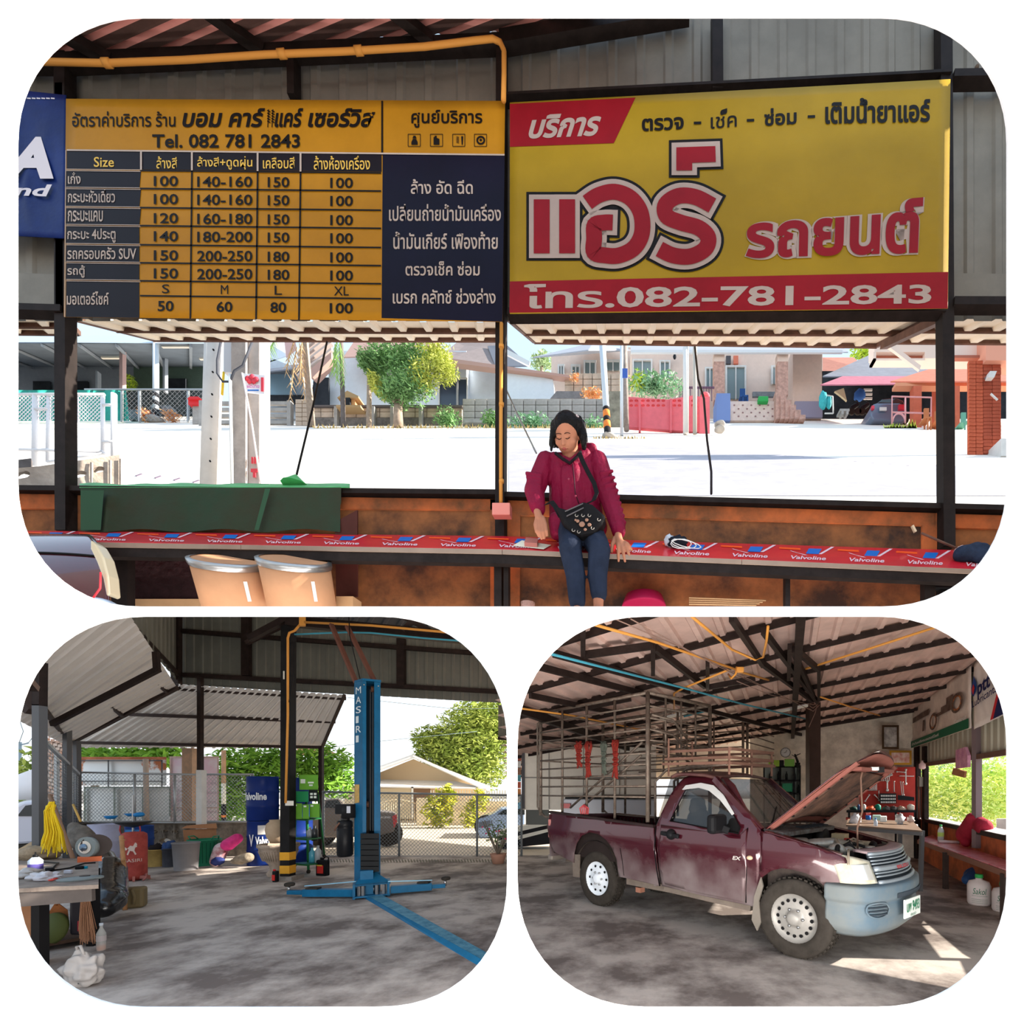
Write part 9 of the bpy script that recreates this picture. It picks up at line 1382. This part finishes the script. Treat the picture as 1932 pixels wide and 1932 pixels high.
# open bonnet
HA = math.radians(38); hx, hz_ = 2.40, 1.13
def HP(l, y, o=0): return T3(hx+l*math.cos(HA)+o*math.sin(HA), y, hz_+l*math.sin(HA)-o*math.cos(HA))
hw = lambda l: .63-.03*l-(.20*max(0, (l-.82)/.28)**2)
b = MB(); b.grid(lambda s, t: HP(1.10*s-.0-.06*abs(2*t-1)**3*s, (1-2*t)*hw(1.10*s), -.05*math.sin(PI*t)*(1-.2*s)-.03*(1-abs(2*t-1))), 20, 24); hd_ = b.obj('hood', PM_, tk, solid=.008)
b = MB(); b.grid(lambda s, t: HP(1.08*s-.05*abs(2*t-1)**3*s, (1-2*t)*(hw(1.08*s)-.01), .006-.045*math.sin(PI*t)), 20, 24); b.obj('inner_skin', mat('pinkish_inner_hood', (144, 90, 80), .6, var=.12, vs=5), hd_, solid=.006)
b = MB(); b.grid(lambda s, t: HP(.16+.70*s, (1-2*t)*(hw(.16+.7*s)-.12), .03-.035*math.sin(PI*t)+.006*noise.noise(V((s*9, t*9, 0)))), 20, 20); b.obj('hood_liner', mat('burnt_liner', (112, 84, 70), .9, c2=(62, 50, 46), var=.3, vs=5, bump=.6), hd_, solid=.012)
for sg in (1, -1): b = MB(); b.bar(HP(.02, .56*sg, .02), HP(1.0, (.52)*sg, .025), .045, .03); b.obj('side_frame', mat('pinkish_inner_hood', ()), hd_)
b = MB(); b.bar(HP(.92, .45, .02), HP(.92, -.45, .02), .14, .03); b.obj('front_frame', mat('pinkish_inner_hood', ()), hd_); b = MB(); b.box(HP(.95, 0, .04), (.12, .10, .05)); b.obj('latch', EB, hd_); b = MB(); b.box(HP(.97, .14, .05), (.07, .09, .03)); b.obj('white_sticker', WHITE, hd_)
b = MB(); [b.ball(HP(.1+.14*k, y, .03), (.02, .03, .012), 8, 5) for k in range(6) for y in (.5, -.5)]; b.obj('frame_holes', BLACK, hd_, kind='stuff')
b = MB(); b.tube([T3(3.08, .18, .96), T3(3.07, .16, 1.15), T3(3.1, .12, 1.3), HP(.85, .18, .06), HP(.90, .2, .03)], .009, 6); b.obj('prop_rod', mat('rusty_rod', (120, 92, 78), .5), tk)
# pipe cage on the bed
CG = mat('dull_cage_pipe', (136, 124, 112), .5, .4, c2=(104, 88, 78), var=.25, vs=12); cg = thing('pipe_cage', 'tall grey pipe cage standing on the pickup bed', 'cage', T3(.2, 0, 1.1))
yn = .62
def cp(u, v): q_ = SP(u, v, yn); return q_
def pipe(nm, pts, r=.014): b = MB(); b.tube(pts, r, 7); b.obj(nm, CG, cg)
Lx, Rx = cp(1020, 1430).x, cp(1222, 1430).x; zt_ = cp(1225, 1306).z; zb_ = 1.12
vx = [cp(u, 1430).x for u in (1020, 1061, 1107, 1160, 1222)]; hz = [cp(1222, v).z for v in (1331, 1354, 1375.5, 1396, 1421, 1441.6, 1462, 1483, 1504)]
for y in (yn, -yn):
    for i, x in enumerate(vx): pipe('upright', [T3(x, y, zb_), T3(x, y, zt_)], .026 if i in (0, 4) else .018)
    pipe('top_rail', [T3(Lx, y, zt_), T3(Rx, y, zt_)], .022)
    for z in hz: pipe('side_rail', [T3(Lx, y+.01, z), T3(Rx, y+.01, z)], .012)
    pipe('foot', [T3(Lx, y, zb_+.05), T3(Lx+.12, y, zb_-.02), T3(Rx, y, zb_-.06)], .016)
for x in (Lx, Rx):
    pipe('top_rail', [T3(x, yn, zt_), T3(x, -yn, zt_)], .022)
    for k, z in enumerate(hz[:5] if x == Rx else hz[2:8:2]): pipe('cross_rail', [T3(x, yn, z), T3(x, -yn, z)], .012)
    for y in (-.3, 0, .3) if x == Rx else (): pipe('upright', [T3(x, y, hz[4]), T3(x, y, zt_)], .014)
for k in range(3): pipe('curved_brace', [T3(Rx, .55, zt_-.25-k*.18), T3(Rx+.03, .2-k*.0, zt_-.28-k*.18), T3(Rx+.06, -.05-k*.1, zt_-.5-k*.18)], .014)
xo = Lx-.08; pipe('latch_loop', [T3(Lx, yn, zt_-.12), T3(xo, yn, zt_-.14), T3(xo, yn, zb_+.12), T3(Lx, yn, zb_+.05)], .014)
for q_ in ((1076, 1524, 1212, 1400), (1105, 1517, 1210, 1425)): pipe('diagonal_bar', [TP(SP(q_[0], q_[1], yn-.08)), TP(SP(q_[2], q_[3], yn-.08))], .016)
for x in (.75, 1.05): pipe('front_brace', [T3(x, .35, 1.1), T3(x, .35, 1.6), T3(x+.15, .3, 1.75), T3(x+.7, .3, 1.78)], .016)
# roof rack over the cab made of flat bars
rk = thing('ladder_rack', 'rusty flat bar rack lying over the cab roof', 'rack', T3(1.5, 0, 1.75))
for z, m in ((1.80, 0), (1.86, 1), (1.95, 2)):
    for y in (.5-.05*m, -.5+.05*m): b = MB(); b.bar(T3(1.0, y, z), T3(1.9, y, z-.02), .02, .03); b.obj('side_bar', mat('rust_bar', (130, 96, 82), .7, var=.2), rk)
    b = MB(); b.bar(T3(1.9, .45, z-.02), T3(1.9, -.45, z-.02), .02, .03); b.obj('end_bar', mat('rust_bar', ()), rk)
for y in (.5, -.5, .0): b = MB(); b.bar(T3(1.88, y*.9, 1.66), T3(1.88, y*.9, 1.95), .02); b.obj('upright', mat('rust_bar', ()), rk); b = MB(); b.bar(T3(1.05, y*.9, 1.66), T3(1.05, y*.9, 2.1), .02); b.obj('upright', mat('rust_bar', ()), rk)
# second cage further back
c2 = thing('second_pipe_cage', 'second dull pipe cage standing behind the cab', 'cage', P(1330, 1500, 9.6))
for u in (1252, 1296, 1347, 1402, 1410): b = MB(); b.tube([P(u, 1361-(u-1210)*.06, 9.0+(u-1252)*.004), P(u, 1460, 9.0+(u-1252)*.004)], .028 if u > 1400 else .018, 7); b.obj('upright', CG, c2)
for k in range(8): b = MB(); b.tube([P(1205, 1366+k*13, 9.0), P(1402, 1353+k*13+(k > 3)*4, 9.6)], .014, 6); b.obj('side_rail', CG, c2)
for k in range(6): b = MB(); b.tube([P(1402, 1353+k*15, 9.6), P(1460, 1378+k*12, 11)], .014, 6); b.obj('side_rail', CG, c2)
b = MB(); b.tube([P(1258, 1375, 8.9), P(1260, 1430, 8.9), P(1268, 1438, 8.9), P(1276, 1430, 8.9), P(1276, 1405, 8.9)], .016, 6); b.obj('hook_loop', CG, c2)
# ropes on the cage
def rope(lb, u, v0, v1, w, m, seed):
    t = thing('rope_hank', lb, 'rope', TP(SP(u, v1, yn+.05)), 'rope hanks on the pipe cage'); q = random.Random(seed); b = MB()
    for k in range(9):
        s = [q.uniform(-1, 1) for _ in range(5)]; b.tube([TP(SP(u+w*.8*s[0], v0, yn+.03)), TP(SP(u+w*s[1], v0+8, yn+.06)), TP(SP(u+w*.45*s[2], v0+(v1-v0)*.4, yn+.06)), TP(SP(u+w*.4*s[3], v0+(v1-v0)*.7, yn+.06)), TP(SP(u+w*.8*s[4], v1-q.random()*8, yn+.06))], .011, 5)
    b.obj('strands', m, t, kind='stuff'); b = MB()
    for f in (.35, .5, .62): vv = v0+(v1-v0)*f; b.tube([TP(SP(u+w*.6*math.cos(a), vv+2*math.sin(a), yn+.07)) for a in [2*PI*j/8 for j in range(9)]], .012, 5)
    b.obj('wrap', m, t); return t
RR = mat('red_rope', (136, 46, 38), .8, var=.25, vs=20); GR_ = mat('grey_green_rope', (88, 94, 84), .8, var=.25, vs=20)
rope('red rope hank hanging leftmost on the cage', 1092, 1399, 1450, 8, RR, 1); rope('long red rope hank with loops beside the second upright', 1109, 1399, 1468, 8, RR, 2); rope('grey-green rope hank between the red ones', 1139, 1399, 1464, 7, GR_, 3); rope('red rope hank hanging nearest the front upright', 1161, 1396, 1470, 8, RR, 4)
one('red_ribbon', mat('pink_ribbon', (200, 80, 84), .6), 'pink-red plastic ribbon tied low on the cage', 'ribbon', lambda b: [b.tube([TP(SP(1102, 1518, yn+.05)), TP(SP(1102+k*4, 1525, yn+.07)), TP(SP(1103+k*3, 1536, yn+.06))], .010, 4) for k in (-2, -1, 0, 1, 2)])
